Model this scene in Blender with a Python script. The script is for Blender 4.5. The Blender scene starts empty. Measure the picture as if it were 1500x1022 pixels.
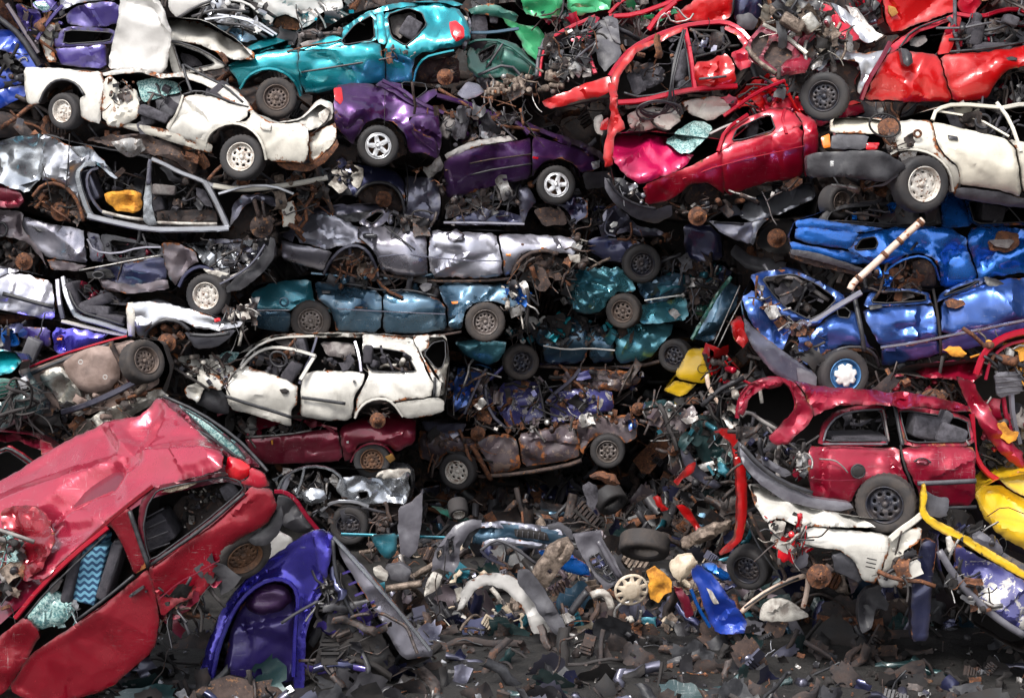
import bpy, bmesh, math, random
import numpy as np
from mathutils import Vector, Matrix, noise
from mathutils.geometry import delaunay_2d_cdt

# ---------------------------------------------------------------- camera, sky, sun, exposure
F = 2209.0            # focal length in photo pixels (photo 1500 x 1022)
CAM_H = 5.1
PITCH = math.radians(6.0)
SUN_EL, SUN_AZ = math.radians(52), math.radians(207)   # azimuth clockwise from +Y
sc = bpy.context.scene
C = sc.collection
cd = bpy.data.cameras.new('camera')
cam = bpy.data.objects.new('camera', cd)
C.objects.link(cam)
cam.location = (0, 0, CAM_H)
cam.rotation_euler = (math.radians(90) - PITCH, 0, 0)
cd.sensor_width = 36
cd.lens = 36 * F / 1500
cd.clip_end = 3000
sc.camera = cam
w = bpy.data.worlds.new('World')
sc.world = w
w.use_nodes = True
nt = w.node_tree
bg = nt.nodes['Background']
sky = nt.nodes.new('ShaderNodeTexSky')
sky.sky_type = 'NISHITA'
sky.sun_disc = False
sky.sun_elevation = SUN_EL
sky.sun_rotation = SUN_AZ
sky.air_density = 1.0
sky.dust_density = 3.0
sky.ozone_density = 1.0
hs = nt.nodes.new('ShaderNodeHueSaturation')
hs.inputs['Saturation'].default_value = 0.3
nt.links.new(sky.outputs[0], hs.inputs['Color'])
nt.links.new(hs.outputs[0], bg.inputs['Color'])
bg.inputs['Strength'].default_value = 0.15
sd = bpy.data.lights.new('sun', 'SUN')
sd.energy = 1.8
sd.angle = math.radians(15)
sd.color = (1.0, 0.96, 0.9)
sun = bpy.data.objects.new('sun', sd)
C.objects.link(sun)
sdir = Vector((math.sin(SUN_AZ) * math.cos(SUN_EL), math.cos(SUN_AZ) * math.cos(SUN_EL), math.sin(SUN_EL)))
sun.rotation_euler = sdir.to_track_quat('Z', 'Y').to_euler()
sun.location = (0, 0, 30)
vs = sc.view_settings
vs.view_transform = 'Standard'
vs.look = 'None'
vs.gamma = 1
vs.exposure = 0.85
sc.cycles.max_bounces = 5
sc.cycles.diffuse_bounces = 2
sc.cycles.glossy_bounces = 3

# ---------------------------------------------------------------- pixel -> point at a chosen distance
CP, SP = math.cos(PITCH), math.sin(PITCH)
def P(x, y, Y):
    a = (x - 750) / F
    b = -(y - 511) / F
    t = Y / (CP + b * SP)
    return Vector((a * t, Y, CAM_H + t * (b * CP - SP)))
CAMP = Vector((0, 0, CAM_H))

def T(s):
    if not isinstance(s, str):
        return [tuple(q) if len(q) == 3 else (q[0], q[1], 0.0) for q in s]
    out = []
    for t in s.split():
        v = [float(q) for q in t.split(',')]
        out.append((v[0], v[1], v[2] if len(v) > 2 else 0.0))
    return out

# ---------------------------------------------------------------- materials
class NT:
    def __init__(s, name):
        s.m = bpy.data.materials.new(name)
        s.m.use_nodes = True
        s.t = s.m.node_tree
        s.b = s.t.nodes['Principled BSDF']
    def n(s, typ, **kw):
        nd = s.t.nodes.new('ShaderNode' + typ)
        for k, v in kw.items():
            if k.startswith('_'):
                setattr(nd, k[1:], v)
            else:
                nd.inputs[k.replace('9', ' ')].default_value = v
        return nd
    def l(s, a, b):
        s.t.links.new(a, b)
    def setb(s, key, v):
        i = s.b.inputs[key]
        if hasattr(v, 'is_linked') or hasattr(v, 'links'):
            s.l(v, i)
        else:
            i.default_value = v
    def math(s, op, a, b=None, clamp=False):
        nd = s.t.nodes.new('ShaderNodeMath')
        nd.operation = op
        nd.use_clamp = clamp
        for i, v in enumerate((a, b)):
            if v is None: continue
            if isinstance(v, (int, float)): nd.inputs[i].default_value = v
            else: s.l(v, nd.inputs[i])
        return nd.outputs[0]
    def ramp(s, v, a, b, c=0.0, d=1.0):
        nd = s.t.nodes.new('ShaderNodeMapRange')
        s.l(v, nd.inputs[0])
        for i, q in enumerate((a, b, c, d)): nd.inputs[i + 1].default_value = q
        return nd.outputs[0]
    def mix(s, f, a, b):
        nd = s.t.nodes.new('ShaderNodeMix')
        nd.data_type = 'RGBA'
        for i, v in ((0, f), (6, a), (7, b)):
            if isinstance(v, (int, float)): nd.inputs[i].default_value = v
            elif isinstance(v, tuple): nd.inputs[i].default_value = (*v[:3], 1)
            else: s.l(v, nd.inputs[i])
        return nd.outputs[2]
    def coord(s):
        tc = s.n('TexCoord')
        oi = s.n('ObjectInfo')
        m = s.math('MULTIPLY', oi.outputs['Random'], 31.0)
        va = s.n('VectorMath', _operation='ADD')
        s.l(tc.outputs['Object'], va.inputs[0]); s.l(m, va.inputs[1])
        return va.outputs[0]
    def noise(s, co, sc_, det=4, rough=.6, dist=0.0, typ='FBM', map_=None):
        nd = s.n('TexNoise', Scale=sc_, Detail=det, Roughness=rough, Distortion=dist)
        if typ != 'FBM':
            nd.noise_type = typ
            nd.normalize = True
        if map_:
            mp = s.n('Mapping', Scale=map_[0], Rotation=map_[1])
            s.l(co, mp.inputs['Vector']); co = mp.outputs[0]
        s.l(co, nd.inputs['Vector'])
        return nd.outputs[0]

RUST = (0.16, 0.055, 0.02)
def paint(name, col, metal=.35, rough=.3, rust=.3, dirt=.4, scr=.4, flake=None, coat=.9, bump=1.0):
    g = NT(name)
    co = g.coord()
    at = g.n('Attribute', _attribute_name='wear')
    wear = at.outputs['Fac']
    rn = g.noise(co, 3.2, 9, .68, .3)
    rw = g.math('ADD', rn, g.math('MULTIPLY', wear, .17))
    th = .80 - .20 * rust
    rf = g.ramp(rw, th, th + .035)
    dn = g.noise(co, 2.1, 8, .7)
    dirt *= 1.1
    df = g.math('MULTIPLY', g.math('MAXIMUM', g.math('MULTIPLY', g.ramp(dn, .40, .66), .85), g.ramp(g.noise(co, 9, 9, .75, .5), .53, .72)), dirt)
    s1 = g.noise(co, 4, 4, .6, 1.4, map_=((1, 1, 24), (.2, .6, .2)))
    s2 = g.noise(co, 5, 4, .6, 1.6, map_=((20, 1, 1.2), (.5, -.5, .3)))
    sm = g.math('MAXIMUM', g.ramp(s1, .71 - .07 * scr, .73 - .07 * scr), g.ramp(s2, .71 - .06 * scr, .725 - .06 * scr))
    gate = g.ramp(g.noise(co, 1.9, 5, .7), .50, .62)
    sf = g.math('MULTIPLY', sm, gate)
    fade = g.noise(co, 1.1, 5, .6)
    pale = tuple(min(1, c * .75 + .10) for c in col)
    dk = tuple(c * .78 for c in col)
    base = g.mix(g.ramp(fade, .35, .65), dk, col)
    if flake:
        fn = g.noise(co, 4.5, 8, .7, .5)
        base = g.mix(g.ramp(fn, .56, .575), base, flake)
    base = g.mix(g.math('MULTIPLY', sf, .75), base, tuple(c * .4 + .38 for c in col) if max(col) < .68 or min(col) < .3 else (.16, .12, .10))
    base = g.mix(df, base, tuple(c * .35 + q for c, q in zip(col, (.055, .045, .038))))
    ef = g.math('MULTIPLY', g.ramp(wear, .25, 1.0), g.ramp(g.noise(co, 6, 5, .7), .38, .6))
    base = g.mix(g.math('MULTIPLY', ef, .8), base, (.035, .028, .025))  # paint mixed towards near-black along panel edges, in noise patches
    rc = g.mix(g.ramp(g.noise(co, 14, 5), .4, .6), (.05, .022, .014), (.30, .095, .025))
    base = g.mix(rf, base, rc)
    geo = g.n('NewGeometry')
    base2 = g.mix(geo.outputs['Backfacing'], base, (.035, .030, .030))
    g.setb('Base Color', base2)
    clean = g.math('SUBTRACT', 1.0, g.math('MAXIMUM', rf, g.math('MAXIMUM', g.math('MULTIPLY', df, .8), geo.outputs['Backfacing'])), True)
    g.setb('Metallic', g.math('MULTIPLY', clean, metal))
    g.setb('Roughness', g.ramp(clean, 0, 1, .8, rough))
    g.setb('Coat Weight', g.math('MULTIPLY', clean, coat))
    g.setb('Coat Roughness', .07)
    h = g.math('ADD', g.math('MULTIPLY', g.noise(co, 3.4, 3, .5, .8, 'RIDGED_MULTIFRACTAL'), 1.0), g.math('MULTIPLY', g.noise(co, 15, 4), .22))
    h = g.math('ADD', h, g.math('MULTIPLY', rf, .05))
    bp = g.n('Bump', Strength=.4 * bump, Distance=.02)
    g.l(h, bp.inputs['Height'])
    g.l(bp.outputs[0], g.b.inputs['Normal'])
    return g.m

def plain(name, col, col2=None, scale=6, rough=.6, metal=0, bump=.3, lo=.4, hi=.6, coat=0, col3=None):
    g = NT(name)
    co = g.coord()
    n1 = g.noise(co, scale, 7, .65, .3)
    base = g.mix(g.ramp(n1, lo, hi), col, col2 or tuple(c * .55 for c in col))
    if col3:
        base = g.mix(g.ramp(g.noise(co, scale * 2.3, 6, .7), .58, .62), base, col3)
    g.setb('Base Color', base)
    g.setb('Roughness', g.ramp(n1, .3, .7, rough * .8, min(1, rough * 1.2)))
    g.setb('Metallic', metal)
    g.setb('Coat Weight', coat)
    bp = g.n('Bump', Strength=bump, Distance=.01)
    g.l(g.noise(co, scale * 3, 5, .65), bp.inputs['Height'])
    g.l(bp.outputs[0], g.b.inputs['Normal'])
    return g.m

M = {}
def mats():
    M['mech'] = plain('greasy metal', (.030, .025, .025), (.10, .08, .075), 9, .55, .35, .8, col3=(.13, .05, .025))
    M['rust'] = plain('rusty iron', (.17, .065, .03), (.06, .03, .022), 12, .85, .1, .9, col3=(.33, .13, .045))
    M['brown'] = plain('dusty brown steel', (.075, .048, .04), (.03, .022, .022), 7, .8, .1, .8, col3=(.2, .1, .05))
    M['alu'] = plain('dull aluminium', (.42, .41, .40), (.22, .2, .19), 8, .45, .7, .6, col3=(.12, .09, .07))
    M['cast'] = plain('cast gearbox metal', (.27, .21, .17), (.10, .075, .06), 14, .6, .45, 1.0)
    M['galv'] = plain('heat shield metal', (.55, .52, .47), (.3, .27, .23), 7, .35, .8, .8)
    M['plastic'] = plain('black plastic', (.022, .021, .025), (.045, .043, .048), 5, .42, 0, .35, .4, .65)
    M['greyplastic'] = plain('grey plastic', (.085, .083, .095), (.045, .043, .05), 5, .5, 0, .4, .4, .65)
    M['bumpergrey'] = plain('dusty bumper plastic', (.15, .145, .165), (.07, .065, .08), 3, .4, 0, .4, .35, .65, .2)
    M['rubber'] = plain('tyre rubber', (.020, .019, .021), (.042, .036, .035), 5, .75, 0, .5, .4, .7)
    M['rubberdust'] = plain('dusty tyre rubber', (.030, .026, .026), (.075, .060, .052), 6, .85, 0, .5, .4, .7)
    M['seal'] = plain('rubber seal', (.018, .018, .021), (.04, .04, .045), 10, .5, 0, .3)
    M['fabric'] = plain('grey seat fabric', (.085, .08, .095), (.045, .042, .05), 14, .95, 0, .7)
    M['fabricdark'] = plain('dark seat fabric', (.03, .028, .036), (.055, .05, .06), 14, .95, 0, .7)
    M['liner'] = plain('dirty headliner', (.26, .24, .23), (.12, .10, .10), 5, .9, 0, .6)
    M['orange'] = plain('orange seat cloth', (.75, .33, .03), (.35, .14, .02), 7, .9, 0, .8)
    M['steelw'] = plain('white painted steel rim', (.62, .58, .53), (.30, .24, .2), 10, .5, .3, .5, .5, .68, col3=(.2, .08, .04))
    M['steeld'] = plain('dirty dark steel rim', (.09, .07, .065), (.16, .12, .10), 9, .6, .4, .5)
    M['steelg'] = plain('grey steel rim', (.22, .19, .18), (.11, .09, .08), 9, .5, .5, .5)
    M['steelr'] = plain('rusty steel rim', (.20, .10, .055), (.09, .055, .04), 9, .7, .3, .6)
    M['steelk'] = plain('black steel rim', (.025, .027, .04), (.06, .05, .05), 9, .45, .3, .4)
    M['alloy'] = plain('silver alloy rim', (.72, .72, .74), (.5, .48, .47), 5, .3, .6, .15, .5, .75)
    M['trim'] = plain('silver plastic wheel trim', (.78, .78, .76), (.5, .48, .45), 5, .35, .2, .2, .5, .75)
    M['cream'] = plain('cream hubcap plastic', (.62, .52, .40), (.35, .26, .18), 9, .55, 0, .4, .45, .7)
    M['bluerim'] = plain('blue painted rim', (.08, .25, .5), (.05, .14, .3), 8, .4, .3, .4)
    M['glass'] = plain('crazed teal glass', (.08, .22, .23), (.40, .58, .55), 40, .15, 0, 1.0, .45, .55, coat=1)
    M['redlens'] = plain('red lamp lens', (.65, .01, .015), (.4, .0, .01), 4, .15, 0, .2, coat=1)
    M['orangelens'] = plain('orange lamp lens', (.85, .25, .02), (.7, .15, .01), 4, .2, 0, .2, coat=1)
    M['clearlens'] = plain('grey lamp lens', (.5, .5, .52), (.25, .25, .28), 9, .12, .4, .4, coat=1)
    M['black'] = plain('deep black steel', (.010, .009, .010), (.022, .018, .017), 4, .8, 0, .6)
    M['under'] = plain('underseal', (.020, .017, .019), (.055, .040, .036), 5, .85, 0, .8, col3=(.09, .045, .03))
    M['underpan'] = plain('dusty floor pan', (.32, .235, .205), (.18, .125, .105), 4, .8, .1, .8, .35, .65)
    M['cream2'] = plain('cream painted pipe', (.72, .55, .45), (.5, .36, .28), 6, .55, 0, .5, .4, .7, col3=(.28, .08, .03))
    M['cloth'] = plain('ochre cloth', (.45, .24, .06), (.25, .12, .03), 6, .95, 0, .8)
    M['whitebit'] = plain('dirty white plastic', (.55, .52, .47), (.2, .17, .15), 7, .6, 0, .5, .4, .6)
mats()

# ---------------------------------------------------------------- mesh helpers
def h2(i, j, s):
    n = (i * 374761393 + j * 668265263 + s * 974634777) & 0xffffffff
    n = ((n ^ (n >> 13)) * 1274126177) & 0xffffffff
    return ((n ^ (n >> 16)) & 0xffff) / 65535.0 - .5
def facet(u, v, s):
    """piecewise flat field: creased sheet metal, folds run straight between random knots"""
    k = (u + v) * .366025
    a, b = u + k, v + k
    i, j = math.floor(a), math.floor(b)
    x, y = a - i, b - j
    A, D = h2(i, j, s), h2(i + 1, j + 1, s)
    if x > y: return A * (1 - x) + h2(i + 1, j, s) * (x - y) + D * y
    return A * (1 - y) + h2(i, j + 1, s) * (y - x) + D * x
def crumple(p, amp, s):
    if amp == 0: return 0
    si = int(s * 10)
    wv = noise.noise_vector(Vector((p.x * .9 + s, p.y * .9, p.z * .9))) * .5
    an = s * 1.7
    u0, v0 = p.x + .37 * p.y + wv.x, p.z * 1.15 + .61 * p.y + wv.z
    u, v = u0 * math.cos(an) - v0 * math.sin(an), u0 * math.sin(an) + v0 * math.cos(an)
    a = facet(u * 1.35, v * 1.9, si)
    b = facet(u * 3.5 + 3, v * 4.3, si + 7)
    c = facet(u * 11, v * 10 + 5, si + 13)
    g = max(.25, min(1.3, .75 + 1.6 * noise.noise(Vector((p.x * .8, p.z * .8 + s, p.y * .8)))))
    k = min(1.0, .15 + amp * 6.5)
    return amp * (2.3 * a + 0.9 * b * g * k + .2 * c * g * k)

def resample(pts, sp, closed=True):
    out = []
    n = len(pts)
    for i in range(n if closed else n - 1):
        a, b = pts[i], pts[(i + 1) % n]
        d = math.hypot(b[0] - a[0], b[1] - a[1])
        k = max(1, int(round(d / sp)))
        for j in range(k):
            t = j / k
            out.append(tuple(a[m] + (b[m] - a[m]) * t for m in range(3)))
    if not closed: out.append(pts[-1])
    return out

def chaikin(pts, closed=True, it=1):
    for _ in range(it):
        out = []
        n = len(pts)
        if not closed: out.append(pts[0])
        for i in range(n if closed else n - 1):
            a, b = pts[i], pts[(i + 1) % n]
            out.append(tuple(a[m] * .87 + b[m] * .13 for m in range(3)))
            out.append(tuple(a[m] * .13 + b[m] * .87 for m in range(3)))
        if not closed: out.append(pts[-1])
        pts = out
    return pts

def inside(x, y, poly):
    c = False
    j = len(poly) - 1
    for i in range(len(poly)):
        xi, yi, xj, yj = poly[i][0], poly[i][1], poly[j][0], poly[j][1]
        if (yi > y) != (yj > y) and x < (xj - xi) * (y - yi) / (yj - yi) + xi:
            c = not c
        j = i
    return c

def inset_loop(L, k):
    n = len(L)
    ar = sum(L[i][0] * L[(i + 1) % n][1] - L[(i + 1) % n][0] * L[i][1] for i in range(n))
    sg = 1 if ar > 0 else -1
    out = []
    for i in range(n):
        a, b = L[i - 1], L[(i + 1) % n]
        nx, ny = (b[1] - a[1]) * sg, -(b[0] - a[0]) * sg
        d = math.hypot(nx, ny) or 1
        out.append((L[i][0] - nx / d * k, L[i][1] - ny / d * k, L[i][2]))
    return out

def bdist(x, y, poly):
    m = 1e9
    j = len(poly) - 1
    for i in range(len(poly)):
        ax, ay, bx, by = poly[j][0], poly[j][1], poly[i][0], poly[i][1]
        dx, dy = bx - ax, by - ay
        L = dx * dx + dy * dy
        t = 0 if L == 0 else max(0, min(1, ((x - ax) * dx + (y - ay) * dy) / L))
        d = (x - ax - t * dx) ** 2 + (y - ay - t * dy) ** 2
        if d < m: m = d
        j = i
    return math.sqrt(m)

def np_in_dist(pts, poly, want_in=True):
    q = np.asarray(pts, float)
    p = np.asarray([(t[0], t[1]) for t in poly], float)
    a, b = np.roll(p, 1, axis=0), p
    X, Y = q[:, 0:1], q[:, 1:2]
    d = b - a
    L = (d ** 2).sum(1); L[L == 0] = 1e-9
    t = np.clip(((X - a[:, 0]) * d[:, 0] + (Y - a[:, 1]) * d[:, 1]) / L, 0, 1)
    dist = np.sqrt(((X - a[:, 0] - t * d[:, 0]) ** 2 + (Y - a[:, 1] - t * d[:, 1]) ** 2).min(1))
    dy = np.where(d[:, 1] == 0, 1e-12, d[:, 1])
    cr = ((a[:, 1] > Y) != (b[:, 1] > Y)) & (X < d[:, 0] * (Y - a[:, 1]) / dy + a[:, 0])
    return (cr.sum(1) % 2) == 1, dist

def tri2d(outer, holes, sp, rng):
    loops = [outer] + holes
    co, ed = [], []
    for L in loops:
        b = len(co)
        for q in L: co.append(Vector((q[0], q[1])))
        n = len(L)
        ed += [(b + i, b + (i + 1) % n) for i in range(n)]
    x0 = min(q[0] for q in outer); x1 = max(q[0] for q in outer)
    y0 = min(q[1] for q in outer); y1 = max(q[1] for q in outer)
    cand = []
    yy = y0 + sp * .5
    row = 0
    while yy < y1:
        xx = x0 + sp * (.5 if row % 2 else 0)
        while xx < x1:
            cand.append((xx + rng.uniform(-.28, .28) * sp, yy + rng.uniform(-.28, .28) * sp))
            xx += sp
        yy += sp * .87
        row += 1
    if cand:
        ok = np.ones(len(cand), bool)
        for k, L in enumerate(loops):
            i_, d_ = np_in_dist(cand, L)
            ok &= (i_ if k == 0 else ~i_) & (d_ > sp * .45)
        co += [Vector(c) for c, o in zip(cand, ok) if o]
    v, e, f, _, _, _ = delaunay_2d_cdt(co, ed, [], 0, 1e-4)
    if not f: return v, []
    cen = [(sum(v[i].x for i in t) / len(t), sum(v[i].y for i in t) / len(t)) for t in f]
    ok = np.ones(len(cen), bool)
    for k, L in enumerate(loops):
        i_, d_ = np_in_dist(cen, L)
        ok &= i_ if k == 0 else ~i_
    return v, [list(t) for t, o in zip(f, ok) if o]

def finish(bm, name, ms, parent=None, origin=None, smooth=True, wear=None):
    me = bpy.data.meshes.new(name)
    if origin is not None:
        bmesh.ops.translate(bm, verts=bm.verts, vec=-origin)
    bm.normal_update()
    bm.to_mesh(me)
    bm.free()
    for m in (ms if isinstance(ms, (list, tuple)) else [ms]):
        me.materials.append(m)
    if smooth:
        me.polygons.foreach_set('use_smooth', [True] * len(me.polygons))
    o = bpy.data.objects.new(name, me)
    C.objects.link(o)
    if parent is not None:
        o.parent = parent
    elif origin is not None:
        o.location = origin
    return o

def tag(o, label=None, cat=None, group=None, kind=None):
    if label: o['label'] = label
    if cat: o['category'] = cat
    if group: o['group'] = group
    if kind: o['kind'] = kind
    return o

def tube(bm, pts, r, seg=6, mi=0, flat=1.0, closed=False, cap=True):
    """round bar along 3-D points; flat < 1 squashes it in depth"""
    n = len(pts)
    rings = []
    up = Vector((0, 1, 0))
    for i in range(n):
        a = pts[(i - 1) % n] if (i > 0 or closed) else pts[0]
        b = pts[(i + 1) % n] if (i < n - 1 or closed) else pts[-1]
        t = b - a
        if t.length < 1e-6: t = Vector((1, 0, 0))
        t.normalize()
        s = t.cross(up)
        if s.length < .2: s = t.cross(Vector((1, 0, .3)))
        s.normalize()
        u = s.cross(t).normalized()
        rr = r[i] if isinstance(r, (list, tuple)) else r
        rings.append([bm.verts.new(pts[i] + s * (math.cos(k * math.tau / seg + .4) * rr) + u * (math.sin(k * math.tau / seg + .4) * rr * flat)) for k in range(seg)])
    for i in range(n if closed else n - 1):
        A, B = rings[i], rings[(i + 1) % n]
        for k in range(seg):
            f = bm.faces.new((A[k], A[(k + 1) % seg], B[(k + 1) % seg], B[k]))
            f.material_index = mi
    if cap and not closed:
        for R in (rings[0][::-1], rings[-1]):
            f = bm.faces.new(R); f.material_index = mi
    return rings

def smoothline(pts, it=2):
    for _ in range(it):
        o = [pts[0]]
        for a, b in zip(pts, pts[1:]):
            o += [a * .75 + b * .25, a * .25 + b * .75]
        o.append(pts[-1])
        pts = o
    return pts

def box(bm, mat4, sx, sy, sz, mi=0, bev=0, seg=1):
    r = bmesh.ops.create_cube(bm, size=1, matrix=mat4 @ Matrix.Diagonal((sx, sy, sz, 1)))
    fs = set(f for v in r['verts'] for f in v.link_faces)
    if bev:
        es = list(set(e for v in r['verts'] for e in v.link_edges))
        q = bmesh.ops.bevel(bm, geom=es, offset=bev, segments=seg, affect='EDGES', profile=.5)
        fs = set(q['faces']) | set(f for f in fs if f.is_valid)
    for f in fs:
        if f.is_valid: f.material_index = mi

def lathe(bm, prof, mat4, seg=32, mi=0, jit=None):
    """prof: list of (radius, axial) ; axis = local Y; front is -Y"""
    rings = []
    for j, (r, a) in enumerate(prof):
        ring = []
        for k in range(seg):
            an = k * math.tau / seg
            rr = r + (jit(j, k) if jit else 0)
            ring.append(bm.verts.new(mat4 @ Vector((math.cos(an) * rr, a, math.sin(an) * rr))))
        rings.append(ring)
    for A, B in zip(rings, rings[1:]):
        for k in range(seg):
            f = bm.faces.new((A[k], B[k], B[(k + 1) % seg], A[(k + 1) % seg]))
            f.material_index = mi
    return rings

def disc_holes(bm, R, holes, yfun, mat4, mi=0, sp=None, skirt=.02):
    outer = [(R * math.cos(a * math.tau / 40), R * math.sin(a * math.tau / 40), 0) for a in range(40)]
    rng = random.Random(3)
    v, tr = tri2d(outer, holes, sp or R / 5, rng)
    vv = [bm.verts.new(mat4 @ Vector((q.x, yfun(math.hypot(q.x, q.y)), q.y))) for q in v]
    fs = []
    for t in tr:
        try:
            f = bm.faces.new([vv[i] for i in t]); f.material_index = mi; fs.append(f)
        except ValueError: pass
    bnd = [e for f in fs for e in f.edges if len(e.link_faces) == 1]
    ex = bmesh.ops.extrude_edge_only(bm, edges=list(set(bnd)))
    d = (mat4.to_3x3() @ Vector((0, 1, 0))) * skirt
    for g in ex['geom']:
        if isinstance(g, bmesh.types.BMVert): g.co += d
        if isinstance(g, bmesh.types.BMFace): g.material_index = mi
    bmesh.ops.delete(bm, geom=[x for x in vv if x.is_valid and not x.link_faces], context='VERTS')

def circ(cx, cy, r, n=12, sq=1, an=0):
    out = []
    for k in range(n):
        x, y = r * math.cos(k * math.tau / n), r * sq * math.sin(k * math.tau / n)
        out.append((cx + x * math.cos(an) - y * math.sin(an), cy + x * math.sin(an) + y * math.cos(an), 0))
    return out

def wedge(r0, r1, a0, a1, n=4):
    return [(r1 * math.cos(a0 + (a1 - a0) * k / n), r1 * math.sin(a0 + (a1 - a0) * k / n), 0) for k in range(n + 1)] + \
           [(r0 * math.cos(a1 + (a0 - a1) * .5), r0 * math.sin(a1 + (a0 - a1) * .5), 0)]

ALLC = []
SUBS = set('handle handle_grip handle_rim handle_hole door_handle lock fuel_flap fuel_hole fuel_hole_rim filler_ring scuff rust_patch vent_slot peeled_patch scrape grille_bar plate_rib door_rib drain_plug well_rib tow_ball side_moulding door_moulding bumper_strip bumper_rub_strip bumper_edge bumper_insert repeater clip indicator plate seat_rib rear_wiper door_crease body_crease window_rubber lower_seam scratch_rail speaker_ring slat filler_cap'.split())
class Car:
    """one wreck: an Empty at its base that carries every part traced at the wreck's own distance"""
    def __init__(s, name, label, cat, Y, col, outline=None, axis=None, ky=0.0, kz=0.0, V=None, cr=.05, group=None, W=1.45, root=None, back=True, shell='body_shell', hullmat=None, inset=1.6):
        s.inset = inset
        s.Y, s.ky, s.kz, s.col, s.cr = Y, ky, kz, col, cr
        s.rng = random.Random(hash_(label))
        s.seed = s.rng.uniform(0, 40)
        pts = T(outline) if outline else [(root[0], root[1], 0)]
        s.cx = sum(q[0] for q in pts) / len(pts); s.cy = max(q[1] for q in pts)
        s.ym = sum(q[1] for q in pts) / len(pts)
        s.axis = axis
        s.org = P(s.cx, s.cy, s.yy(s.cx, s.cy))
        s.root = bpy.data.objects.new(name, None)
        s.root.empty_display_size = .2
        C.objects.link(s.root)
        s.root.location = s.org
        tag(s.root, label, cat, group or ('crushed vehicles stacked in the scrap heap' if outline else None))
        if V is None:
            d = (P(s.cx, s.ym, Y) - CAMP).normalized()
            V = Vector((d.x * .6, 1, d.z * .75 if d.z < 0 else d.z * .6)).normalized() * W
        s.V = Vector(V)
        s.plist = []
        if outline: s.hull(pts, back, shell, hullmat)
        ALLC.append(s)
    def host(s, name, pts, obj):
        """small fittings belong to the panel they sit on"""
        if name not in SUBS: return
        cx = sum(q[0] for q in pts) / len(pts); cy = sum(q[1] for q in pts) / len(pts)
        for o, poly in s.plist:
            if inside(cx, cy, poly):
                obj.parent = o
                return
    def yy(s, x, y):
        return s.Y + (x - s.cx) * s.ky + (y - s.cy) * s.kz
    def form(s, x, y):
        if not s.axis: return 0.0
        x0, y0, x1, y1, h = s.axis
        dx, dy = x1 - x0, y1 - y0
        L = math.hypot(dx, dy)
        v = -((x - x0) * -dy + (y - y0) * dx) / L / h
        if dx < 0: v = -v
        if v < 0: return .12 * v * v
        if v < 1: return .19 * v * v
        return .19 + .22 * min(v - 1, 2)
    def pt(s, x, y, d=0.0, form=True):
        return P(x, y, s.yy(x, y) + d + (s.form(x, y) if form else 0))
    def hull(s, pts, back, shell, hullmat=None):
        pts = chaikin(pts)
        rs = resample(pts, 8)
        n = len(rs)
        mx = sum(q[0] for q in rs) / n; my = sum(q[1] for q in rs) / n
        area = sum(rs[i][0] * rs[(i + 1) % n][1] - rs[(i + 1) % n][0] * rs[i][1] for i in range(n))
        sg = 1 if area > 0 else -1
        bm = bmesh.new()
        R = 9
        rings = []
        for j in range(R + 1):
            t = j / R
            ring = []
            for i, q in enumerate(rs):
                a, b = rs[i - 1], rs[(i + 1) % n]
                nx, ny = (b[1] - a[1]) * sg, -(b[0] - a[0]) * sg
                L = math.hypot(nx, ny) or 1
                nx, ny = nx / L, ny / L
                p = s.pt(q[0] - nx * s.inset, q[1] - ny * s.inset, .05) + s.V * t
                out = Vector((nx, 0, -ny))
                k = min(1, t * 3)
                p += out * (crumple(p, s.cr * 1.1, s.seed + 3) * k - .05 * t * t)
                ring.append(bm.verts.new(p))
            rings.append(ring)
        cen = sum((v.co for v in rings[4]), Vector()) / n
        side = []
        for A, B in zip(rings, rings[1:]):
            for i in range(n):
                side.append(bm.faces.new((A[i], A[(i + 1) % n], B[(i + 1) % n], B[i])))
        bm.normal_update()
        if sum(f.normal.dot(f.calc_center_median() - cen) * f.calc_area() for f in side) < 0:
            bmesh.ops.reverse_faces(bm, faces=side)
            bm.normal_update()
        for f in side:
            if f.normal.z < -.35: f.material_index = 1
        if back:
            rr = rings[-1]
            v, tr = tri2d([(q[0], q[1], 0) for q in rs], [], 26, s.rng)
            vv = []
            for k, q in enumerate(v):
                if k < n: vv.append(rr[k])
                else: vv.append(bm.verts.new(s.pt(q.x, q.y, .05) + s.V))
            for t in tr:
                try: bm.faces.new([vv[i] for i in t])
                except ValueError: pass
        for e in bm.edges:
            if len(e.link_faces) == 2 and e.calc_face_angle(0) > .5: e.smooth = False
        s.shell = finish(bm, shell, [M[hullmat or s.col], M['under']], s.root, s.org)
    def panel(s, name, pts, mat=None, holes=(), d=0.0, cr=None, par=None, sp=None, rnd=.010, sk=.04, seal=True, form=True, label=None, soft=1, edgex=1.0, lin=None, rag=1.0, shrink=.75, folds=()):
        pts = T(pts)
        if soft: pts = chaikin(pts, it=soft)
        cr = s.cr if cr is None else cr
        hs = [chaikin(T(h), it=1) for h in holes]
        xs = [q[0] for q in pts]; ys = [q[1] for q in pts]
        big = max(max(xs) - min(xs), max(ys) - min(ys))
        small = min(max(xs) - min(xs), max(ys) - min(ys))
        sp = sp or max(2.4, min(4.6, small / 5))
        sc_ = F / s.yy(s.cx, s.cy)
        ctrl = [q for q in pts if True]
        usez = any(abs(q[2]) > 1e-5 for q in pts)
        outer = resample(pts, sp)
        if rag and cr > 0:
            ra = rag * min(1.3, .35 + cr * 9)
            outer = [(q[0] + ra * noise.noise(Vector((q[0] * .11, q[1] * .11, s.seed))) * 2.4, q[1] + ra * noise.noise(Vector((q[0] * .11, q[1] * .11, s.seed + 9))) * 2.4, q[2]) for q in outer]
        if shrink:
            outer = inset_loop(outer, shrink)
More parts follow.
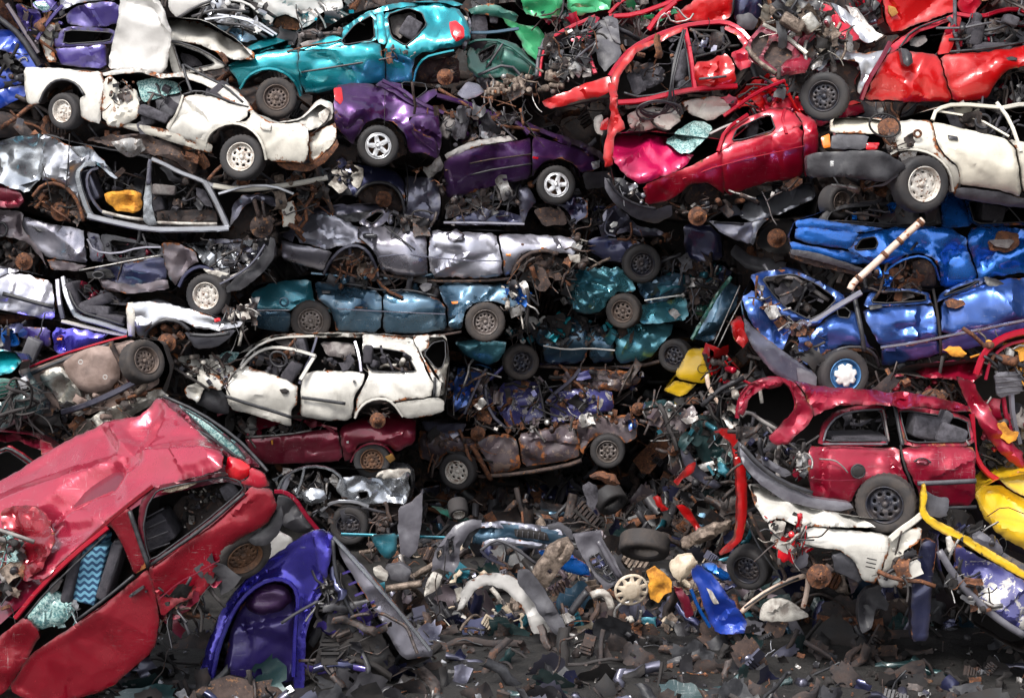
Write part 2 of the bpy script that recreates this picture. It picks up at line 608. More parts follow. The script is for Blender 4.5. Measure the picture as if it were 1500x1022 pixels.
        if lin:
            L_ = T(lin)
            cf = np.linalg.solve(np.array([(q[0], q[1], 1.0) for q in L_]), np.array([q[2] for q in L_]))
        hr = [resample(h, sp) for h in hs]
        v, tr = tri2d(outer, hr, sp, s.rng)
        bm = bmesh.new()
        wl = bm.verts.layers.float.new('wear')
        loops = [outer] + hs
        vv, dist = [], []
        dall = np.min([np_in_dist([(q.x, q.y) for q in v], L)[1] for L in loops], axis=0) / sc_
        for qi, q in enumerate(v):
            z = 0.0
            if lin:
                z = cf[0] * q.x + cf[1] * q.y + cf[2]
            elif usez:
                sw = sz = 0
                for c in ctrl:
                    r2 = (q.x - c[0]) ** 2 + (q.y - c[1]) ** 2 + 1
                    k = 1 / r2 / math.sqrt(r2) if r2 < 1e6 else 0
                    k = 1 / (r2 ** 1.25)
                    sw += k; sz += k * c[2]
                z = sz / sw
            dd = float(dall[qi])
            p0 = s.pt(q.x, q.y, d + z, form)
            vert = bm.verts.new(p0)
            vert[wl] = math.exp(-dd / .03) * edgex  # nearness to panel edges, for rust wear and edge darkening
            vv.append(vert); dist.append(dd)
        for t in tr:
            A, B, D_ = (vv[i] for i in t[:3])
            nrm = (B.co - A.co).cross(D_.co - A.co)
            q = [vv[i] for i in t]
            if nrm.dot(A.co - CAMP) > 0: q = q[::-1]
            try: bm.faces.new(q)
            except ValueError: pass
        bm.normal_update()
        nn = [x.normal.copy() for x in vv]
        sd_ = s.seed + (hash_(name) % 7) * 1.7
        FL = [tuple(f) for f in folds]
        if big > 42 and cr >= .02:
            rg = s.rng
            x0, x1, y0, y1 = min(xs), max(xs), min(ys), max(ys)
            for _ in range(2 + int(big / 60)):
                fx, fy = rg.uniform(x0, x1), rg.uniform(y0, y1)
                an = rg.uniform(0, math.pi)
                L = rg.uniform(.35, .9) * big * .6
                FL.append((fx - math.cos(an) * L, fy - math.sin(an) * L, fx + math.cos(an) * L, fy + math.sin(an) * L,
                           rg.uniform(.18, .6) * small, rg.choice((-1, -1, 1)) * min(.075, .012 + cr) * rg.uniform(.5, 1.1) * min(1, small / 45), rg.uniform(.15, .6)))
        for qi, (x, nrm, dd) in enumerate(zip(vv, nn, dist)):
            k = min(1, dd / .08) * .7 + .3
            o = crumple(x.co, cr, sd_) * k
            for fd in FL:
                ax, ay, bx, by, wd, am = fd[:6]
                asy = fd[6] if len(fd) > 6 else 1.0
                dx, dy = bx - ax, by - ay
                L2 = dx * dx + dy * dy or 1
                q = v[qi]
                t = ((q.x - ax) * dx + (q.y - ay) * dy) / L2
                tc = max(0, min(1, t))
                ds = math.hypot(q.x - ax - tc * dx, q.y - ay - tc * dy)
                side = (q.x - ax) * dy - (q.y - ay) * dx
                wq = wd * (asy if side > 0 else 1.0)
                if ds < wq: o += am * (1 - ds / wq) * k
            if dd < rnd * 1.4:
                u = 1 - dd / (rnd * 1.4)
                o -= rnd * u * u
            x.co += nrm * o
        bm.normal_update()
        for e in bm.edges:
            if len(e.link_faces) == 1 or e.calc_face_angle(0) > .5: e.smooth = False
        bnd = [e for e in bm.edges if len(e.link_faces) == 1]
        ex = bmesh.ops.extrude_edge_only(bm, edges=bnd)
        for g in ex['geom']:
            if isinstance(g, bmesh.types.BMVert): g.co += Vector((0, sk, 0))
        bmesh.ops.delete(bm, geom=[x for x in bm.verts if not x.link_faces], context='VERTS')
        o = finish(bm, name, M[mat or s.col], par or s.root, s.org)
        if label: o['label'] = label
        if par is None:
            s.host(name, pts, o)
            if o.parent == s.root and name not in SUBS: s.plist.append((o, outer))
        if seal:
            for h in hs:
                b2 = bmesh.new()
                pl = [s.pt(q[0], q[1], d - .004, form) for q in resample(h, 7)]
                tube(b2, pl, .009, 5, closed=True)
                finish(b2, 'window_seal', M['seal'], o if par is None else par, s.org)
        return o
    def bar(s, name, pts, r, mat, d=0.0, par=None, seg=6, flat=1.0, closed=False, sm=1, form=True, label=None, jit=0.0):
        """r in photo pixels"""
        pts = T(pts)
        sc_ = F / s.yy(s.cx, s.cy)
        pl = [s.pt(q[0] + s.rng.uniform(-jit, jit), q[1] + s.rng.uniform(-jit, jit), q[2] + d, form) for q in pts]
        if sm and not closed: pl = smoothline(pl, sm)
        bm = bmesh.new()
        painted = M[mat].name.endswith('paint')
        if painted:
            seg = 5 if seg == 6 else seg
            if r >= 3 and flat == 1.0: flat = .55
            r = r * .92
        tube(bm, pl, r / sc_, seg, 0, flat, closed)
        bmesh.ops.recalc_face_normals(bm, faces=bm.faces)
        o = finish(bm, name, M[mat], par or s.root, s.org, smooth=not painted)
        if label: o['label'] = label
        if par is None: s.host(name, pts, o)
        return o
    def wheel(s, x, y, dpx, style='holes', rim='steelg', tyre='rubber', yaw=0, tilt=0, d=-.03, w=.19, name='wheel'):
        c = s.pt(x, y, d, False)
        R = dpx / 2 / (F / (c.y))
        yaw += s.rng.uniform(-6, 6); tilt += s.rng.uniform(-6, 6)
        wh = bpy.data.objects.new(name, None)
        C.objects.link(wh)
        wh.empty_display_size = .1
        wh.parent = s.root
        wh.location = c - s.org
        wheel_meshes(wh, R, style, rim, tyre, yaw, tilt, w, s.rng.uniform(0, 6))
        return wh
    def brake(s, x, y, rpx=12, yaw=0, mat='rust', d=.1, arms=True, tilt=0, spring=False):
        c = s.pt(x, y, d, False)
        R = rpx / (F / c.y)
        bm = bmesh.new()
        m4 = Matrix.Translation(c) @ Matrix.Rotation(math.radians(yaw), 4, 'Z') @ Matrix.Rotation(math.radians(tilt), 4, 'X')
        lathe(bm, [(.01, -.055), (R * .22, -.055), (R * .24, -.035), (R * .5, -.03), (R * .52, -.004), (R * .95, 0), (R, .004), (R, .022), (.3 * R, .03), (.01, .03)], m4, 24)
        for k in range(4):
            a = k * math.tau / 4 + .4
            box(bm, m4 @ Matrix.Translation((math.cos(a) * R * .37, -.035, math.sin(a) * R * .37)), .014, .02, .014)
        br = finish(bm, 'brake_disc', M[mat], s.root, s.org)
        if arms:
            bm = bmesh.new()
            rg = s.rng
            for k in range(5):
                a = rg.uniform(-.4, 3.6)
                e = c + Vector((math.cos(a) * R * rg.uniform(1.3, 2.8), rg.uniform(.15, .5), math.sin(a) * R * rg.uniform(1.0, 2.2)))
                md = (c + e) / 2 + Vector((rg.uniform(-.05, .05), .05, rg.uniform(-.05, .05)))
                tube(bm, smoothline([c + Vector((0, .05, 0)), md, e]), rg.uniform(.010, .03), 6, rg.choice([0, 0, 1]))
            box(bm, Matrix.Translation(c + Vector((R * .8, .04, R * .6))) @ Matrix.Rotation(.7, 4, 'Y'), R * .7, .07, R * .45, 0, .008)
            if spring:
                pl = [c + Vector((math.cos(t * .7) * .055 + R * .9, .16 + math.sin(t * .7) * .055, .02 + t * .0085)) for t in range(34)]
                tube(bm, pl, .009, 5, 0)
            finish(bm, 'suspension', [M['brown'], M['mech']], s.root, s.org)
        return br
    def mess(s, name, poly, n, ms=('mech', 'brown', 'plastic', 'rust', 'alu'), d=.1, dd=.25, size=1.0, par=None, kinds=(0, 1, 2, 3, 4)):
        bm = bmesh.new()
        scatter(bm, T(poly), n, lambda x, y: s.yy(x, y) + d, dd, size, s.rng, len(ms), kinds)
        o = finish(bm, name, [M[k] for k in ms], par or s.root, s.org)
        o['kind'] = 'stuff'
        return o
    def seat(s, x, y, h=60, ang=0, mat='fabric', d=.45, w=.48, name='seat', head=True, cush=True):
        """h: height of the backrest in pixels, ang: lean in the picture (deg, clockwise)"""
        c = s.pt(x, y, d, False)
        H = h / (F / c.y)
        m4 = Matrix.Translation(c) @ Matrix.Rotation(math.radians(ang), 4, 'Y')
        bm = bmesh.new()
        box(bm, m4 @ Matrix.Translation((0, 0, H * .5)), .16, w, H, 0, .055, 3)
        if head: box(bm, m4 @ Matrix.Translation((0, 0, H * 1.18)), .10, w * .5, .17, 0, .04, 3)
        if cush: box(bm, m4 @ Matrix.Translation((.22, 0, .02)) @ Matrix.Rotation(-.15, 4, 'Y'), .48, w, .15, 0, .055, 3)
        for v in bm.verts:
            v.co += noise.noise_vector(v.co * 6) * .025
        return finish(bm, name, M[mat], s.root, s.org)
    def slab(s, name, x, y, wpx, hpx, ang=0, mat='fabric', d=.3, t=.12, par=None, bev=.03, yaw=0, bump=.02):
        c = s.pt(x, y, d, False)
        k = F / c.y
        m4 = Matrix.Translation(c) @ Matrix.Rotation(math.radians(ang), 4, 'Y') @ Matrix.Rotation(math.radians(yaw), 4, 'Z')
        bm = bmesh.new()
        box(bm, m4, wpx / k, t, hpx / k, 0, min(bev, t * .45, wpx / k * .3, hpx / k * .3), 2)
        bmesh.ops.subdivide_edges(bm, edges=bm.edges[:], cuts=2)
        for v in bm.verts: v.co += noise.noise_vector(v.co * 5 + Vector((s.seed, 0, 0))) * bump
        return finish(bm, name, M[mat], par or s.root, s.org)
    def ring(s, name, x, y, rpx, tube_px, mat, sq=1.0, ang=0, d=.2, par=None, tiltd=0.0):
        pts = circ(x, y, rpx, 20, sq, math.radians(ang))
        pts = [(q[0], q[1], tiltd * (q[1] - y) / rpx) for q in pts]
        return s.bar(name, pts, tube_px, mat, d, par, 6, closed=True, form=False)

def hash_(t):
    h = 7
    for ch in t: h = (h * 31 + ord(ch)) & 0xffffff
    return h

def fbox(bm, m4, sx, sy, sz, mi):
    v = [bm.verts.new(m4 @ Vector((x * sx, y * sy, z * sz))) for x in (-.5, .5) for y in (-.5, .5) for z in (-.5, .5)]
    for q in ((0, 1, 3, 2), (4, 6, 7, 5), (0, 4, 5, 1), (2, 3, 7, 6), (0, 2, 6, 4), (1, 5, 7, 3)):
        f = bm.faces.new([v[i] for i in q]); f.material_index = mi
        for e in f.edges: e.smooth = False

def scatter(bm, poly, n, Yf, dd, size, rg, nm, kinds):
    x0 = min(q[0] for q in poly); x1 = max(q[0] for q in poly)
    y0 = min(q[1] for q in poly); y1 = max(q[1] for q in poly)
    done = tries = 0
    while done < n and tries < n * 30:
        tries += 1
        x, y = rg.uniform(x0, x1), rg.uniform(y0, y1)
        if not inside(x, y, poly): continue
        done += 1
        c = P(x, y, Yf(x, y) + rg.uniform(0, dd))
        k = rg.choice(kinds)
        mi = rg.randrange(nm)
        S = size * rg.uniform(.6, 1.4)
        rot = Matrix.Rotation(rg.uniform(0, 6.28), 4, 'Y') @ Matrix.Rotation(rg.uniform(-.7, .7), 4, 'X') @ Matrix.Rotation(rg.uniform(-.6, .6), 4, 'Z')
        m4 = Matrix.Translation(c) @ rot
        if k == 0:      # wire or hose
            pts = [c]
            dr = Vector((rg.uniform(-1, 1), rg.uniform(-.3, .3), rg.uniform(-1, .6)))
            for _ in range(4):
                dr = dr + Vector((rg.uniform(-.8, .8), rg.uniform(-.4, .4), rg.uniform(-.9, .6)))
                pts.append(pts[-1] + dr.normalized() * .09 * S)
            tube(bm, smoothline(pts, 1), rg.choice([.004, .006, .009, .014]) * (.6 + .4 * S), 5, mi, cap=False)
        elif k == 1:    # bent torn plate
            a, b = rg.uniform(.05, .16) * S, rg.uniform(.04, .10) * S
            nx, nz = 4, 3
            g = [[bm.verts.new(m4 @ (Vector(((i / nx - .5) * a * 2 * rg.uniform(.85, 1.15), 0, (j / nz - .5) * b * 2 * rg.uniform(.8, 1.2))) + Vector((0, rg.uniform(-.03, .03) * S + .25 * a * math.sin(i * 1.3 + x), 0)))) for j in range(nz + 1)] for i in range(nx + 1)]
            for i in range(nx):
                for j in range(nz):
                    f = bm.faces.new((g[i][j], g[i + 1][j], g[i + 1][j + 1], g[i][j + 1])); f.material_index = mi
        elif k == 2:
            fbox(bm, m4, rg.uniform(.03, .12) * S, rg.uniform(.03, .08) * S, rg.uniform(.02, .07) * S, mi)
        elif k == 3:
            r = rg.uniform(.015, .045) * S; L = rg.uniform(.02, .10) * S
            lathe(bm, [(.001, -L), (r * .9, -L), (r, -L * .8), (r, L * .8), (r * .6, L), (.001, L)], m4, 10, mi)
        elif k == 5:    # bent channel, bumper or sill scrap
            L = rg.uniform(.14, .34) * S; hh = rg.uniform(.02, .055) * S; cv = rg.uniform(-.6, .6)
            tw = rg.uniform(-1.2, 1.2)
            g = []
            for i in range(9):
                t = i / 8 * 2 - 1
                g.append([bm.verts.new(m4 @ Matrix.Rotation(tw * t, 4, 'X') @ Vector((t * L, dy - cv * t * t * L + noise.noise(Vector((t * 2, x, y))) * .05, zz * hh + noise.noise(Vector((t * 3, y, x))) * .04))) for dy, zz in ((.05, -1), (-.01, -.95), (-.03, -.2), (-.02, .3), (-.03, .95), (.05, 1))])
            for i in range(8):
                for j in range(5):
                    f = bm.faces.new((g[i][j], g[i + 1][j], g[i + 1][j + 1], g[i][j + 1])); f.material_index = mi
        elif k == 6:    # long looping hose or loom
            pts = [c]
            dr = Vector((rg.uniform(-1, 1), 0, rg.uniform(-1, 1)))
            for _ in range(7):
                dr = (dr + Vector((rg.uniform(-.7, .7), rg.uniform(-.3, .3), rg.uniform(-.9, .6)))).normalized()
                pts.append(pts[-1] + dr * .11 * S)
            tube(bm, smoothline(pts, 2), rg.choice([.007, .011, .018]), 6, mi)
        elif k == 7:    # ribbed casing
            for q_ in range(rg.randint(3, 6)):
                fbox(bm, m4 @ Matrix.Translation((q_ * .035 * S, 0, 0)), .022 * S, .05 * S, rg.uniform(.10, .16) * S, mi)
            fbox(bm, m4 @ Matrix.Translation((.08 * S, .03, 0)), .22 * S, .03, .13 * S, mi)
        elif k == 8:    # torn sheet of bodywork
            a, b = rg.uniform(.14, .34) * S, rg.uniform(.10, .22) * S
            sd = rg.uniform(0, 30)
            n1, n2 = 9, 7
            g = []
            for i in range(n1 + 1):
                row = []
                for j in range(n2 + 1):
                    uu, ww = i / n1 * 2 - 1, j / n2 * 2 - 1
                    f1 = 1 + .35 * noise.noise(Vector((ww * 1.7, sd, 0)))
                    f2 = 1 + .35 * noise.noise(Vector((uu * 1.7, sd, 5)))
                    p = Vector((uu * a * f1, 0, ww * b * f2))
                    q_ = m4 @ p
                    p.y = crumple(q_, .10, sd) + .12 * a * math.sin(uu * 2 + sd)
                    row.append(bm.verts.new(m4 @ p))
                g.append(row)
            for i in range(n1):
                for j in range(n2):
                    if (i in (0, n1 - 1) and j in (0, n2 - 1)) or rg.random() < .02: continue
                    f = bm.faces.new((g[i][j], g[i + 1][j], g[i + 1][j + 1], g[i][j + 1])); f.material_index = mi
        else:           # long strip, folded
            L = rg.uniform(.12, .32) * S; ww = rg.uniform(.008, .028) * S
            pts = [m4 @ Vector(((t / 4 - .5) * 2 * L, rg.uniform(-.03, .03), rg.uniform(-.10, .10) * L)) for t in range(5)]
            tube(bm, pts, ww, 4, mi, .35)

def wheel_meshes(wh, R, style, rim, tyre, yaw=0, tilt=0, w=.19, spin=0):
    m4 = Matrix.Rotation(math.radians(yaw), 4, 'Z') @ Matrix.Rotation(math.radians(tilt), 4, 'X') @ Matrix.Rotation(spin, 4, 'Y')
    ri = R * .60
    bm = bmesh.new()
    prof = [(ri * .97, -.01 + .02), (ri, -.004), (ri * 1.04, -.014), (R * .74, -.024), (R * .86, -.022), (R * .93, -.012), (R * .975, .004), (R, .02), (R, .05), (R * .985, w * .5), (R, w - .05), (R, w - .02), (R * .94, w), (R * .7, w + .01), (ri * .97, w - .02)]
    def jit(j, k):
        if j in (7, 8, 10, 11): return -.010 if k % 2 else 0
        if j == 6: return -.006 if k % 2 else 0
        if j == 3: return 0
        return 0
    lathe(bm, prof, m4, 64, 0, jit)
    finish(bm, 'tyre', M[tyre], wh)
    bm = bmesh.new()
    r = ri
    lathe(bm, [(r * 1.03, -.012), (r * 1.04, -.022), (r * .99, -.024), (r * .955, -.010), (r * .93, .02), (r * .86, .045)], m4, 40)
    H = []
    dz = .03
    yf = lambda q: dz + .012 * math.cos(q / r * 6.0)
    if style == 'holes':
        H = [circ(math.cos(a) * r * .62, math.sin(a) * r * .62, r * .085, 8) for a in (k * math.tau / 12 for k in range(12))]
    elif style == 'bigholes':
        H = [circ(math.cos(a) * r * .60, math.sin(a) * r * .60, r * .14, 10, .75, a + 1.57) for a in (k * math.tau / 8 for k in range(8))]
    elif style == 'slots':
        H = [circ(math.cos(a) * r * .70, math.sin(a) * r * .70, r * .12, 10, .45, a + 1.57) for a in (k * math.tau / 8 for k in range(8))]
    elif style == 'star':
        H = []
        for k in range(5):
            a = k * math.tau / 5
            H.append(wedge(r * .34, r * .80, a - .42, a + .42))
        yf = lambda q: -.012 + .03 * max(0, .4 - abs(q / r - .0)) - .008
        dz = -.01
    elif style == 'trim':
        H = [circ(math.cos(a) * r * .74, math.sin(a) * r * .74, r * .13, 8, .8, a + 1.57) for a in (k * math.tau / 7 for k in range(7))]
        yf = lambda q: -.035 + .03 * (q / r) ** 2
        dz = -.03
    disc_holes(bm, r * (.90 if style not in ('star',) else .96), H, yf, m4)
    lathe(bm, [(.001, dz - .028), (r * .15, dz - .026), (r * .19, dz - .012), (r * .20, dz + .012)], m4, 14)
    if style != 'trim':
        for k in range(5 if style != 'star' else 4):
            a = k * math.tau / (5 if style != 'star' else 4) + .3
            lathe(bm, [(.001, dz - .02), (.011, dz - .02), (.012, dz + .01)], m4 @ Matrix.Translation((math.cos(a) * r * .33, 0, math.sin(a) * r * .33)), 6)
    finish(bm, 'rim', M[rim], wh)
    if style == 'cap':
        b3 = bmesh.new()
        out = [(r * (.74 if k % 6 in (0, 1, 2, 3) else .58) * math.cos(k * math.tau / 42), r * (.74 if k % 6 in (0, 1, 2, 3) else .58) * math.sin(k * math.tau / 42), 0) for k in range(42)]
        v, tr = tri2d(out, [], r / 6, random.Random(2))
        vv = [b3.verts.new(m4 @ Vector((q.x, -.035 + .02 * (math.hypot(q.x, q.y) / r) ** 2 + .006 * math.cos(math.hypot(q.x, q.y) / r * 14), q.y))) for q in v]
        for t in tr: b3.faces.new([vv[i] for i in t])
        ex = bmesh.ops.extrude_edge_only(b3, edges=[e for e in b3.edges if len(e.link_faces) == 1])
        for g in ex['geom']:
            if isinstance(g, bmesh.types.BMVert): g.co += (m4.to_3x3() @ Vector((0, .03, 0)))
        bmesh.ops.delete(b3, geom=[x for x in b3.verts if not x.link_faces], context='VERTS')
        finish(b3, 'hub_cap', M['trim'], wh)
    bm = bmesh.new()
    lathe(bm, [(.001, .09), (r * .5, .085), (r * .75, .09), (r * .8, .10)], m4, 20)
    finish(bm, 'brake_drum', M['black' if style != 'star' else 'steelr'], wh)

class Bit(Car):
    """a loose piece: an Empty with parts, no hull"""
    def __init__(s, name, label, cat, Y, x, y, cr=.02, col='alu', group=None, **k):
        super().__init__(name, label, cat, Y, col, None, None, cr=cr, group=group, root=(x, y), **k)

def piece(name, label, cat, Y, pts, mat, cr=.02, group=None, th=.05, d=0, holes=(), soft=1, **k):
    """a loose sheet as ONE top-level mesh"""
    t = T(pts)
    c = Bit(name, label, cat, Y, sum(q[0] for q in t) / len(t), max(q[1] for q in t), cr)
    o = c.panel(name, pts, mat, holes, sk=th, seal=False, soft=soft, **k)
    return solo(c, o, name, label, cat, group)
def solo(c, o, name, label, cat, group=None):
    o.parent = None
    o.location = c.org
    bpy.data.objects.remove(c.root)
    ALLC.remove(c)
    o.name = name
    tag(o, label, cat, group)
    return o
def rod(name, label, cat, Y, pts, r, mat, seg=8, group=None, flat=1.0, sm=1, **k):
    t = T(pts)
    c = Bit(name, label, cat, Y, t[0][0], max(q[1] for q in t))
    o = c.bar(name, pts, r, mat, seg=seg, flat=flat, sm=sm, **k)
    return solo(c, o, name, label, cat, group)
# ---------------------------------------------------------------- paints
def paints():
    W = (.74, .71, .65)
    M['white'] = paint('white paint', W, 0, .35, .58, .65, 1.2, coat=.7)
    M['whiterust'] = paint('rusty white paint', (.70, .66, .58), 0, .4, .75, .5, 1.2, coat=.4)
    M['teal'] = paint('teal metallic paint', (.0, .33, .40), .7, .27, .12, .22, .5)
    M['purple'] = paint('purple metallic paint', (.085, .022, .14), .75, .3, .42, .35, .9)
    M['crimson'] = paint('crimson paint', (.50, .002, .026), .4, .32, .2, .15, .9, coat=.5)
    M['scarlet'] = paint('scarlet paint', (.52, .002, .004), .25, .3, .2, .12, .6, coat=.5)
    M['magenta'] = paint('magenta red paint', (.34, .003, .030), .45, .33, .25, .2, 1.3, coat=.5)
    M['pinkred'] = paint('faded cherry red paint', (.27, .001, .014), .6, .24, .15, .12, .9, coat=.6)
    M['wine'] = paint('wine red metallic paint', (.22, .005, .03), .6, .3, .15, .35, .8)
    M['creamwhite'] = paint('cream white paint', (.78, .72, .60), 0, .35, .45, .45, 1.0, coat=.7)
    M['lilac'] = paint('silver lilac metallic paint', (.46, .46, .54), .88, .31, .35, .35, .5)
    M['silver'] = paint('silver metallic paint', (.56, .57, .62), .92, .29, .38, .4, .4)
    M['chrome'] = paint('creased bright silver paint', (.50, .53, .58), .9, .18, .15, .3, .4)
    M['bluegreen'] = paint('dark blue green metallic paint', (.045, .115, .185), .8, .25, .3, .35, 1.1)
    M['tealdark'] = paint('scuffed petrol teal paint', (.03, .21, .28), .75, .3, .35, .4, 1.2)
    M['blue'] = paint('bright blue metallic paint', (.006, .15, .62), .7, .24, .25, .12, .5)
    M['cobalt'] = paint('cobalt blue paint', (.01, .06, .45), .3, .3, .25, .25, .6)
    M['blueviolet'] = paint('violet blue metallic paint', (.045, .125, .44), .8, .3, .4, .2, .9)
    M['violet'] = paint('glossy indigo violet paint', (.07, .055, .52), .75, .18, .08, .1, .3)
    M['indigo'] = paint('dark indigo paint', (.05, .03, .22), .45, .3, .4, .35, .7)
    M['navy'] = paint('dark navy paint', (.03, .035, .10), .75, .3, .3, .35, .7)
    M['slate'] = paint('slate metallic paint', (.11, .11, .16), .8, .3, .35, .4, .8)
    M['taupe'] = paint('dark taupe metallic paint', (.15, .12, .14), .8, .3, .35, .45, .8)
    M['greypaint'] = paint('grey lilac metallic paint', (.32, .31, .37), .85, .25, .3, .4, .6)
    M['navyflake'] = paint('navy paint flaking to white', (.05, .05, .22), .3, .4, .5, .5, .6, flake=(.5, .47, .42))
    M['brownwreck'] = paint('burnt brown wreck paint', (.085, .06, .075), .3, .5, .95, .9, 1.2, flake=(.22, .15, .12), coat=.3)
    M['green'] = paint('bright green paint', (.03, .42, .16), .3, .3, .2, .25, .5)
    M['bottlegreen'] = paint('bottle green paint', (.012, .13, .10), .4, .3, .3, .35, .7)
    M['greywhite'] = paint('grey white paint', (.62, .60, .58), 0, .4, .25, .35, .5, coat=.5)
    M['yellow'] = paint('yellow paint', (.85, .52, .01), 0, .35, .15, .25, .7)
    M['darkgreen'] = paint('blackish green paint', (.02, .06, .065), .4, .3, .3, .5, 1.3)
paints()
M['hotpink'] = paint('pink crimson paint', (.62, .006, .10), .3, .3, .12, .1, .8, coat=.8)
M['petrol'] = paint('pale petrol metallic paint', (.10, .36, .45), .75, .26, .3, .3, .9)
M['skysheenroof'] = paint('sky sheen cherry roof paint', (.44, .022, .06), .5, .26, .08, .2, .9, coat=.9)  # paler copy of the body red; sky reflection put into the colour

# ================================================================ white saloon, top left
c = Car('crushed_saloon', 'rusty white saloon with crushed roof and torn doors lying over the stripped silver shell', 'car', 20.6, 'white',
        '36,102 110,104 150,108 205,104 240,112 268,110 300,120 340,142 365,164 402,180 440,174 468,150 486,160 480,178 450,205 448,234 392,230 384,213 374,196 357,184 336,181 316,188 305,200 298,212 285,216 230,200 180,186 150,180 118,168 114,143 112,124 95,117 78,120 66,132 58,150 45,152 38,146',
        (40, 128, 450, 212, 42), ky=-.0045)
c.panel('front_fender', '33,98 60,97 110,101 148,104 153,118 150,140 147,182 130,180 116,172 115,143 122,139 112,124 95,117 78,120 66,132 58,152 45,155 37,148', cr=.02)
c.panel('side_panel', '148,122 160,108 170,118 175,133 198,128 203,150 203,172 178,188 158,184 147,172', 'whiterust', cr=.10, d=-.03)
c.panel('roof_rail', '148,106 170,101 205,98 238,108 268,104 300,112 345,128 372,160 360,164 335,148 300,124 266,113 235,115 205,106 172,109 152,112', cr=.03)
c.panel('rear_door', '268,140 290,135 318,142 345,153 364,157 362,170 352,178 330,181 313,188 303,200 300,213 270,205 248,196 240,186 258,165', cr=.05)
c.panel('sill', '180,178 240,188 300,205 312,214 310,226 285,220 232,203 178,188', 'whiterust', cr=.03)
c.panel('quarter_panel', '318,118 345,130 362,150 374,164 398,178 446,180 453,190 450,240 398,238 389,232 384,213 374,196 357,184 336,181 342,178 358,178 366,168 366,156 345,146 322,136', 'whiterust', cr=.04)
c.panel('boot_lid', '402,178,.1 440,170,.1 468,145,.4 486,150,.5 489,166,.4 478,183,.2 450,192 446,180', cr=.04)
c.panel('number_plate', '463,166 482,154 488,172 474,182', 'whitebit', cr=.01, d=.1)
c.panel('rear_bumper', '450,194 476,184 492,178 494,200 474,226 452,242', 'whiterust', cr=.05, d=.1)
c.panel('rear_valance', '400,238 450,240 474,226 492,202 496,212 478,238 450,254 420,250', 'rust', cr=.04, d=.12)
c.panel('fuel_flap', '379,178 390,176 398,182 396,192 384,191 379,186', d=-.012, cr=.01)
c.panel('windscreen', '200,118,.3 225,112,.3 262,120,.3 266,135,.3 235,142,.3 205,150,.3', 'glass', cr=.08)
c.panel('floor_mat', '225,142 266,136 262,158 250,172 228,158', 'greyplastic', cr=.03, d=.35)
c.seat(212, 180, 22, 75, 'fabric', d=.3, head=False)
c.slab('seat_cushion', 228, 168, 44, 15, 22, 'fabric', .15, .3)
c.slab('seat', 330, 140, 26, 34, -40, 'fabricdark', .5, .4)
c.bar('window_frame', '268,95 272,112 281,136', 2.2, 'seal')
c.bar('window_frame', '270,95 300,112 330,126 356,150', 1.8, 'seal')
c.bar('belt_trim', '268,139 290,132 318,141 345,152 364,157', 1.6, 'plastic')
c.bar('door_edge', '268,140 262,160 248,188', 2.2, 'whiterust')
c.bar('arch_lip', '301,214 304,200 315,188 336,180 358,183 376,196 386,214 390,234', 2.4, 'whiterust')
c.bar('arch_lip', '58,150 66,131 78,119 95,116 113,123 123,139', 2.0, 'plastic')
c.mess('door_hardware', '155,112 200,112 204,170 165,178', 22, d=-.02, dd=.1, size=.6)
c.mess('torn_rear', '400,182 445,185 445,205 405,195', 14, d=.1, size=.7)
c.mess('cabin_debris', '205,120 340,130 345,150 250,180 205,170', 34, ('fabricdark', 'plastic', 'mech', 'white'), d=.25, dd=.5)
c.mess('underbody', '150,186 300,224 400,240 400,250 290,236 150,196', 26, d=.15, dd=.5)
c.wheel(92, 163, 53, 'slots', 'steelw', yaw=-18)
c.wheel(353, 230, 67, 'bigholes', 'steelw', yaw=-12)

# ================================================================ teal hatchback
c = Car('crushed_hatchback', 'dented teal hatchback with round red tail lamp on top of the purple and white wrecks', 'car', 22.2, 'teal',
        '336,94 352,76 395,66 430,54 470,44 505,22 545,10 590,2 650,2 684,14 690,50 676,68 664,82 655,84 625,88 606,104 602,120 562,122 520,124 480,136 446,140 440,138 432,118 415,106 385,104 366,112 354,126 338,114',
        (335, 102, 690, 62, 34), cr=.05)
c.panel('bonnet', '332,84,.1 352,72,.3 396,52,.7 420,50,.7 438,58,.3 424,70,.1 395,72,0 350,88', cr=.05)
c.panel('front_fender', '334,93 352,84 395,74 425,69 437,74 438,108 445,141 438,138 430,118 412,105 390,103 368,112 358,122 350,128 344,112 335,104', cr=.02)
c.panel('door', '437,75 452,72 556,60 563,86 565,122 520,127 448,139 441,126 436,100', cr=.07)
c.panel('door_window_frame', '436,72 500,42 530,20 548,14 560,60 452,74', holes=['500,60 520,36 546,22 549,58 505,66'], cr=.02)
c.panel('roof', '500,48,.1 530,18 570,4 620,0,.2 662,-2,.2 682,8,.2 640,10 600,9 560,16 530,28', cr=.04)
c.panel('pillar', '549,18 563,15 567,62 563,66 553,62', cr=.02, d=-.02)
c.panel('quarter_panel', '560,17 600,9 640,8 672,12 686,30 690,56 678,66 660,70 620,78 607,88 604,121 566,123 562,84 566,62', holes=['567,22 598,12 618,19 625,36 608,56 594,67 573,54'], cr=.085)
c.panel('tail_light', '656,30 668,27 680,38 681,54 668,62 660,51', 'redlens', d=-.13, cr=0, rnd=.03)
c.panel('tailgate', '684,12,.1 692,35,.2 690,60,.2 680,80,.3 676,70,.1 688,50', 'greypaint', cr=.03, d=.05)
c.panel('number_plate', '679,22 686,24 684,36 678,34', 'whitebit', d=-.02)
c.bar('side_moulding', '441,106 480,100 530,92 578,84', 1.6, 'plastic', d=-.02)
c.bar('arch_flare', '352,130 362,112 380,102 400,100 420,108 434,122 440,140', 2.6, 'teal', d=-.02)
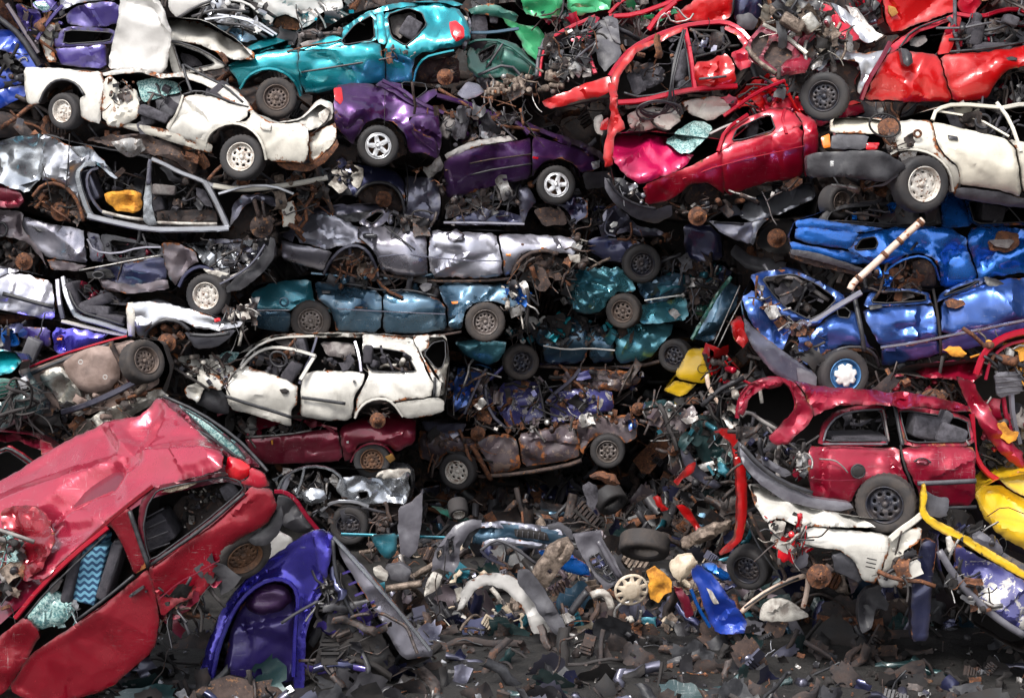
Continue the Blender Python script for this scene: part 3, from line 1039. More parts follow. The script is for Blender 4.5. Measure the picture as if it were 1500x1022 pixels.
c.bar('arch_flare', '606,120 610,100 622,84 645,78 665,74', 2.2, 'teal')
c.panel('headliner', '570,24 598,16 612,22 600,44 586,58 574,50', 'liner', d=.4, cr=.08)
c.slab('seat_back', 602, 42, 26, 30, 30, 'fabric', .35, .1)
c.panel('dashboard', '440,62 480,48 505,52 500,66 470,70 445,72', 'liner', d=.1, cr=.08)
c.bar('bent_gutter', '420,76 455,66 490,62 500,58', 1.3, 'rust', d=-.03)
c.mess('scuttle_parts', '415,52 500,40 505,58 430,70', 26, ('plastic', 'mech', 'liner'), d=.1)
c.mess('torn_metal', '560,70 612,66 606,82 562,84', 14, ('rust', 'liner', 'mech'), d=-.02, dd=.05, size=.6)
c.mess('torn_grille', '332,76 352,78 350,88 334,92', 8, ('plastic', 'black'), d=0, size=.5)
c.panel('wheel_house', '606,122 612,100 625,88 655,84 672,86 676,120 650,126', 'brown', d=.35, cr=.05)
c.wheel(405, 143, 60, 'holes', 'steeld', 'rubberdust', yaw=8)
c.brake(652, 113, 12, mat='rust', spring=True)

# ================================================================ purple hatchback
c = Car('crushed_hatchback', 'purple hatchback with two silver five spoke wheels and caved in roof', 'car', 21.8, 'purple',
        '495,124 560,120 640,128 700,150 760,180 800,196 850,214 882,232 884,262 850,262 845,240 820,232 795,240 780,262 700,288 655,292 640,240 630,228 598,224 590,200 570,180 545,176 530,190 520,212 492,195 490,150',
        (490, 165, 885, 250, 38), ky=.003, cr=.055)
c.panel('rear_quarter', '492,124 520,119 560,122 600,138 640,160 645,178 620,170 598,172 610,190 640,205 646,236 620,226 600,226 594,200 578,180 556,172 535,182 526,200 518,200 498,186 488,160', cr=.06)
c.panel('rear_bumper', '488,158 510,168 535,176 524,200 517,214 500,196 490,184', cr=.02, d=-.03)
c.panel('tail_light', '488,128 501,126 504,146 499,154 490,146', 'redlens', cr=0, d=-.02)
c.panel('tailgate_frame', '560,116,.1 600,124 612,136 640,128 642,138 616,158 596,150 580,138 548,124', 'purple', holes=['588,120 622,122 626,132 608,146 592,140'], cr=.02, d=-.03)
c.panel('side_panel', '600,172 642,160 648,200 646,230 620,212 604,196', cr=.11)
c.panel('front_door', '650,232 700,214 760,205 779,200 778,262 740,270 690,284 654,292 650,262', cr=.04)
c.panel('door_inner', '650,226 690,206 752,196 760,205 700,214 654,234', 'greywhite', cr=.03, d=.02)
c.panel('front_fender', '780,196 810,206 850,216 872,232 882,244 866,252 852,254 840,240 820,232 800,236 786,250 779,262', cr=.03)
c.panel('bonnet', '770,176,.6 800,190,.4 850,205,.4 884,222,.3 886,240,.1 866,230 830,212 780,196', cr=.03)
c.panel('headlight', '866,236 880,234 880,246 868,250', 'clearlens', cr=.03, d=-.01)
c.panel('front_bumper', '852,252 900,250 902,268 880,276 858,280', 'plastic', cr=.02)
c.bar('roof_edge', '640,140 680,150 720,168 760,180 775,196', 4.5, 'purple')
c.bar('roof_edge', '642,130 690,158 720,184 750,186 790,192', 2.6, 'rust')
c.bar('window_frame', '560,118 590,132 612,150 650,166', 3.6, 'purple', d=-.06)
c.bar('door_crease', '652,250 700,236 778,226', 1.2, 'brown', d=-.03)
c.bar('side_moulding', '652,270 700,252 778,240', 1.5, 'plastic', d=-.03)
c.panel('indicator', '780,228 790,230 789,234 780,233', 'redlens', cr=0, d=-.02)
c.panel('glass_frame', '668,138 684,118 702,122 712,134 700,142 682,146', 'greypaint', d=.1, cr=.02)
c.slab('seat_back', 676, 180, 22, 46, 14, 'fabric', .25, .3)
c.slab('seat_back', 655, 188, 18, 30, 24, 'liner', .3, .3)
c.panel('window_glass', '700,176 728,180 740,196 712,208 702,200', 'clearlens', d=.15, cr=.03)
c.mess('cabin_debris', '640,170 760,175 755,200 660,215', 40, ('plastic', 'fabricdark', 'mech', 'purple', 'brown'), d=.05, dd=.4)
c.mess('torn_pillars', '600,150 760,165 780,190 640,172', 30, ('purple', 'brown', 'rust', 'plastic'), d=-.05, dd=.3, kinds=(0, 1, 4))
c.bar('aerial', '564,134 563,185', .5, 'black', d=-.1)
c.panel('wheel_house', '522,212 530,190 545,178 570,180 590,200 598,228 575,240', 'brown', d=.3, cr=.04)
c.wheel(554, 214, 61, 'star', 'alloy', yaw=4)
c.wheel(815, 271, 58, 'star', 'alloy', yaw=4)
c.mess('underbody', '600,228 650,240 655,290 780,266 780,276 655,300 600,240', 22, d=.15, dd=.4)

# ================================================================ crimson crushed hatchback, middle right
c = Car('crushed_hatchback', 'crimson hatchback with folded bonnet and crazed windscreen left of the black bumper', 'car', 20.2, 'crimson',
        '890,196 940,190 1000,196 1070,205 1100,180 1150,160 1190,160 1198,180 1196,240 1176,262 1120,270 1062,290 1052,278 1034,268 1012,270 996,286 970,296 945,300 900,270 888,232',
        (890, 262, 1198, 200, 36), cr=.045)
c.panel('bonnet', '892,196,.5 930,190,.6 985,200,.6 992,222,.3 1020,226,.1 1000,248 940,272 915,258 898,236 888,212', 'hotpink', cr=.05, sp=4)
c.panel('front_fender', '940,272 1000,248 1052,222 1060,222 1062,290 1052,278 1034,268 1012,270 996,286 980,296 946,302', cr=.03)
c.panel('door', '1054,222 1080,208 1130,196 1176,182 1178,262 1120,270 1062,290', cr=.03)
c.panel('door_window_frame', '1054,222 1066,190 1090,172 1130,158 1162,160 1178,184 1130,198 1080,210', holes=['1072,206 1080,188 1128,166 1136,190 1090,204'], cr=.02)
c.panel('rear_quarter', '1176,182 1164,160 1176,165 1196,176 1200,200 1198,246 1178,264', cr=.03)
c.bar('pillar', '1150,160 1146,176 1152,196', 3, 'crimson')
c.panel('windscreen', '974,205,.2 1005,180,.5 1030,176,.5 1044,186,.3 1036,204,.1 1010,226,0 992,222,.0', 'glass', cr=.08)
c.bar('wiper_rail', '1040,196 1060,186 1082,178', 2, 'greywhite', d=-.05)
c.bar('pillar', '1052,222 1062,190 1096,168', 3.5, 'crimson', d=-.05)
c.panel('front_bumper', '885,258 892,262 905,284 930,302 960,308 985,300 986,318 962,330 930,322 900,300 886,278', 'bumpergrey', cr=.015, d=-.1)
c.panel('grille', '898,258 916,262 945,288 944,300 926,296 904,280', 'plastic', cr=.05, d=.05)
c.bar('bumper_rail', '890,262 905,285 930,300 960,306', 2.5, 'plastic', d=-.15)
c.bar('belt_moulding', '1000,262 1060,240 1178,214', 1.0, 'crimson', d=-.02)
c.panel('wheel_house', '1000,290 1012,272 1034,268 1052,278 1058,300 1020,310', 'brown', d=.3, cr=.05)
c.brake(1022, 317, 14, spring=True)
c.mess('headlight_wreck', '896,262 950,280 945,300 905,284', 22, ('plastic', 'alu', 'mech', 'clearlens'), d=-.02, dd=.2, size=.6)
c.mess('underbody', '985,300 1060,292 1176,264 1180,272 1065,305 990,312', 20, d=.1, dd=.4)
c.ring('steering_wheel', 1108, 196, 12, 1.2, 'plastic', .6, -20, d=.4)
c.slab('seat_back', 1100, 190, 16, 26, 10, 'fabric', .5, .3)

# ================================================================ cream white car, right
c = Car('crushed_estate', 'cream white car with big black rear bumper and rusty wheel arch at the right edge', 'car', 16.8, 'creamwhite',
        '1216,172 1260,170 1300,176 1360,160 1400,150 1500,152 1560,160 1600,200 1600,300 1500,296 1402,286 1408,262 1396,238 1375,226 1345,222 1320,228 1300,222 1230,222',
        (1216, 222, 1520, 232, 50), cr=.03, kz=0)
c.panel('tailgate', '1216,172,.3 1260,170,.2 1290,172,.2 1302,182 1300,196 1280,196 1216,194', cr=.015)
c.panel('quarter_panel', '1290,196 1302,180 1330,174 1366,176 1372,206 1382,226 1402,244 1408,264 1400,290 1394,278 1390,252 1374,232 1352,222 1320,220 1306,224 1300,216', 'whiterust', cr=.03)
c.panel('rear_door', '1366,176 1392,182 1476,202 1490,222 1498,290 1460,278 1404,272 1406,256 1400,240 1382,224 1372,204', cr=.02)
c.panel('front_door', '1478,202 1520,212 1600,222 1600,300 1500,290 1492,222', cr=.02)
c.panel('sill', '1402,274 1460,280 1500,292 1600,300 1600,312 1490,306 1398,290', 'greyplastic', cr=.02)
c.panel('door_handle', '1388,196 1404,199 1405,206 1390,204', 'plastic', cr=0, d=-.02)
c.panel('tail_light', '1202,200 1216,194 1218,216 1206,218', 'orangelens', cr=0, d=-.02)
c.panel('tail_light', '1270,208 1290,208 1286,220 1268,220', 'redlens', cr=0, d=-.03)
c.panel('plate_recess', '1220,195 1274,197 1268,220 1214,218', 'greyplastic', cr=.01)
c.panel('plate', '1224,198 1270,200 1265,216 1220,215', 'plastic', cr=.01, d=.02)
c.panel('rear_bumper', '1180,228,.15 1200,222,.1 1290,219,-.15 1330,242,-.1 1318,256,-.1 1296,268,-.2 1240,260,-.1 1184,262,.1', 'plastic', cr=.015, d=-.12, sk=.14)
c.panel('bumper_corner', '1262,278 1296,268 1330,242 1322,256 1296,274', 'bumpergrey', cr=.01, d=-.2)
c.panel('tow_ball', '1217,236 1223,236 1223,246 1217,246', 'trim', cr=0, d=-.26, rnd=.03)
c.bar('exhaust_pipe', '1218,271 1234,272 1256,276', 2.4, 'alu', d=-.05)
c.bar('silencer', '1244,274 1258,279', 6, 'cast', d=0, sm=0)
c.ring('fuel_neck', 1344, 196, 5, 2, 'rust', d=-.02)
c.bar('window_pillar', '1366,176 1372,160 1400,152 1470,158', 3.5, 'creamwhite')
c.bar('window_pillar', '1368,162 1430,172 1478,200', 2.2, 'creamwhite', d=.05)
c.bar('window_pillar', '1460,150 1480,176 1496,222', 3.2, 'whiterust')
c.bar('window_pillar', '1470,158 1500,152 1560,156', 4, 'whiterust')
c.panel('headliner', '1380,166,.4 1420,158,.4 1440,176,.4 1400,180,.4', 'liner', cr=.08)
c.ring('steering_wheel', 1440, 178, 11, 2.4, 'plastic', .9, 0, d=.25)
c.panel('fuel_filler_tray', '1286,182 1300,170 1318,172 1322,190 1308,200 1288,196', 'rust', cr=.06, d=-.06)
c.ring('cable_loop', 1296, 184, 23, 1.6, 'black', .72, 15, d=-.12)
c.bar('arch_lip', '1304,226 1320,218 1352,220 1376,232 1392,252 1396,280', 2.4, 'whiterust', d=-.02)
c.mess('torn_edge', '1290,205 1345,205 1320,225 1300,222', 14, ('rust', 'whiterust', 'mech'), d=-.06, dd=.1, size=.6)
c.mess('cabin_debris', '1375,160 1500,160 1490,200 1400,180', 34, ('plastic', 'fabricdark', 'liner', 'mech', 'creamwhite'), d=.2, dd=.5)
c.panel('wheel_house', '1300,224 1350,224 1380,236 1392,262 1380,300 1320,260', 'under', d=.25, cr=.04)
c.panel('mud_flap', '1316,226 1346,218 1342,232 1330,246 1322,240', 'alu', cr=.05, d=-.02)
c.wheel(1353, 270, 84, 'slots', 'steelw', yaw=14, d=-.1)
c.wheel(1232, 296, 50, 'holes', 'steeld', yaw=30, d=1.0)
# ================================================================ top left corner
c = Car('crushed_van', 'bright cobalt blue van corner at the left edge, above the white saloon\'s bonnet', 'van', 22.3, 'cobalt',
        '-60,20 0,25 30,50 57,96 56,130 38,165 0,165 -60,170', None, cr=.05)
c.panel('side_panel', '-40,40 0,42 20,44 38,70 57,98 56,112 36,100 18,80 0,74 -40,70')
c.panel('sill', '-40,134 0,131 36,124 38,140 20,150 0,160 -40,166')
c.panel('door_skin', '-40,100 0,98 10,96 26,116 34,124 0,130 -40,132', cr=.03, d=.05)
c.bar('roof_rail', '-40,0 0,28 30,52 57,96', 4.5, 'plastic')
c.bar('hook', '28,90 30,86 38,84 40,90', 1.5, 'alu')
c.mess('torn_frame', '0,70 30,90 36,125 0,130', 26, ('plastic', 'mech', 'black'), d=-.02)
c = Car('crushed_estate', 'dark indigo wreck with an empty door window frame behind the upright white sheet', 'car', 22.5, 'indigo',
        '16,-20 180,-20 183,40 158,66 156,100 95,98 60,92 40,50 16,30', None, cr=.07)
c.panel('tailgate', '95,22 112,8 140,3 168,2 182,12 177,34 150,40 128,42 98,36', cr=.06)
c.panel('door', '78,70 120,66 156,62 156,101 90,97 84,86', cr=.03)
c.panel('window_frame', '90,42 100,38 170,42 172,64 120,68 80,70 77,58', holes=['96,44 166,48 160,60 92,65'], cr=.02, d=-.03)
c.panel('side_panel', '20,4 56,16 66,40 60,62 40,50 26,30', cr=.12)
c.panel('side_panel', '60,28 84,34 78,60 82,92 68,90 56,60', 'whiterust', cr=.12, label='torn pale purple side panel')
c.panel('bonnet', '84,-16 160,-16 170,0 140,2 110,6 88,18', 'lilac', cr=.05)
c.panel('filler_cap', '137,70 144,70 144,78 137,78', 'alu', d=-.03, cr=0)
c.bar('torn_pillar', '10,6 22,24 38,50 56,78', 4, 'taupe', d=-.1)
c.bar('torn_pillar', '92,8 78,22 62,44 54,58', 3, 'indigo', d=-.1)
c.panel('windscreen', '48,4 72,2 82,10 68,22 54,14', 'glass', cr=.06)
c.mess('torn_metal', '20,0 95,0 85,90 60,90', 40, ('plastic', 'indigo', 'mech', 'rust', 'taupe'), d=-.1, dd=.3)
piece('bonnet_panel', 'tall creased white sheet panel standing upright between the indigo and white wrecks', 'body panel', 21.6,
      '176,-30 214,-30 240,12,-.1 252,50,-.1 243,108 200,104,-.1 155,101 164,62,.1 172,30', 'greywhite', cr=.06, th=.03)
c = Car('crushed_hatchback', 'white wreck with sloping roof and an empty side window right of the upright sheet', 'car', 21.9, 'white',
        '236,22 300,28 350,58 376,88 340,98 262,110 240,106', None, cr=.03)
c.panel('roof', '246,26,.6 290,30,.7 340,56,.5 372,74,.3 374,88,.1 345,88 325,80 290,64 244,58,.1', cr=.04)
c.panel('door_frame', '241,60 262,60 296,72 330,94 328,100 264,110 252,108', holes=['254,66 262,66 296,78 316,94 268,104'], cr=.01)
c.panel('dash', '262,76 286,82 300,96 268,100', 'fabricdark', d=.35, cr=.05)
c.bar('gutter', '243,60 270,64 298,74 332,96', 1.6, 'plastic', d=-.02)
c.bar('pillar', '254,66 266,106', 1.6, 'alu')
c.panel('scuttle', '318,78 326,74 336,90 330,96', 'rust', cr=.05, d=-.05)
c = Car('crushed_car', 'silver wreck with bare rusty wheel arch at the top, left of the teal roof', 'car', 23.2, 'greywhite',
        '365,-20 500,-25 510,10 470,30 450,45 420,48 395,40 372,24', None, cr=.05)
c.panel('front_wing', '365,6 380,-12 440,-14 500,-6 505,14 470,18 458,34 440,44 436,30 420,22 402,26 396,38 374,22', cr=.05)
c.panel('headlight', '368,14 382,10 386,26 374,26', 'black', d=-.05, cr=.05)
c.panel('wheel_house', '398,40 404,26 420,22 438,32 440,46', 'rust', d=.15)
c.panel('bonnet', '440,-14,.3 510,-20,.3 520,0,.3 500,-2 460,-2', 'clearlens', cr=.08)
c.mess('torn_metal', '430,20 510,0 515,20 460,40', 24, ('liner', 'alu', 'plastic', 'teal'), d=-.1)
c = Car('crushed_car', 'pale grey stripped wreck of bent frames between the white roof and silver wing', 'car', 22.9, 'greywhite',
        '250,-20 370,-20 374,20 410,52 360,66 320,50 255,28', None, cr=.07)
c.panel('bonnet', '244,-10 306,-12 312,4 285,14 260,27 246,14', 'greywhite', cr=.03)
c.panel('roof', '290,10 340,4 366,12 360,20 310,22', 'plastic', cr=.05)
c.panel('door', '305,34 350,40 380,56 360,64 330,52', 'bluegreen', cr=.08)
c.panel('side_panel', '300,22 340,16 372,26 395,48 360,42 320,34', 'silver', cr=.1)
for q in ('258,27 290,8 312,2', '280,24 320,14 366,18', '300,30 350,22 400,52', '318,20 372,30 405,50', '322,34 360,38 390,56', '335,0 362,4 380,20'):
    c.bar('bent_frame', q, 2.2, c.rng.choice(['greywhite', 'silver', 'plastic']), d=-.1, jit=1.5)
c.mess('torn_metal', '260,0 380,0 400,55 300,50', 60, ('plastic', 'mech', 'silver', 'greywhite', 'black'), d=-.1, dd=.3)

# ================================================================ greens, top middle
c = Car('crushed_car', 'bottle green flattened wreck with a triangular window frame beside the teal tail', 'car', 23.0, 'bottlegreen',
        '684,10 760,0 830,30 820,120 770,130 700,130 684,70', None, cr=.07)
c.panel('door_frame', '684,72 700,62 735,56 760,66 786,96 784,112 700,116 684,100', holes=['700,78 728,64 720,82 706,92'], cr=.03, d=-.1)
c.panel('door', '736,66 760,72 784,98 780,110 746,104 730,90', 'bottlegreen', cr=.03, d=-.13)
c.panel('roof_sheet', '730,24 762,34 790,40 802,58 790,92 770,78 756,50', 'green', cr=.1, d=-.12)
c.panel('roof_sheet', '684,12 720,4 760,20 756,34 720,24 690,22', 'bottlegreen', cr=.06, d=-.1)
c.panel('seat_panel', '690,20 712,14 716,44 710,60 690,58', 'fabric', cr=.04)
c.slab('headrest', 724, 24, 14, 22, 5, 'fabric', 0, .1)
c.bar('waist_rail', '686,48 720,48 760,42', 3, 'bluegreen', d=-.2)
c.bar('window_frame', '686,64 700,58 738,60 786,98', 2.2, 'bottlegreen', d=-.2)
c.bar('window_frame', '700,110 745,92 770,118', 2.2, 'greyplastic', d=-.2)
c.bar('window_frame', '712,100 738,62', 1.8, 'greyplastic', d=-.2)
c.mess('torn_metal', '690,60 800,80 790,125 700,125', 50, ('bottlegreen', 'plastic', 'mech', 'black', 'greyplastic'), d=-.1, dd=.2)
c = Car('crushed_car', 'bright green crumpled wreck along the top edge, left of the red roofs', 'car', 22.6, 'green',
        '750,-30 905,-30 900,14 855,24 824,30 780,26 755,10', None, cr=.1)
c.panel('side_panel', '762,-24 822,-24 826,8 818,26 796,28 766,20', cr=.1)
c.panel('side_panel', '828,-24 900,-24 896,12 870,18 846,24 830,14', cr=.09)
c.bar('seam', '824,-20 826,12 818,28', 1.6, 'plastic', d=-.1)
c.mess('torn_metal', '780,14 860,14 850,32 790,34', 24, ('bottlegreen', 'plastic', 'magenta', 'mech'), d=-.1)
c = Bit('gearbox', 'grimy engine block and gearbox lying between the bottle green wreck and the red wing', 'engine', 20.9, 765, 150)
bm = bmesh.new()
rg = random.Random(9)
ctr = P(765, 126, 20.9)
for k in range(26):
    x, y = rg.uniform(716, 818), 0
    y = 126 + (765 - x) * .12 + rg.uniform(-12, 12)
    q = P(x, y, 20.9 + rg.uniform(-.05, .2))
    m4 = Matrix.Translation(q) @ Matrix.Rotation(rg.choice([0, .12, 1.2]), 4, 'Y') @ Matrix.Rotation(rg.uniform(-.3, .3), 4, 'Z')
    if k % 3: box(bm, m4, rg.uniform(.07, .2), .14, rg.uniform(.05, .13), 0, .012)
    else: lathe(bm, [(.001, -.12), (.045, -.12), (.05, -.1), (.05, .1), (.001, .12)], m4 @ Matrix.Rotation(rg.choice([0, 1.57]), 4, 'Z'), 12)
for k in range(5): box(bm, Matrix.Translation(P(722 + k * 8, 136 - k * 1.5, 20.75)), .04, .05, .07, 0, .006)
finish(bm, 'engine_casing', M['cast'], c.root, c.org)
c.mess('fittings', '712,108 822,96 824,140 716,150', 34, ('cast', 'mech', 'alu', 'rust'), d=-.15, dd=.2, size=.8)
c.bar('wiring', '765,145 772,165 782,172 770,180', 1, 'black')
c.bar('wiring', '770,145 764,160 768,178', 1, 'plastic')

# ================================================================ red car with open engine bay
c = Car('crushed_hatchback', 'red hatchback with open engine bay and coiled black cables hanging over its missing door', 'car', 20.8, 'crimson',
        '790,112 798,62 830,44 884,22 900,60 925,68 1000,38 1060,30 1096,56 1102,100 1080,130 1020,132 906,152 890,144 812,160 796,150',
        (800, 150, 1100, 96, 36), cr=.04, shell='body_shell')
c.panel('front_wing', '793,147 830,132 860,120 893,108 896,134 880,143 850,147 826,156 806,160 797,156', 'scarlet', cr=.05, d=-.1)
c.bar('bay_rail', '790,112 793,82 802,60 830,42 872,24', 3.4, 'crimson', d=-.05)
c.bar('bay_rail', '786,112 789,80 798,58', 3, 'greyplastic', d=-.08)
c.bar('bulkhead', '876,26 862,50 860,76 872,108', 4.2, 'magenta', d=-.03)
c.panel('insulation', '876,28 892,22 906,28 908,52 911,82 886,106 876,92 870,60', 'greyplastic', cr=.03, d=.08)
c.panel('screen_wash_tank', '816,88 826,82 846,84 848,100 840,116 832,108 820,100', 'whitebit', cr=.03, d=-.06)
c.panel('brake_reservoir', '832,50 852,46 858,60 836,62', 'magenta', cr=.02, d=-.04)
c.panel('engine_cover', '836,66 850,64 854,86 838,84', 'alu', cr=.03, d=-.04)
c.bar('coil_spring', '846,66 850,86', 4, 'trim', d=-.1)
c.panel('battery', '852,100 866,98 868,112 852,114', 'liner', cr=.01, d=-.02)
c.mess('engine_bay', '800,62 868,30 862,108 805,118', 120, ('plastic', 'mech', 'alu', 'black', 'rust', 'greyplastic'), d=-.02, dd=.3, size=.8)
c.bar('roof_rail', '893,112 906,92 926,70 962,52 1002,38 1030,34 1062,32 1084,42 1098,58', 4.4, 'crimson')
c.panel('a_pillar', '893,118 900,100 926,66 1000,36 1006,44 936,74 908,112 904,140 896,146', 'scarlet', cr=.03, d=-.02)
c.bar('sill', '905,150 940,148 980,138 1020,130 1080,126', 4.5, 'crimson', d=-.02)
c.panel('rear_door', '1016,92 1040,86 1066,74 1078,96 1078,124 1050,130 1020,130', 'scarlet', cr=.10)
c.panel('quarter_panel', '1064,34 1086,42 1098,60 1102,98 1082,104 1070,76 1090,66 1076,50 1060,42', cr=.07)
c.bar('b_pillar', '1004,42 1012,80 1018,130', 4.2, 'crimson', d=-.02)
c.bar('window_frame', '1012,44 1060,46 1072,70 1018,84', 2, 'black')
c.bar('handle', '1024,116 1064,112', 2, 'greyplastic', d=-.1)
c.bar('door_seal', '936,76 1000,46 1008,90 1012,126 940,144 914,136', 1.8, 'seal', d=.02)
c.seat(992, 124, 50, 14, 'fabric', d=.45)
c.panel('seat_cushion', '930,92 956,86 972,96 974,118 950,132 934,126', 'fabric', cr=.06, d=.35, rnd=.05)
c.panel('door_card', '916,110 932,96 950,132 930,142', 'fabricdark', cr=.04, d=.3)
c.mess('cabin_debris', '915,80 1000,50 1010,120 930,140', 40, ('plastic', 'fabricdark', 'mech', 'rust'), d=.2, dd=.5)
c.mess('rear_debris', '1016,46 1060,46 1070,72 1020,86', 20, ('plastic', 'fabricdark', 'slate', 'mech'), d=.1, dd=.3)
for k in range(4):
    c.bar('hanging_cable', f'{998+k*2},46 {986+k*2},90 {980+k},130 {975+k*5},160 {950+k*6},{176-k*2} {932+k*3},{170-k*3} {934+k*2},156 {960},148 {985+k*3},150 {995+k},168', 1.5, 'plastic', d=-.25, sm=2, jit=2.5)
c = Car('crushed_car', 'white crumpled wreck squeezed between the coiled cables and the crimson bonnet', 'car', 21.1, 'white',
        '872,172 920,158 1000,146 1060,138 1082,160 1060,190 1000,196 900,202', None, cr=.06, W=1.2)
c.panel('bonnet', '996,148 1040,140 1070,142 1076,160 1040,178 1010,168', cr=.04, d=-.05)
c.panel('roof', '918,166 950,156 996,158 1002,172 970,190 920,184', cr=.06)
c.panel('door', '950,164 980,160 1000,176 980,192 960,186', cr=.05, d=-.06)
c.panel('tail_light', '880,178 892,170 892,190 878,192', 'redlens', cr=.02, d=-.05)
c.panel('wing', '868,172 884,166 884,200 872,196', cr=.05)
c.bar('door_gap', '948,166 960,186 976,192', 1.8, 'black', d=-.08)
c.mess('torn_metal', '890,165 1000,150 990,195 900,198', 30, ('white', 'plastic', 'mech'), d=-.08, size=.8)
piece('torn_pillar', 'long torn scarlet door pillar hanging down onto the crimson bonnet', 'body panel', 19.8,
      '890,118,.3 900,116,.3 904,138 905,160 918,186 902,198 899,224 898,242 885,247 883,222 888,198 893,172', 'scarlet', cr=.08, th=.05)
c = Car('crushed_car', 'magenta and red crumpled roof sheets at the top edge above the open engine bay', 'car', 22.3, 'magenta',
        '895,-25 1080,-25 1076,24 1050,34 1000,36 950,44 900,20', None, cr=.09)
c.panel('roof', '985,20 1012,4 1040,-12 1072,-12 1074,26 1050,32 1014,32 992,36', 'scarlet', cr=.09)
c.bar('pillar', '892,24 930,22 975,6 1010,-8', 4, 'crimson', d=-.1)
c.bar('pillar', '950,44 962,26 990,2', 4.5, 'crimson', d=-.2)
c.bar('pillar', '892,20 905,6 925,-8', 3, 'crimson', d=-.1)
c.mess('torn_metal', '900,0 990,0 975,40 910,30', 46, ('magenta', 'plastic', 'alu', 'mech', 'green'), d=-.1, dd=.3)
c.bar('bent_strip', '962,44 966,26 976,18 984,34 1010,30 1016,20', 1.6, 'alu', d=-.25)
c = Car('crushed_van', 'dark plum coloured wreck in shade at the top edge between two reds', 'van', 22.6, 'indigo',
        '1066,-25 1120,-25 1118,30 1100,60 1074,50', None, cr=.05)
c.panel('side_panel', '1070,-20 1118,-20 1116,20 1100,44 1074,30', 'navy', cr=.05)
c.panel('step', '1078,22 1100,18 1112,30 1104,46 1080,42', 'greyplastic', cr=.03, d=-.1)

# ================================================================ big red car, top right
c = Car('crushed_hatchback', 'big scarlet hatchback with bare front end, engine showing and black door mirror', 'car', 18.6, 'scarlet',
        '1192,104 1214,80 1296,74 1312,56 1346,36 1404,16 1440,20 1490,8 1560,20 1600,80 1600,150 1560,150 1540,118 1500,104 1472,110 1456,130 1446,148 1390,152 1264,150 1250,120 1262,98 1240,88 1220,92',
        (1264, 112, 1560, 104, 40), cr=.045)
c.panel('front_door', '1264,149 1282,112 1298,80 1318,70 1345,73 1368,77 1376,80 1384,110 1396,150 1330,151', cr=.075)
c.panel('quarter_panel', '1377,80 1440,75 1500,64 1560,60 1600,70 1600,130 1560,120 1530,100 1500,98 1474,104 1458,124 1446,146 1397,150 1385,110', cr=.07)
c.panel('front_pillar', '1296,82 1308,62 1344,38 1400,18 1406,26 1350,46 1322,68 1312,74', 'crimson', cr=.02)
c.panel('b_pillar', '1372,80 1382,50 1396,22 1410,24 1404,50 1392,78', cr=.02, d=-.02)
c.bar('roof_rail', '1396,20 1436,26 1470,14 1500,14 1530,40', 4, 'crimson')
c.bar('roof_rail', '1446,60 1460,40 1480,32 1500,36', 5, 'crimson', d=.2)
c.bar('window_seal', '1318,70 1336,44 1386,26', 1.5, 'seal', d=-.03)
c.bar('window_seal', '1392,76 1440,72 1500,62', 1.8, 'seal', d=-.03)
c.panel('mirror', '1319,67 1330,68 1338,76 1339,90 1332,96 1324,90', 'plastic', cr=.01, d=-.2, sk=.12, rnd=.04)
c.panel('door_handle', '1472,84 1482,81 1492,84 1490,88 1476,89', 'seal', cr=0, d=-.06)
c.seat(1420, 70, 34, 12, 'fabricdark', d=.4)
c.slab('headrest', 1480, 30, 24, 14, 20, 'fabric', .2, .15)
c.bar('roll_hoop', '1424,30 1432,48 1450,52 1462,40', 3, 'greyplastic', d=.15)
c.panel('dash', '1334,56 1356,50 1360,60 1346,70 1332,68', 'liner', cr=.04, d=.15)
c.mess('cabin_debris', '1395,30 1500,20 1500,60 1400,72', 44, ('plastic', 'fabric', 'crimson', 'mech', 'greyplastic'), d=.15, dd=.5)
c.panel('inner_wing', '1190,102 1200,88 1214,78 1232,70 1262,76 1296,72 1304,62 1306,74 1290,90 1276,110 1264,142 1256,136 1262,106 1256,92 1236,86 1216,86 1202,104', 'silver', cr=.06, d=-.03)
c.panel('headlight_bracket', '1186,98 1198,80 1210,80 1204,96 1192,104', 'alu', cr=.06, d=-.12)
c.bar('torn_edge', '1304,62 1290,90 1272,118 1262,146', 4, 'wine', d=-.06)
c.panel('wheel_house', '1212,104 1220,92 1240,88 1258,100 1262,130 1252,150 1236,140', 'under', cr=.04, d=.2)
c.bar('coil_spring', '1220,92 1222,108', 5, 'mech', d=-.02)
c.panel('radiator_frame', '1093,62 1116,34 1130,38 1178,76 1140,116 1096,86', 'wine', holes=['1100,62 1114,46 1128,54 1112,84 1101,78', '1117,84 1133,58 1164,78 1140,104'], cr=.03, d=-.3, seal=False)
c.panel('radiator', '1098,60 1116,42 1166,78 1140,108 1100,82', 'brown', cr=.02, d=-.22)
c.bar('radiator_rail', '1118,36 1150,52 1182,78', 3.5, 'whiterust', d=-.35)
c.bar('radiator_rail', '1094,70 1110,90 1136,108', 3.6, 'cast', d=-.36)
c.bar('tow_hook', '1141,100 1140,116', 3.4, 'brown', d=-.36)
c.panel('air_filter', '1126,12 1142,8 1160,14 1158,26 1136,30 1124,24', 'slate', cr=.02, d=-.1)
c.ring('air_intake', 1142, 20, 7, 2.5, 'black', .8, d=-.16)
c.slab('cylinder_head', 1160, 34, 34, 16, 30, 'cast', -.2, .2)
c.slab('cylinder_head', 1186, 34, 26, 22, 55, 'galv', -.15, .2)
c.panel('bonnet_slam_panel', '1196,2 1214,4 1240,28 1262,56 1246,62 1226,44 1206,22', 'crimson', cr=.04, d=-.1)
c.panel('inner_wing', '1214,0 1232,4 1262,30 1284,58 1270,64 1250,46 1230,22', 'silver', cr=.06, d=-.12)
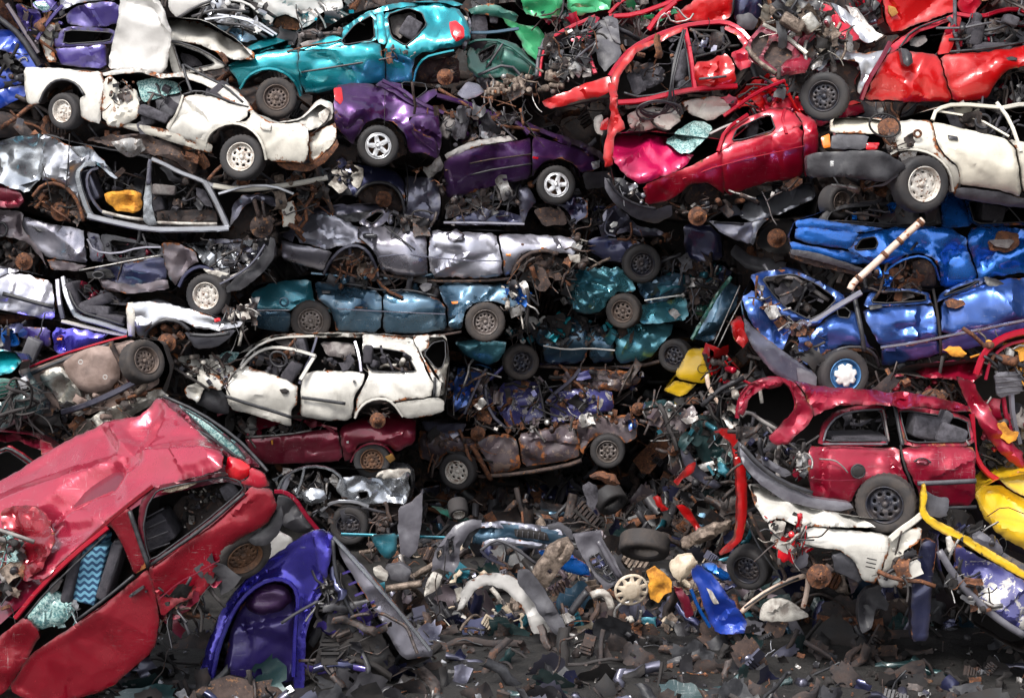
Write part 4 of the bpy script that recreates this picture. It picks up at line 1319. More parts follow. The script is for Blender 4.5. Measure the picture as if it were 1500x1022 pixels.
c.panel('scuttle', '1236,6 1256,10 1278,40 1296,52 1282,60 1262,42', 'alu', cr=.08, d=-.02)
c.panel('lower_crossmember', '1140,100 1170,76 1190,84 1182,108 1160,112 1144,112', 'magenta', cr=.08, d=-.25)
c.bar('coolant_hose', '1196,44 1206,52 1214,62 1200,74', 4.5, 'galv', d=-.3)
c.bar('strut_brace', '1218,46 1228,54 1240,50 1236,60 1216,46', 1.2, 'magenta', d=-.3)
c.mess('engine_bay', '1120,14 1200,4 1250,60 1200,90 1150,60', 130, ('cast', 'alu', 'plastic', 'mech', 'black', 'wine', 'galv'), d=-.15, dd=.35, size=.85)
c.mess('suspension', '1150,100 1200,100 1190,120 1165,125', 16, ('plastic', 'mech', 'brown'), d=-.05, dd=.3)
c.wheel(1207, 141, 71, 'holes', 'steelk', yaw=-14, tilt=4, d=-.15)
c.mess('rear_suspension', '1456,112 1510,108 1510,152 1456,152', 24, ('plastic', 'wine', 'under', 'magenta'), d=.05, dd=.4)
c = Car('crushed_car', 'scarlet wreck with a torn yellow scuff on its side, above the big scarlet hatchback', 'car', 19.4, 'scarlet',
        '1288,-25 1450,-25 1450,5 1420,30 1340,44 1308,50 1292,30', None, cr=.07)
c.panel('side_panel', '1290,-20 1400,-20 1402,8 1396,18 1344,36 1308,50 1298,30', cr=.05)
c.panel('side_panel', '1402,-20 1440,-20 1438,8 1426,26 1404,14', 'crimson', cr=.09)
c.panel('scuff', '1302,8 1312,10 1318,20 1306,26 1301,18', 'cloth', cr=.03, d=-.05)
c.mess('torn_metal', '1240,-10 1290,-10 1290,40 1250,30', 40, ('crimson', 'plastic', 'mech', 'slate'), d=-.05)
c = Car('crushed_car', 'red flattened shell folded under the black tyre of the big scarlet hatchback', 'car', 20.6, 'scarlet',
        '1062,150 1100,112 1140,112 1172,140 1176,158 1230,158 1262,148 1270,168 1226,178 1196,190 1150,166 1090,182', None, cr=.12, W=1.2)
c.panel('door', '1064,158 1100,116 1142,114 1160,140 1120,152', 'scarlet', cr=.12)
c.panel('wing', '1180,160 1230,156 1264,150 1268,166 1226,176 1200,188', 'magenta', cr=.08)
c.panel('side_panel', '1100,140 1160,138 1188,160 1194,182 1150,160 1110,166', 'crimson', cr=.13, d=-.06)
c.bar('pillar', '1060,170 1110,134 1150,118', 3, 'crimson', d=-.15)
c.bar('pillar', '1150,118 1160,150 1180,176', 2.4, 'scarlet', d=-.15)
c.mess('torn_metal', '1060,150 1150,110 1180,150 1190,180 1100,165', 70, ('scarlet', 'crimson', 'plastic', 'wine', 'black'), d=-.15, dd=.3)
# ================================================================ silver stripped shell, left
c = Car('stripped_car', 'silver stripped shell without doors, an ochre cloth showing in its cabin', 'car', 20.8, 'silver',
        '-60,205 30,198 62,194 110,208 200,226 250,240 300,262 340,274 420,270 484,262 470,296 430,312 426,340 404,345 398,310 380,294 350,300 338,335 220,336 150,322 128,324 112,292 100,276 60,264 20,276 -60,268', None, cr=.06, ky=.0015)
c.panel('boot', '-60,206 0,204 30,199 62,195 72,214 66,240 60,262 40,284 0,270 -60,262', 'chrome', cr=.11)
c.panel('quarter_panel', '60,195 96,208 116,222 132,228 118,246 112,262 116,290 126,322 114,300 100,278 84,266 58,264 66,238', 'silver', cr=.13, d=-.03)
c.panel('roof', '98,214 130,212 152,236 174,262 168,264 140,240 122,236', 'chrome', cr=.08, d=-.06)
c.panel('roof', '120,204 160,196 210,196 260,214 290,238 286,262 262,240 232,228 190,226 158,214', 'brown', cr=.14, d=.0)
c.panel('roof_lining', '160,206 205,200 215,222 190,232 168,220', 'alu', cr=.12, d=-.06)
c.bar('door_ring', '140,240 122,240 112,254 118,280 128,308 136,320', 5.5, 'chrome', d=-.04)
c.bar('door_ring', '144,246 130,250 126,268 134,292 150,312 166,318', 3, 'slate', d=0)
c.bar('sill', '128,316 160,324 220,336 280,336 335,334', 5, 'silver', d=-.06)
c.bar('sill', '150,310 180,318 210,322', 2.6, 'whitebit', d=-.02)
c.bar('sill', '228,326 280,328 318,328', 2.6, 'whitebit', d=-.02)
c.panel('b_pillar', '217,232 223,234 222,275 224,305 231,330 218,333 208,322 210,285 214,262', 'chrome', cr=.02, d=-.1)
c.panel('b_pillar_cover', '216,232 223,234 222,272 213,272', 'slate', cr=.01, d=-.14)
c.bar('roof_rail', '222,233 240,240 262,252 290,262 316,274', 4, 'silver', d=-.04)
c.bar('a_pillar', '300,266 314,290 326,316 334,334', 5.5, 'silver', d=-.04)
c.bar('wing_rail', '312,272 350,278 400,274 440,268 480,260', 4.5, 'whiterust', d=-.08)
c.bar('wing_rail', '320,284 360,272 400,272 430,284', 2.6, 'silver', d=-.12)
c.panel('front_panel', '412,300 430,292 436,310 430,330 414,334', 'whiterust', cr=.08)
c.panel('wheel_house', '336,334 340,300 356,284 384,282 404,290 412,304 396,302 380,294 360,300 350,318', 'slate', cr=.05, d=-.02)
c.panel('inner_wheel_house', '338,330 348,300 376,290 396,300 400,340 360,342', 'under', cr=.05, d=.3)
c.panel('wheel_house', '46,290 60,272 84,268 104,284 118,310 100,316 60,306', 'under', cr=.05, d=.25)
c.bar('arch_lip', '48,288 62,270 84,268 104,280 116,300 122,324', 2.8, 'rust', d=-.06)
c.panel('cloth', '150,284 168,278 190,277 207,281 208,308 190,313 172,311 156,298', 'orange', cr=.08, d=.05, rnd=.06, soft=2)
c.slab('headrest', 241, 278, 34, 15, 2, 'liner', .2, .14)
c.slab('seat_back', 134, 272, 20, 44, -20, 'slate', .25, .3)
c.slab('seat_back', 230, 290, 20, 40, -14, 'fabricdark', .4, .3)
c.panel('dashboard', '286,274 300,276 314,306 300,302 288,288', 'fabric', cr=.04, d=.1)
c.panel('cabin_floor', '228,308 316,306 320,326 230,326', 'under', cr=.03, d=.2)
c.mess('cabin_debris', '140,250 210,250 212,280 150,280', 24, ('plastic', 'fabricdark', 'brown', 'black'), d=.15, dd=.4)
c.mess('front_cabin_debris', '226,250 300,262 316,326 230,326', 60, ('plastic', 'fabricdark', 'mech', 'brown', 'greyplastic', 'black'), d=.1, dd=.5)
c.mess('engine_bay', '400,262 484,256 474,300 420,330', 80, ('mech', 'brown', 'black', 'cast', 'plastic', 'rust'), d=-.08, dd=.35)
c.mess('rear_axle', '50,272 110,276 120,318 60,312', 40, ('mech', 'brown', 'black', 'rust'), d=.02, dd=.3)
c.brake(88, 310, 14, mat='rust', spring=True)
c.brake(383, 332, 17, mat='brown', d=-.02, spring=True)
c.bar('strut', '372,292 380,318', 3.5, 'brown', d=-.02)
c.bar('strut', '384,292 388,318', 2.6, 'mech', d=-.02)
c.bar('aerial_wire', '62,240 70,268 76,300', .7, 'black', d=-.2)
c.bar('aerial_wire', '102,196 100,240 96,280', .8, 'black', d=-.2)
piece('boot_lining', 'dark wine red panel poking out at the left edge under the silver shell', 'body panel', 20.6, '-40,262 0,270 30,280 36,294 26,306 -40,304', 'wine', cr=.03)

# ================================================================ taupe car, left
c = Car('crushed_hatchback', 'dark taupe hatchback with white steel wheel, crushed between the two silver wrecks', 'car', 20.9, 'taupe',
        '-60,300 0,304 40,308 120,330 190,342 235,352 300,358 350,352 400,350 404,378 340,420 308,404 285,402 264,418 250,430 190,424 120,398 70,392 64,368 48,352 20,346 -60,350', None, cr=.05)
c.panel('quarter_panel', '-60,304 0,306 34,310 33,335 50,352 62,370 70,395 60,380 40,356 16,348 -60,350', cr=.04)
c.panel('rear_door', '33,316 70,326 122,336 124,356 129,386 96,382 68,377 52,362 33,336', 'greypaint', cr=.045)
c.panel('rear_door_sill', '68,378 128,388 118,398 74,396', cr=.04)
c.panel('side_window', '126,338 146,342 154,366 150,386 132,382', 'slate', cr=.06)
c.panel('window_frame', '146,342 168,344 240,360 238,378 160,386 150,368', holes=['160,350 200,356 236,364 230,374 166,380'], cr=.02, mat='greyplastic')
c.panel('front_door', '136,394 190,384 240,374 246,410 216,416 180,418 140,404', 'navy', cr=.05)
c.panel('front_door_lower', '140,404 180,416 246,408 248,424 190,432 150,424', 'taupe', cr=.04)
c.bar('torn_edge', '116,396 160,388 200,380 236,374', 1.4, 'alu', d=-.1)
c.bar('window_rail', '128,350 138,368 170,372 205,362 236,362', 2, 'greypaint', d=-.1)
c.panel('front_wing', '236,354 262,356 284,366 292,384 276,392 266,404 258,420 246,404 238,380', cr=.08)
c.panel('bonnet', '262,356,.3 300,352,.6 340,362,.6 356,384,.1 330,394,0 300,390,0 284,366', 'chrome', cr=.17, d=-.03)
c.panel('bonnet_frame', '300,350 350,350 404,352 398,376 360,384 336,366', 'slate', cr=.1, d=.2)
c.panel('front_bumper', '330,420 348,402 374,384 392,360 396,346 404,350 402,378 384,402 356,424 332,430', 'plastic', cr=.02, d=-.15)
c.bar('bumper_edge', '322,416 346,404 372,384 388,358', 2, 'slate', d=-.2)
c.panel('headlight', '296,392 318,396 336,400 330,408 306,404', 'whitebit', cr=.04, d=-.05)
c.bar('arch_liner', '262,420 270,402 288,390 306,392 320,404', 3.4, 'navy', d=-.02)
c.panel('door_speaker', '124,398 160,392 170,408 128,410', 'black', cr=.04, d=-.04)
c.ring('speaker_ring', 144, 403, 8, 1.6, 'plastic', .6, d=-.08)
c.panel('handle', '42,330 56,334 68,340 56,342', 'plastic', cr=0, d=-.05)
c.ring('tail_lamp_hole', 2, 336, 8, 2, 'plastic', 1.2, d=-.05)
c.brake(35, 383, 13, d=-.02)
c.mess('wheel_well', '-10,352 40,356 60,392 0,392', 30, ('under', 'black', 'brown', 'mech'), d=.05, dd=.3)
c.mess('front_end', '300,356 400,350 390,392 330,410', 90, ('chrome', 'plastic', 'mech', 'black', 'greyplastic', 'alu'), d=-.1, dd=.35, size=.8)
c.mess('cabin_debris', '130,345 236,362 236,376 150,386', 34, ('plastic', 'fabricdark', 'wine', 'mech'), d=.0, dd=.3)
c.wheel(302, 433, 64, 'slots', 'steelw', yaw=-10, d=-.1)

# ================================================================ silver lilac car, far left
c = Car('crushed_estate', 'silver lilac car with dark side moulding and missing front door at the left edge', 'car', 20.5, 'lilac',
        '-80,380 0,388 76,405 100,406 130,440 186,446 232,440 300,456 335,470 362,468 346,484 320,508 300,500 268,470 240,468 214,482 208,500 184,492 110,478 80,470 0,460 -80,455', (0, 436, 340, 480, 34), cr=.05)
c.panel('rear_door', '-20,400 30,399 76,410 79,430 80,470 40,464 -20,452', 'lilac', cr=.05)
c.panel('quarter_panel', '-80,390 0,388 32,396 4,404 -20,412 -20,452 -80,450', 'lilac', cr=.05)
c.bar('side_moulding', '4,430 40,440 78,450', 3.4, 'seal', d=-.07, flat=.5)
c.bar('b_pillar', '84,410 86,440 92,466', 4.4, 'greypaint', d=-.03)
c.bar('door_ring', '92,406 96,430 104,450 112,464 150,474 186,486', 4.6, 'silver', d=-.05)
c.bar('door_seal', '98,410 104,436 116,456 150,466 182,476', 2, 'seal', d=-.02)
c.bar('sill', '90,470 130,480 186,492', 3.4, 'whiterust', d=-.04)
c.seat(118, 452, 42, -16, 'fabricdark', d=.3, head=False)
c.slab('seat_cushion', 142, 452, 46, 14, 6, 'fabric', .2, .3)
c.slab('footwell_mat', 164, 466, 40, 12, 10, 'fabricdark', .15, .3)
c.panel('front_wing', '187,444 210,440 240,442 280,452 312,462 334,472 362,466 348,480 318,486 290,482 268,470 240,467 216,480 209,500 196,488 190,470', 'silver', cr=.07, d=-.03)
c.panel('torn_post', '184,442 196,442 200,470 198,494 186,492', 'whiterust', cr=.05, d=-.05)
c.panel('front_bumper', '268,486 300,490 346,482 336,496 318,510 286,512 276,498', 'lilac', cr=.03, d=-.04)
c.bar('bumper_strip', '278,490 310,492 336,488', 3, 'seal', d=-.12)
c.panel('indicator', '312,466 322,464 324,470 314,473', 'redlens', cr=0, d=-.12)
c.panel('headlamp_unit', '345,452 352,444 362,450 370,466 356,470 346,464', 'whitebit', cr=.08, d=-.05)
c.bar('arch_lip', '212,498 216,482 238,468 262,470 278,484', 3.2, 'plastic', d=-.02)
c.brake(244, 502, 14, d=.02, mat='rust')
c.mess('wheel_well', '216,480 270,474 276,510 216,512', 40, ('under', 'black', 'rust', 'mech'), d=.05, dd=.3)
c.mess('front_end', '330,452 372,444 372,480 340,492', 26, ('plastic', 'whitebit', 'mech', 'alu'), d=-.02)
c.mess('cabin_debris', '110,410 186,440 186,476 120,462', 34, ('plastic', 'fabricdark', 'black', 'wine'), d=.2, dd=.4)

# ================================================================ navy wrecks under the purple car
c = Car('crushed_hatchback', 'dark navy wreck with a flaked white patch and a bare hub, under the purple hatchback', 'car', 22.3, 'navy',
        '494,250 506,234 530,238 580,244 640,258 650,270 646,300 642,330 600,322 592,306 582,278 560,268 536,272 524,290 500,278', (500, 285, 650, 300, 34), cr=.05)
c.panel('front_wing', '500,246 530,240 580,248 592,264 594,300 588,284 572,270 550,268 532,274 522,290 500,280 494,262', 'navy', cr=.04)
c.panel('peeled_patch', '515,240 534,246 532,262 526,278 516,272 512,256', 'whitebit', cr=.03, d=-.03)
c.panel('door', '592,256 640,262 647,292 641,328 596,314 594,290', 'slate', cr=.07)
c.panel('bumper_end', '492,262 506,266 518,286 500,288', 'plastic', cr=.03)
c.panel('wheel_house', '522,290 532,272 556,264 582,274 594,310 560,312', 'brown', cr=.05, d=.25)
c.bar('arch_lip', '520,288 532,273 552,266 574,270 588,286 594,312 588,330', 2.6, 'plastic', d=-.04)
c.bar('strap', '594,236 598,262 596,300', .9, 'black', d=-.15)
c.brake(562, 292, 12, d=.05)
c.mess('torn_metal', '494,236 520,234 514,270 494,272', 18, ('plastic', 'whitebit', 'mech', 'navy'), d=-.05, dd=.1, size=.7)
c = Car('crushed_hatchback', 'slate grey flattened wreck with its fuel tank bared, below the purple front door', 'car', 22.4, 'slate',
        '644,330 654,296 690,284 760,266 796,280 862,292 864,332 838,330 830,312 800,300 776,306 770,332', None, cr=.07)
c.panel('side_panel', '646,330 676,312 730,306 768,316 766,331', 'navy', cr=.06)
c.panel('window_frame', '654,298 690,290 756,284 760,300 720,302 670,310 650,324', 'greyplastic', holes=['664,300 700,294 748,292 740,298 700,300 672,306'], cr=.03)
c.panel('pillar_panel', '758,276 776,274 786,296 774,310 768,330 760,312', 'slate', cr=.04, d=-.05)
c.panel('fuel_tank', '780,308 800,302 826,308 832,330 796,332', 'brown', cr=.03, d=-.05)
c.panel('quarter_panel', '800,284 860,290 862,318 840,330 832,308 812,300 796,298', 'navy', cr=.08)
c.bar('body_strip', '650,326 700,326 768,328', 2.4, 'greypaint', d=-.06)
c.mess('torn_metal', '660,285 770,270 765,312 660,322', 60, ('plastic', 'brown', 'mech', 'liner', 'slate'), d=-.1, dd=.2)
c.mess('rear_end', '830,290 866,290 864,330 834,330', 20, ('plastic', 'navy', 'mech'), d=-.05)

# ================================================================ silver lilac saloon, centre
c = Car('crushed_saloon', 'silver lilac saloon with creased doors and no wheels, flattened above the dark blue estate', 'car', 21.8, 'greypaint',
        '412,338 424,314 450,306 500,300 556,296 572,308 640,334 700,336 780,338 850,344 862,360 848,378 820,372 800,366 776,368 756,384 750,402 700,410 620,410 555,398 545,368 520,356 498,362 482,384 474,398 415,380', (412, 362, 860, 376, 34), cr=.07)
c.panel('quarter_panel', '426,314 470,312 500,318 530,334 524,348 540,358 520,357 500,360 480,366 440,356 430,344 438,326', 'lilac', cr=.09)
c.panel('boot_end', '420,318 428,314 438,328 434,342 428,356 412,346 414,332', 'slate', cr=.03, d=.02)
c.panel('rear_bumper', '412,350 440,358 488,368 480,382 474,398 440,390 414,380 410,364', 'greypaint', cr=.015, d=-.03)
c.panel('rear_door', '524,334 540,328 570,330 624,338 627,374 626,406 586,402 556,396 551,376 540,360 522,346', cr=.08)
c.panel('front_door', '628,336 680,338 726,342 734,374 738,404 700,408 628,407', 'lilac', cr=.09)
c.panel('front_wing', '728,342 780,342 838,346 850,352 846,366 840,374 818,370 800,365 780,366 764,374 754,390 750,402 738,406 736,374', 'lilac', cr=.05)
c.panel('roof', '428,312,.1 470,300,.2 556,296,.2 566,306,.1 540,310 500,316 460,316', 'slate', cr=.05)
c.panel('c_pillar_frame', '522,326 548,306 572,306 580,312 560,330 546,334', 'slate', holes=['534,322 552,310 562,312 546,328'], cr=.02, d=-.03)
c.panel('window_frame', '490,316 520,310 550,310 530,324 500,326', 'plastic', cr=.05, d=-.02)
c.panel('mirror', '650,340 668,332 682,342 678,350 664,354', 'greypaint', cr=.03, d=-.16, rnd=.03)
c.panel('indicator', '740,371 749,371 749,376 741,376', 'orangelens', cr=0, d=-.10)
c.panel('handle', '530,341 542,340 554,343 550,348 534,347', 'seal', cr=0, d=-.08)
c.panel('handle_grip', '535,342 549,342 548,345 536,345', 'silver', cr=0, d=-.11)
c.bar('side_moulding', '555,376 590,372 627,376 680,382 736,382', 1.2, 'slate', d=-.09)
c.bar('arch_lip', '474,402 482,384 500,364 520,358 538,366 550,388 554,404', 3, 'slate', d=-.02)
c.bar('arch_lip', '750,404 756,388 772,372 796,366 818,372', 3, 'brown', d=-.02)
c.bar('sill', '556,402 620,412 700,412 750,408', 2.4, 'brown', d=-.02)
c.panel('wheel_house', '480,400 490,374 510,362 530,366 548,400 520,410', 'brown', cr=.05, d=.2)
c.panel('wheel_house', '754,404 762,380 784,370 820,376 838,386 820,410', 'under', cr=.05, d=.2)
c.bar('damper', '512,362 514,388', 3, 'slate', d=.05)
c.mess('rear_suspension', '488,380 545,372 552,402 500,412', 36, ('rust', 'cast', 'rust', 'mech'), d=-.02, dd=.2, size=.8)
c.mess('front_suspension', '756,378 836,374 830,404 780,420', 56, ('rust', 'brown', 'mech', 'black'), d=-.02, dd=.3)
c.bar('torn_joint', '778,392 784,406 790,424', 4, 'rust', d=-.1, jit=1)
c.panel('headlight', '830,372 852,372 850,386 836,386', 'whitebit', cr=.06, d=-.05)
c.mess('scuttle', '560,306 600,318 640,330 640,338 570,326', 36, ('plastic', 'slate', 'mech'), d=-.05, dd=.2)
c.mess('front_end', '836,345 864,350 860,392 840,388', 24, ('plastic', 'brown', 'whitebit', 'mech'), d=-.06, dd=.2)
c.bar('window_rubber', '563,330 590,352 608,366', 1.4, 'seal', d=-.14)

# ================================================================ navy rear end with spare tyre, centre right
c = Car('crushed_hatchback', 'navy wreck with round white lamp remains and a black wheel, under the crimson hatchback', 'car', 22.7, 'navy',
        '862,350 876,320 890,302 930,306 985,320 1060,326 1062,384 1000,388 985,384 972,366 950,354 928,360 914,388 866,372', None, cr=.06)
c.panel('quarter_panel', '886,304 905,300 922,316 934,330 968,336 986,350 962,346 936,348 916,340 896,346 880,348 876,328', 'slate', cr=.08)
c.panel('rear_bumper', '860,350 880,345 912,350 940,354 928,364 915,386 886,382 864,370', 'navy', cr=.03, d=-.04)
c.panel('door', '1000,326 1056,330 1060,382 1004,384', 'navy', cr=.04)
c.panel('lamp_unit', '892,330 898,324 906,326 904,332 896,335', 'trim', cr=.02, d=-.08)
c.panel('lamp_unit', '892,336 900,336 899,341 893,340', 'trim', cr=.02, d=-.08)
c.bar('lamp_surround', '898,308 886,326 886,342 902,346', 2, 'slate', d=-.06)
c.bar('torn_seam', '924,326 926,340 922,352 904,350', 2, 'rust', d=-.08)
c.mess('torn_metal', '896,344 985,344 985,360 900,352', 22, ('rust', 'brown', 'mech'), d=-.06, dd=.2, size=.7)
c.mess('cabin_debris', '860,300 900,296 880,345 864,345', 24, ('plastic', 'navy', 'mech', 'black'), d=-.05)
c.wheel(941, 387, 58, 'holes', 'steelk', yaw=10, d=-.2)

# ================================================================ silver wreck under crimson car
c = Car('crushed_hatchback', 'silver wreck with bare rusty brake disc, wedged between crimson hatchback and blue saloon', 'car', 20.9, 'silver',
        '1034,322 1090,292 1190,264 1200,290 1196,318 1160,322 1130,322 1112,340 1104,362 1080,354 1050,344', None, cr=.04)
c.panel('bonnet', '1090,292,.3 1130,278,.4 1190,264,.4 1196,290,.1 1160,306 1120,322 1100,326 1084,318', 'silver', cr=.04, d=-.03)
c.panel('front_bumper', '1036,322 1060,324 1090,326 1110,324 1106,346 1098,358 1078,352 1056,342', 'greypaint', cr=.02, d=-.04)
c.panel('front_wing', '1100,326 1130,318 1112,334 1104,360 1098,356 1104,340', 'silver', cr=.02, d=-.05)
c.panel('grille', '1054,306 1078,300 1092,314 1064,320', 'plastic', cr=.03)
c.bar('bumper_insert', '1046,326 1064,326 1090,328', 2, 'plastic', d=-.1)
c.bar('wire', '1116,280 1126,300 1130,318 1138,330', .9, 'liner', d=-.3)
c.panel('wheel_house', '1108,360 1114,336 1134,322 1160,322 1180,340 1170,370 1130,372', 'black', cr=.03, d=.2)
c.brake(1138, 349, 14, d=-.02, mat='rust', arms=False)

# ================================================================ bright blue saloon, right
c = Car('crushed_hatchback', 'bright blue hatchback with empty rear window, a rusty pole leaning on its flank', 'car', 17.5, 'blue',
        '1154,346 1164,322 1196,312 1230,298 1300,294 1350,300 1384,284 1412,284 1500,290 1580,296 1600,340 1600,400 1500,404 1436,412 1378,424 1372,390 1350,376 1320,382 1296,400 1270,400 1160,372', (1155, 362, 1580, 372, 44), cr=.06)
c.panel('tailgate', '1166,332 1200,334 1262,340 1246,366 1214,362 1180,356 1164,350', cr=.02, d=-.06, form=False)
c.panel('tailgate_lip', '1164,323 1196,318 1230,326 1300,334 1264,342 1210,336 1166,334', cr=.02, d=-.02, form=False)
c.panel('rear_wing', '1260,342 1300,334 1340,330 1378,330 1400,336 1418,348 1420,370 1432,400 1430,416 1378,424 1376,392 1368,378 1346,372 1326,376 1310,388 1284,388 1240,368', holes=['1252,366 1262,350 1282,347 1286,356 1282,364'], cr=.075)
c.panel('rear_valance', '1156,352 1200,362 1250,369 1288,388 1250,388 1200,382 1160,368', cr=.03, d=-.02)
c.panel('bumper_beam', '1156,368 1180,372 1230,386 1280,400 1276,410 1230,400 1180,388 1158,378', 'brown', cr=.02, d=-.08, sp=4)
c.panel('crash_bar', '1158,364 1190,368 1240,384 1278,398 1276,406 1236,394 1186,380 1158,374', 'greyplastic', cr=.01, d=-.12)
c.panel('c_pillar', '1384,284 1410,282 1416,306 1426,332 1380,334 1378,304', cr=.02, d=-.02)
c.panel('window_frame', '1410,284 1500,290 1580,296 1580,332 1500,330 1424,332', holes=['1418,292 1500,297 1570,302 1570,326 1500,325 1428,328'], cr=.01)
c.panel('front_door', '1416,346 1424,334 1480,330 1580,334 1600,340 1600,396 1500,402 1434,410 1430,390 1420,368', cr=.08)
c.panel('torn_flap', '1440,348 1466,336 1492,340 1496,356 1480,370 1452,368', 'rust', cr=.08, d=-.06)
c.panel('torn_inner', '1448,352 1472,348 1488,352 1478,364 1458,362', 'liner', cr=.05, d=-.12)
c.panel('hatch_frame', '1196,328 1206,310 1234,298 1292,294 1376,300 1380,330 1300,333 1240,328', holes=['1210,324 1218,310 1240,304 1290,300 1366,306 1370,326 1300,328 1240,324'], cr=.03, mat='plastic', d=-.01)
c.bar('hatch_seal', '1200,324 1212,306 1238,300 1296,296 1340,300', 3, 'plastic', d=.1)
c.panel('parcel_shelf', '1224,320 1260,322 1330,326 1318,330 1222,330', 'slate', cr=.02, d=.0)
c.panel('cabin_trim', '1262,304 1290,304 1318,320 1280,318', 'liner', cr=.05, d=.3)
c.bar('belt_strap', '1470,296 1486,312 1500,330', 1.6, 'plastic', d=.05)
c.slab('seat_back', 1450, 312, 34, 26, 10, 'fabricdark', .45, .3)
c.bar('window_brace', '1456,326 1468,310 1480,304', 2, 'greyplastic', d=.1)
c.panel('wheel_house', '1298,398 1310,386 1330,378 1352,376 1370,388 1376,424 1330,424 1300,420', 'under', cr=.04, d=.25)
c.panel('fuel_tank', '1336,386 1356,380 1372,392 1374,424 1344,424', 'brown', cr=.02, d=.05, rnd=.04)
c.bar('arch_lip', '1294,402 1308,388 1328,378 1350,374 1368,384 1376,410', 2, 'blue', d=-.05)
c.mess('torn_corner', '1284,395 1310,400 1302,425 1282,425', 20, ('blue', 'rust', 'mech', 'brown'), d=-.02, dd=.2, size=.7)
c.mess('suspension', '1300,395 1345,385 1345,424 1310,424', 30, ('brown', 'mech', 'rust', 'under'), d=.05, dd=.25)
c.mess('cabin_debris', '1230,300 1370,306 1370,322 1240,322', 40, ('plastic', 'black', 'fabricdark', 'blue', 'mech'), d=.1, dd=.5)
r_ = rod('bent_pole', 'long rusty cream pole leaning diagonally from the blue hatchback down to the violet blue one', 'pole', 16.7,
         '1352,322 1318,352 1284,384 1262,404 1250,414 1245,424', 5.2, 'cream2', 12, sm=1)
for k, (x, y) in enumerate(((1348, 326), (1318, 353), (1296, 373), (1258, 408))):
    bm = bmesh.new()
    a, b_ = P(x + 2, y - 2, 16.7), P(x - 2, y + 2, 16.7)
    tube(bm, [a, b_], 6.4 / 132, 12)
    o = finish(bm, 'rust_collar', M['rust'], r_, r_.location)
# ================================================================ dark blue green estate, centre
c = Car('crushed_estate', 'scuffed dark blue green estate standing on two dusty steel wheels, above the white estate', 'car', 21.8, 'bluegreen',
        '364,430 376,416 430,406 456,400 560,402 640,408 692,410 768,420 774,440 742,462 738,448 720,442 695,445 680,460 676,486 560,492 490,488 486,466 470,450 440,446 426,460 422,488 370,480', (366, 452, 774, 450, 36), cr=.05)
c.panel('quarter_panel', '367,426 400,412 456,406 460,440 482,452 486,462 470,450 440,446 424,456 370,453', 'tealdark', cr=.06)
c.panel('rear_bumper', '366,455 424,456 428,466 422,489 370,480', cr=.015, d=-.02)
c.panel('rear_door', '460,410 500,414 560,426 558,489 492,486 490,470 482,452 464,438', cr=.05)
c.panel('front_door', '561,426 600,424 640,436 652,446 656,484 600,490 560,488', cr=.04)
c.panel('front_wing', '653,410 690,412 740,415 770,424 768,440 746,458 738,446 720,440 696,443 682,456 676,484 657,483 654,448 640,420', cr=.05)
c.panel('bonnet', '656,408,.5 700,408,.4 760,414,.4 772,424,.1 740,420 690,414 660,414', cr=.08)
c.bar('roof_rail', '456,400 520,406 600,408 640,400', 2.4, 'bluegreen')
c.bar('pillar', '548,404 556,416 564,428', 3, 'bluegreen', d=-.02)
c.bar('pillar', '545,400 565,425 590,436', 2.4, 'rust', d=-.05)
c.bar('window_rail', '470,414 520,416 560,426 600,424 640,434', 1.6, 'seal', d=-.05)
c.panel('mirror', '612,418 622,412 634,414 632,424 620,428', 'greyplastic', cr=.02, d=-.12)
c.panel('indicator', '660,441 672,440 671,445 662,446', 'orangelens', cr=0, d=-.08)
c.ring('filler_ring', 416, 442, 6, 1.6, 'bluegreen', d=-.03)
c.panel('handle', '470,424 484,424 484,430 471,430', 'seal', cr=0, d=-.07)
c.panel('scrape', '500,450 526,448 540,451 520,453', 'rust', cr=.01, d=-.08)
c.bar('side_moulding', '372,454 424,454', 1.3, 'greypaint', d=-.06)
c.bar('side_moulding', '494,452 560,456 652,460', 1.2, 'slate', d=-.09)
c.bar('sill', '488,488 560,493 640,492 676,486', 2.0, 'brown', d=-.01)
c.mess('crushed_front', '736,418 776,418 776,462 742,458', 46, ('alu', 'mech', 'blue', 'plastic', 'whitebit'), d=-.08, dd=.2, size=.8)
c.mess('window_debris', '470,402 640,408 640,430 480,414', 40, ('plastic', 'black', 'bluegreen', 'brown'), d=.05, dd=.3)
c.wheel(455, 470, 60, 'holes', 'steelg', 'rubberdust', yaw=6)
c.wheel(711, 472, 60, 'holes', 'steelg', 'rubberdust', yaw=2)

# ================================================================ teal crumpled wrecks, centre right
c = Car('crushed_hatchback', 'petrol teal hatchback crumpled like foil, one steel wheel, above the other teal wreck', 'car', 22.7, 'tealdark',
        '818,404 860,386 912,388 940,400 1000,394 1008,430 1010,470 940,478 930,440 912,430 896,440 880,462 842,460 824,432', None, cr=.1)
c.panel('rear_panel', '820,404 850,392 880,390 912,392 926,404 932,428 908,428 892,438 882,456 862,462 842,456 828,432', 'petrol', cr=.12, sp=3.2, label='foil like crumpled rear panel')
c.panel('quarter_panel', '932,414 960,404 1000,398 1004,428 976,440 950,446 936,430', 'bluegreen', cr=.11)
c.panel('lower_panel', '936,446 975,440 1006,432 1010,468 970,474 938,476', 'petrol', cr=.08)
c.panel('tailgate_edge', '838,440 870,438 872,452 840,454', 'petrol', cr=.08, d=-.1)
c.bar('trim_strip', '944,440 970,436 1000,432', 1.2, 'trim', d=-.12)
c.bar('axle_stub', '860,396 876,386 894,378', 2.4, 'cast', d=-.25)
c.mess('torn_metal', '818,404 850,395 845,455 822,440', 30, ('teal', 'plastic', 'mech', 'alu'), d=-.12, dd=.2, size=.8)
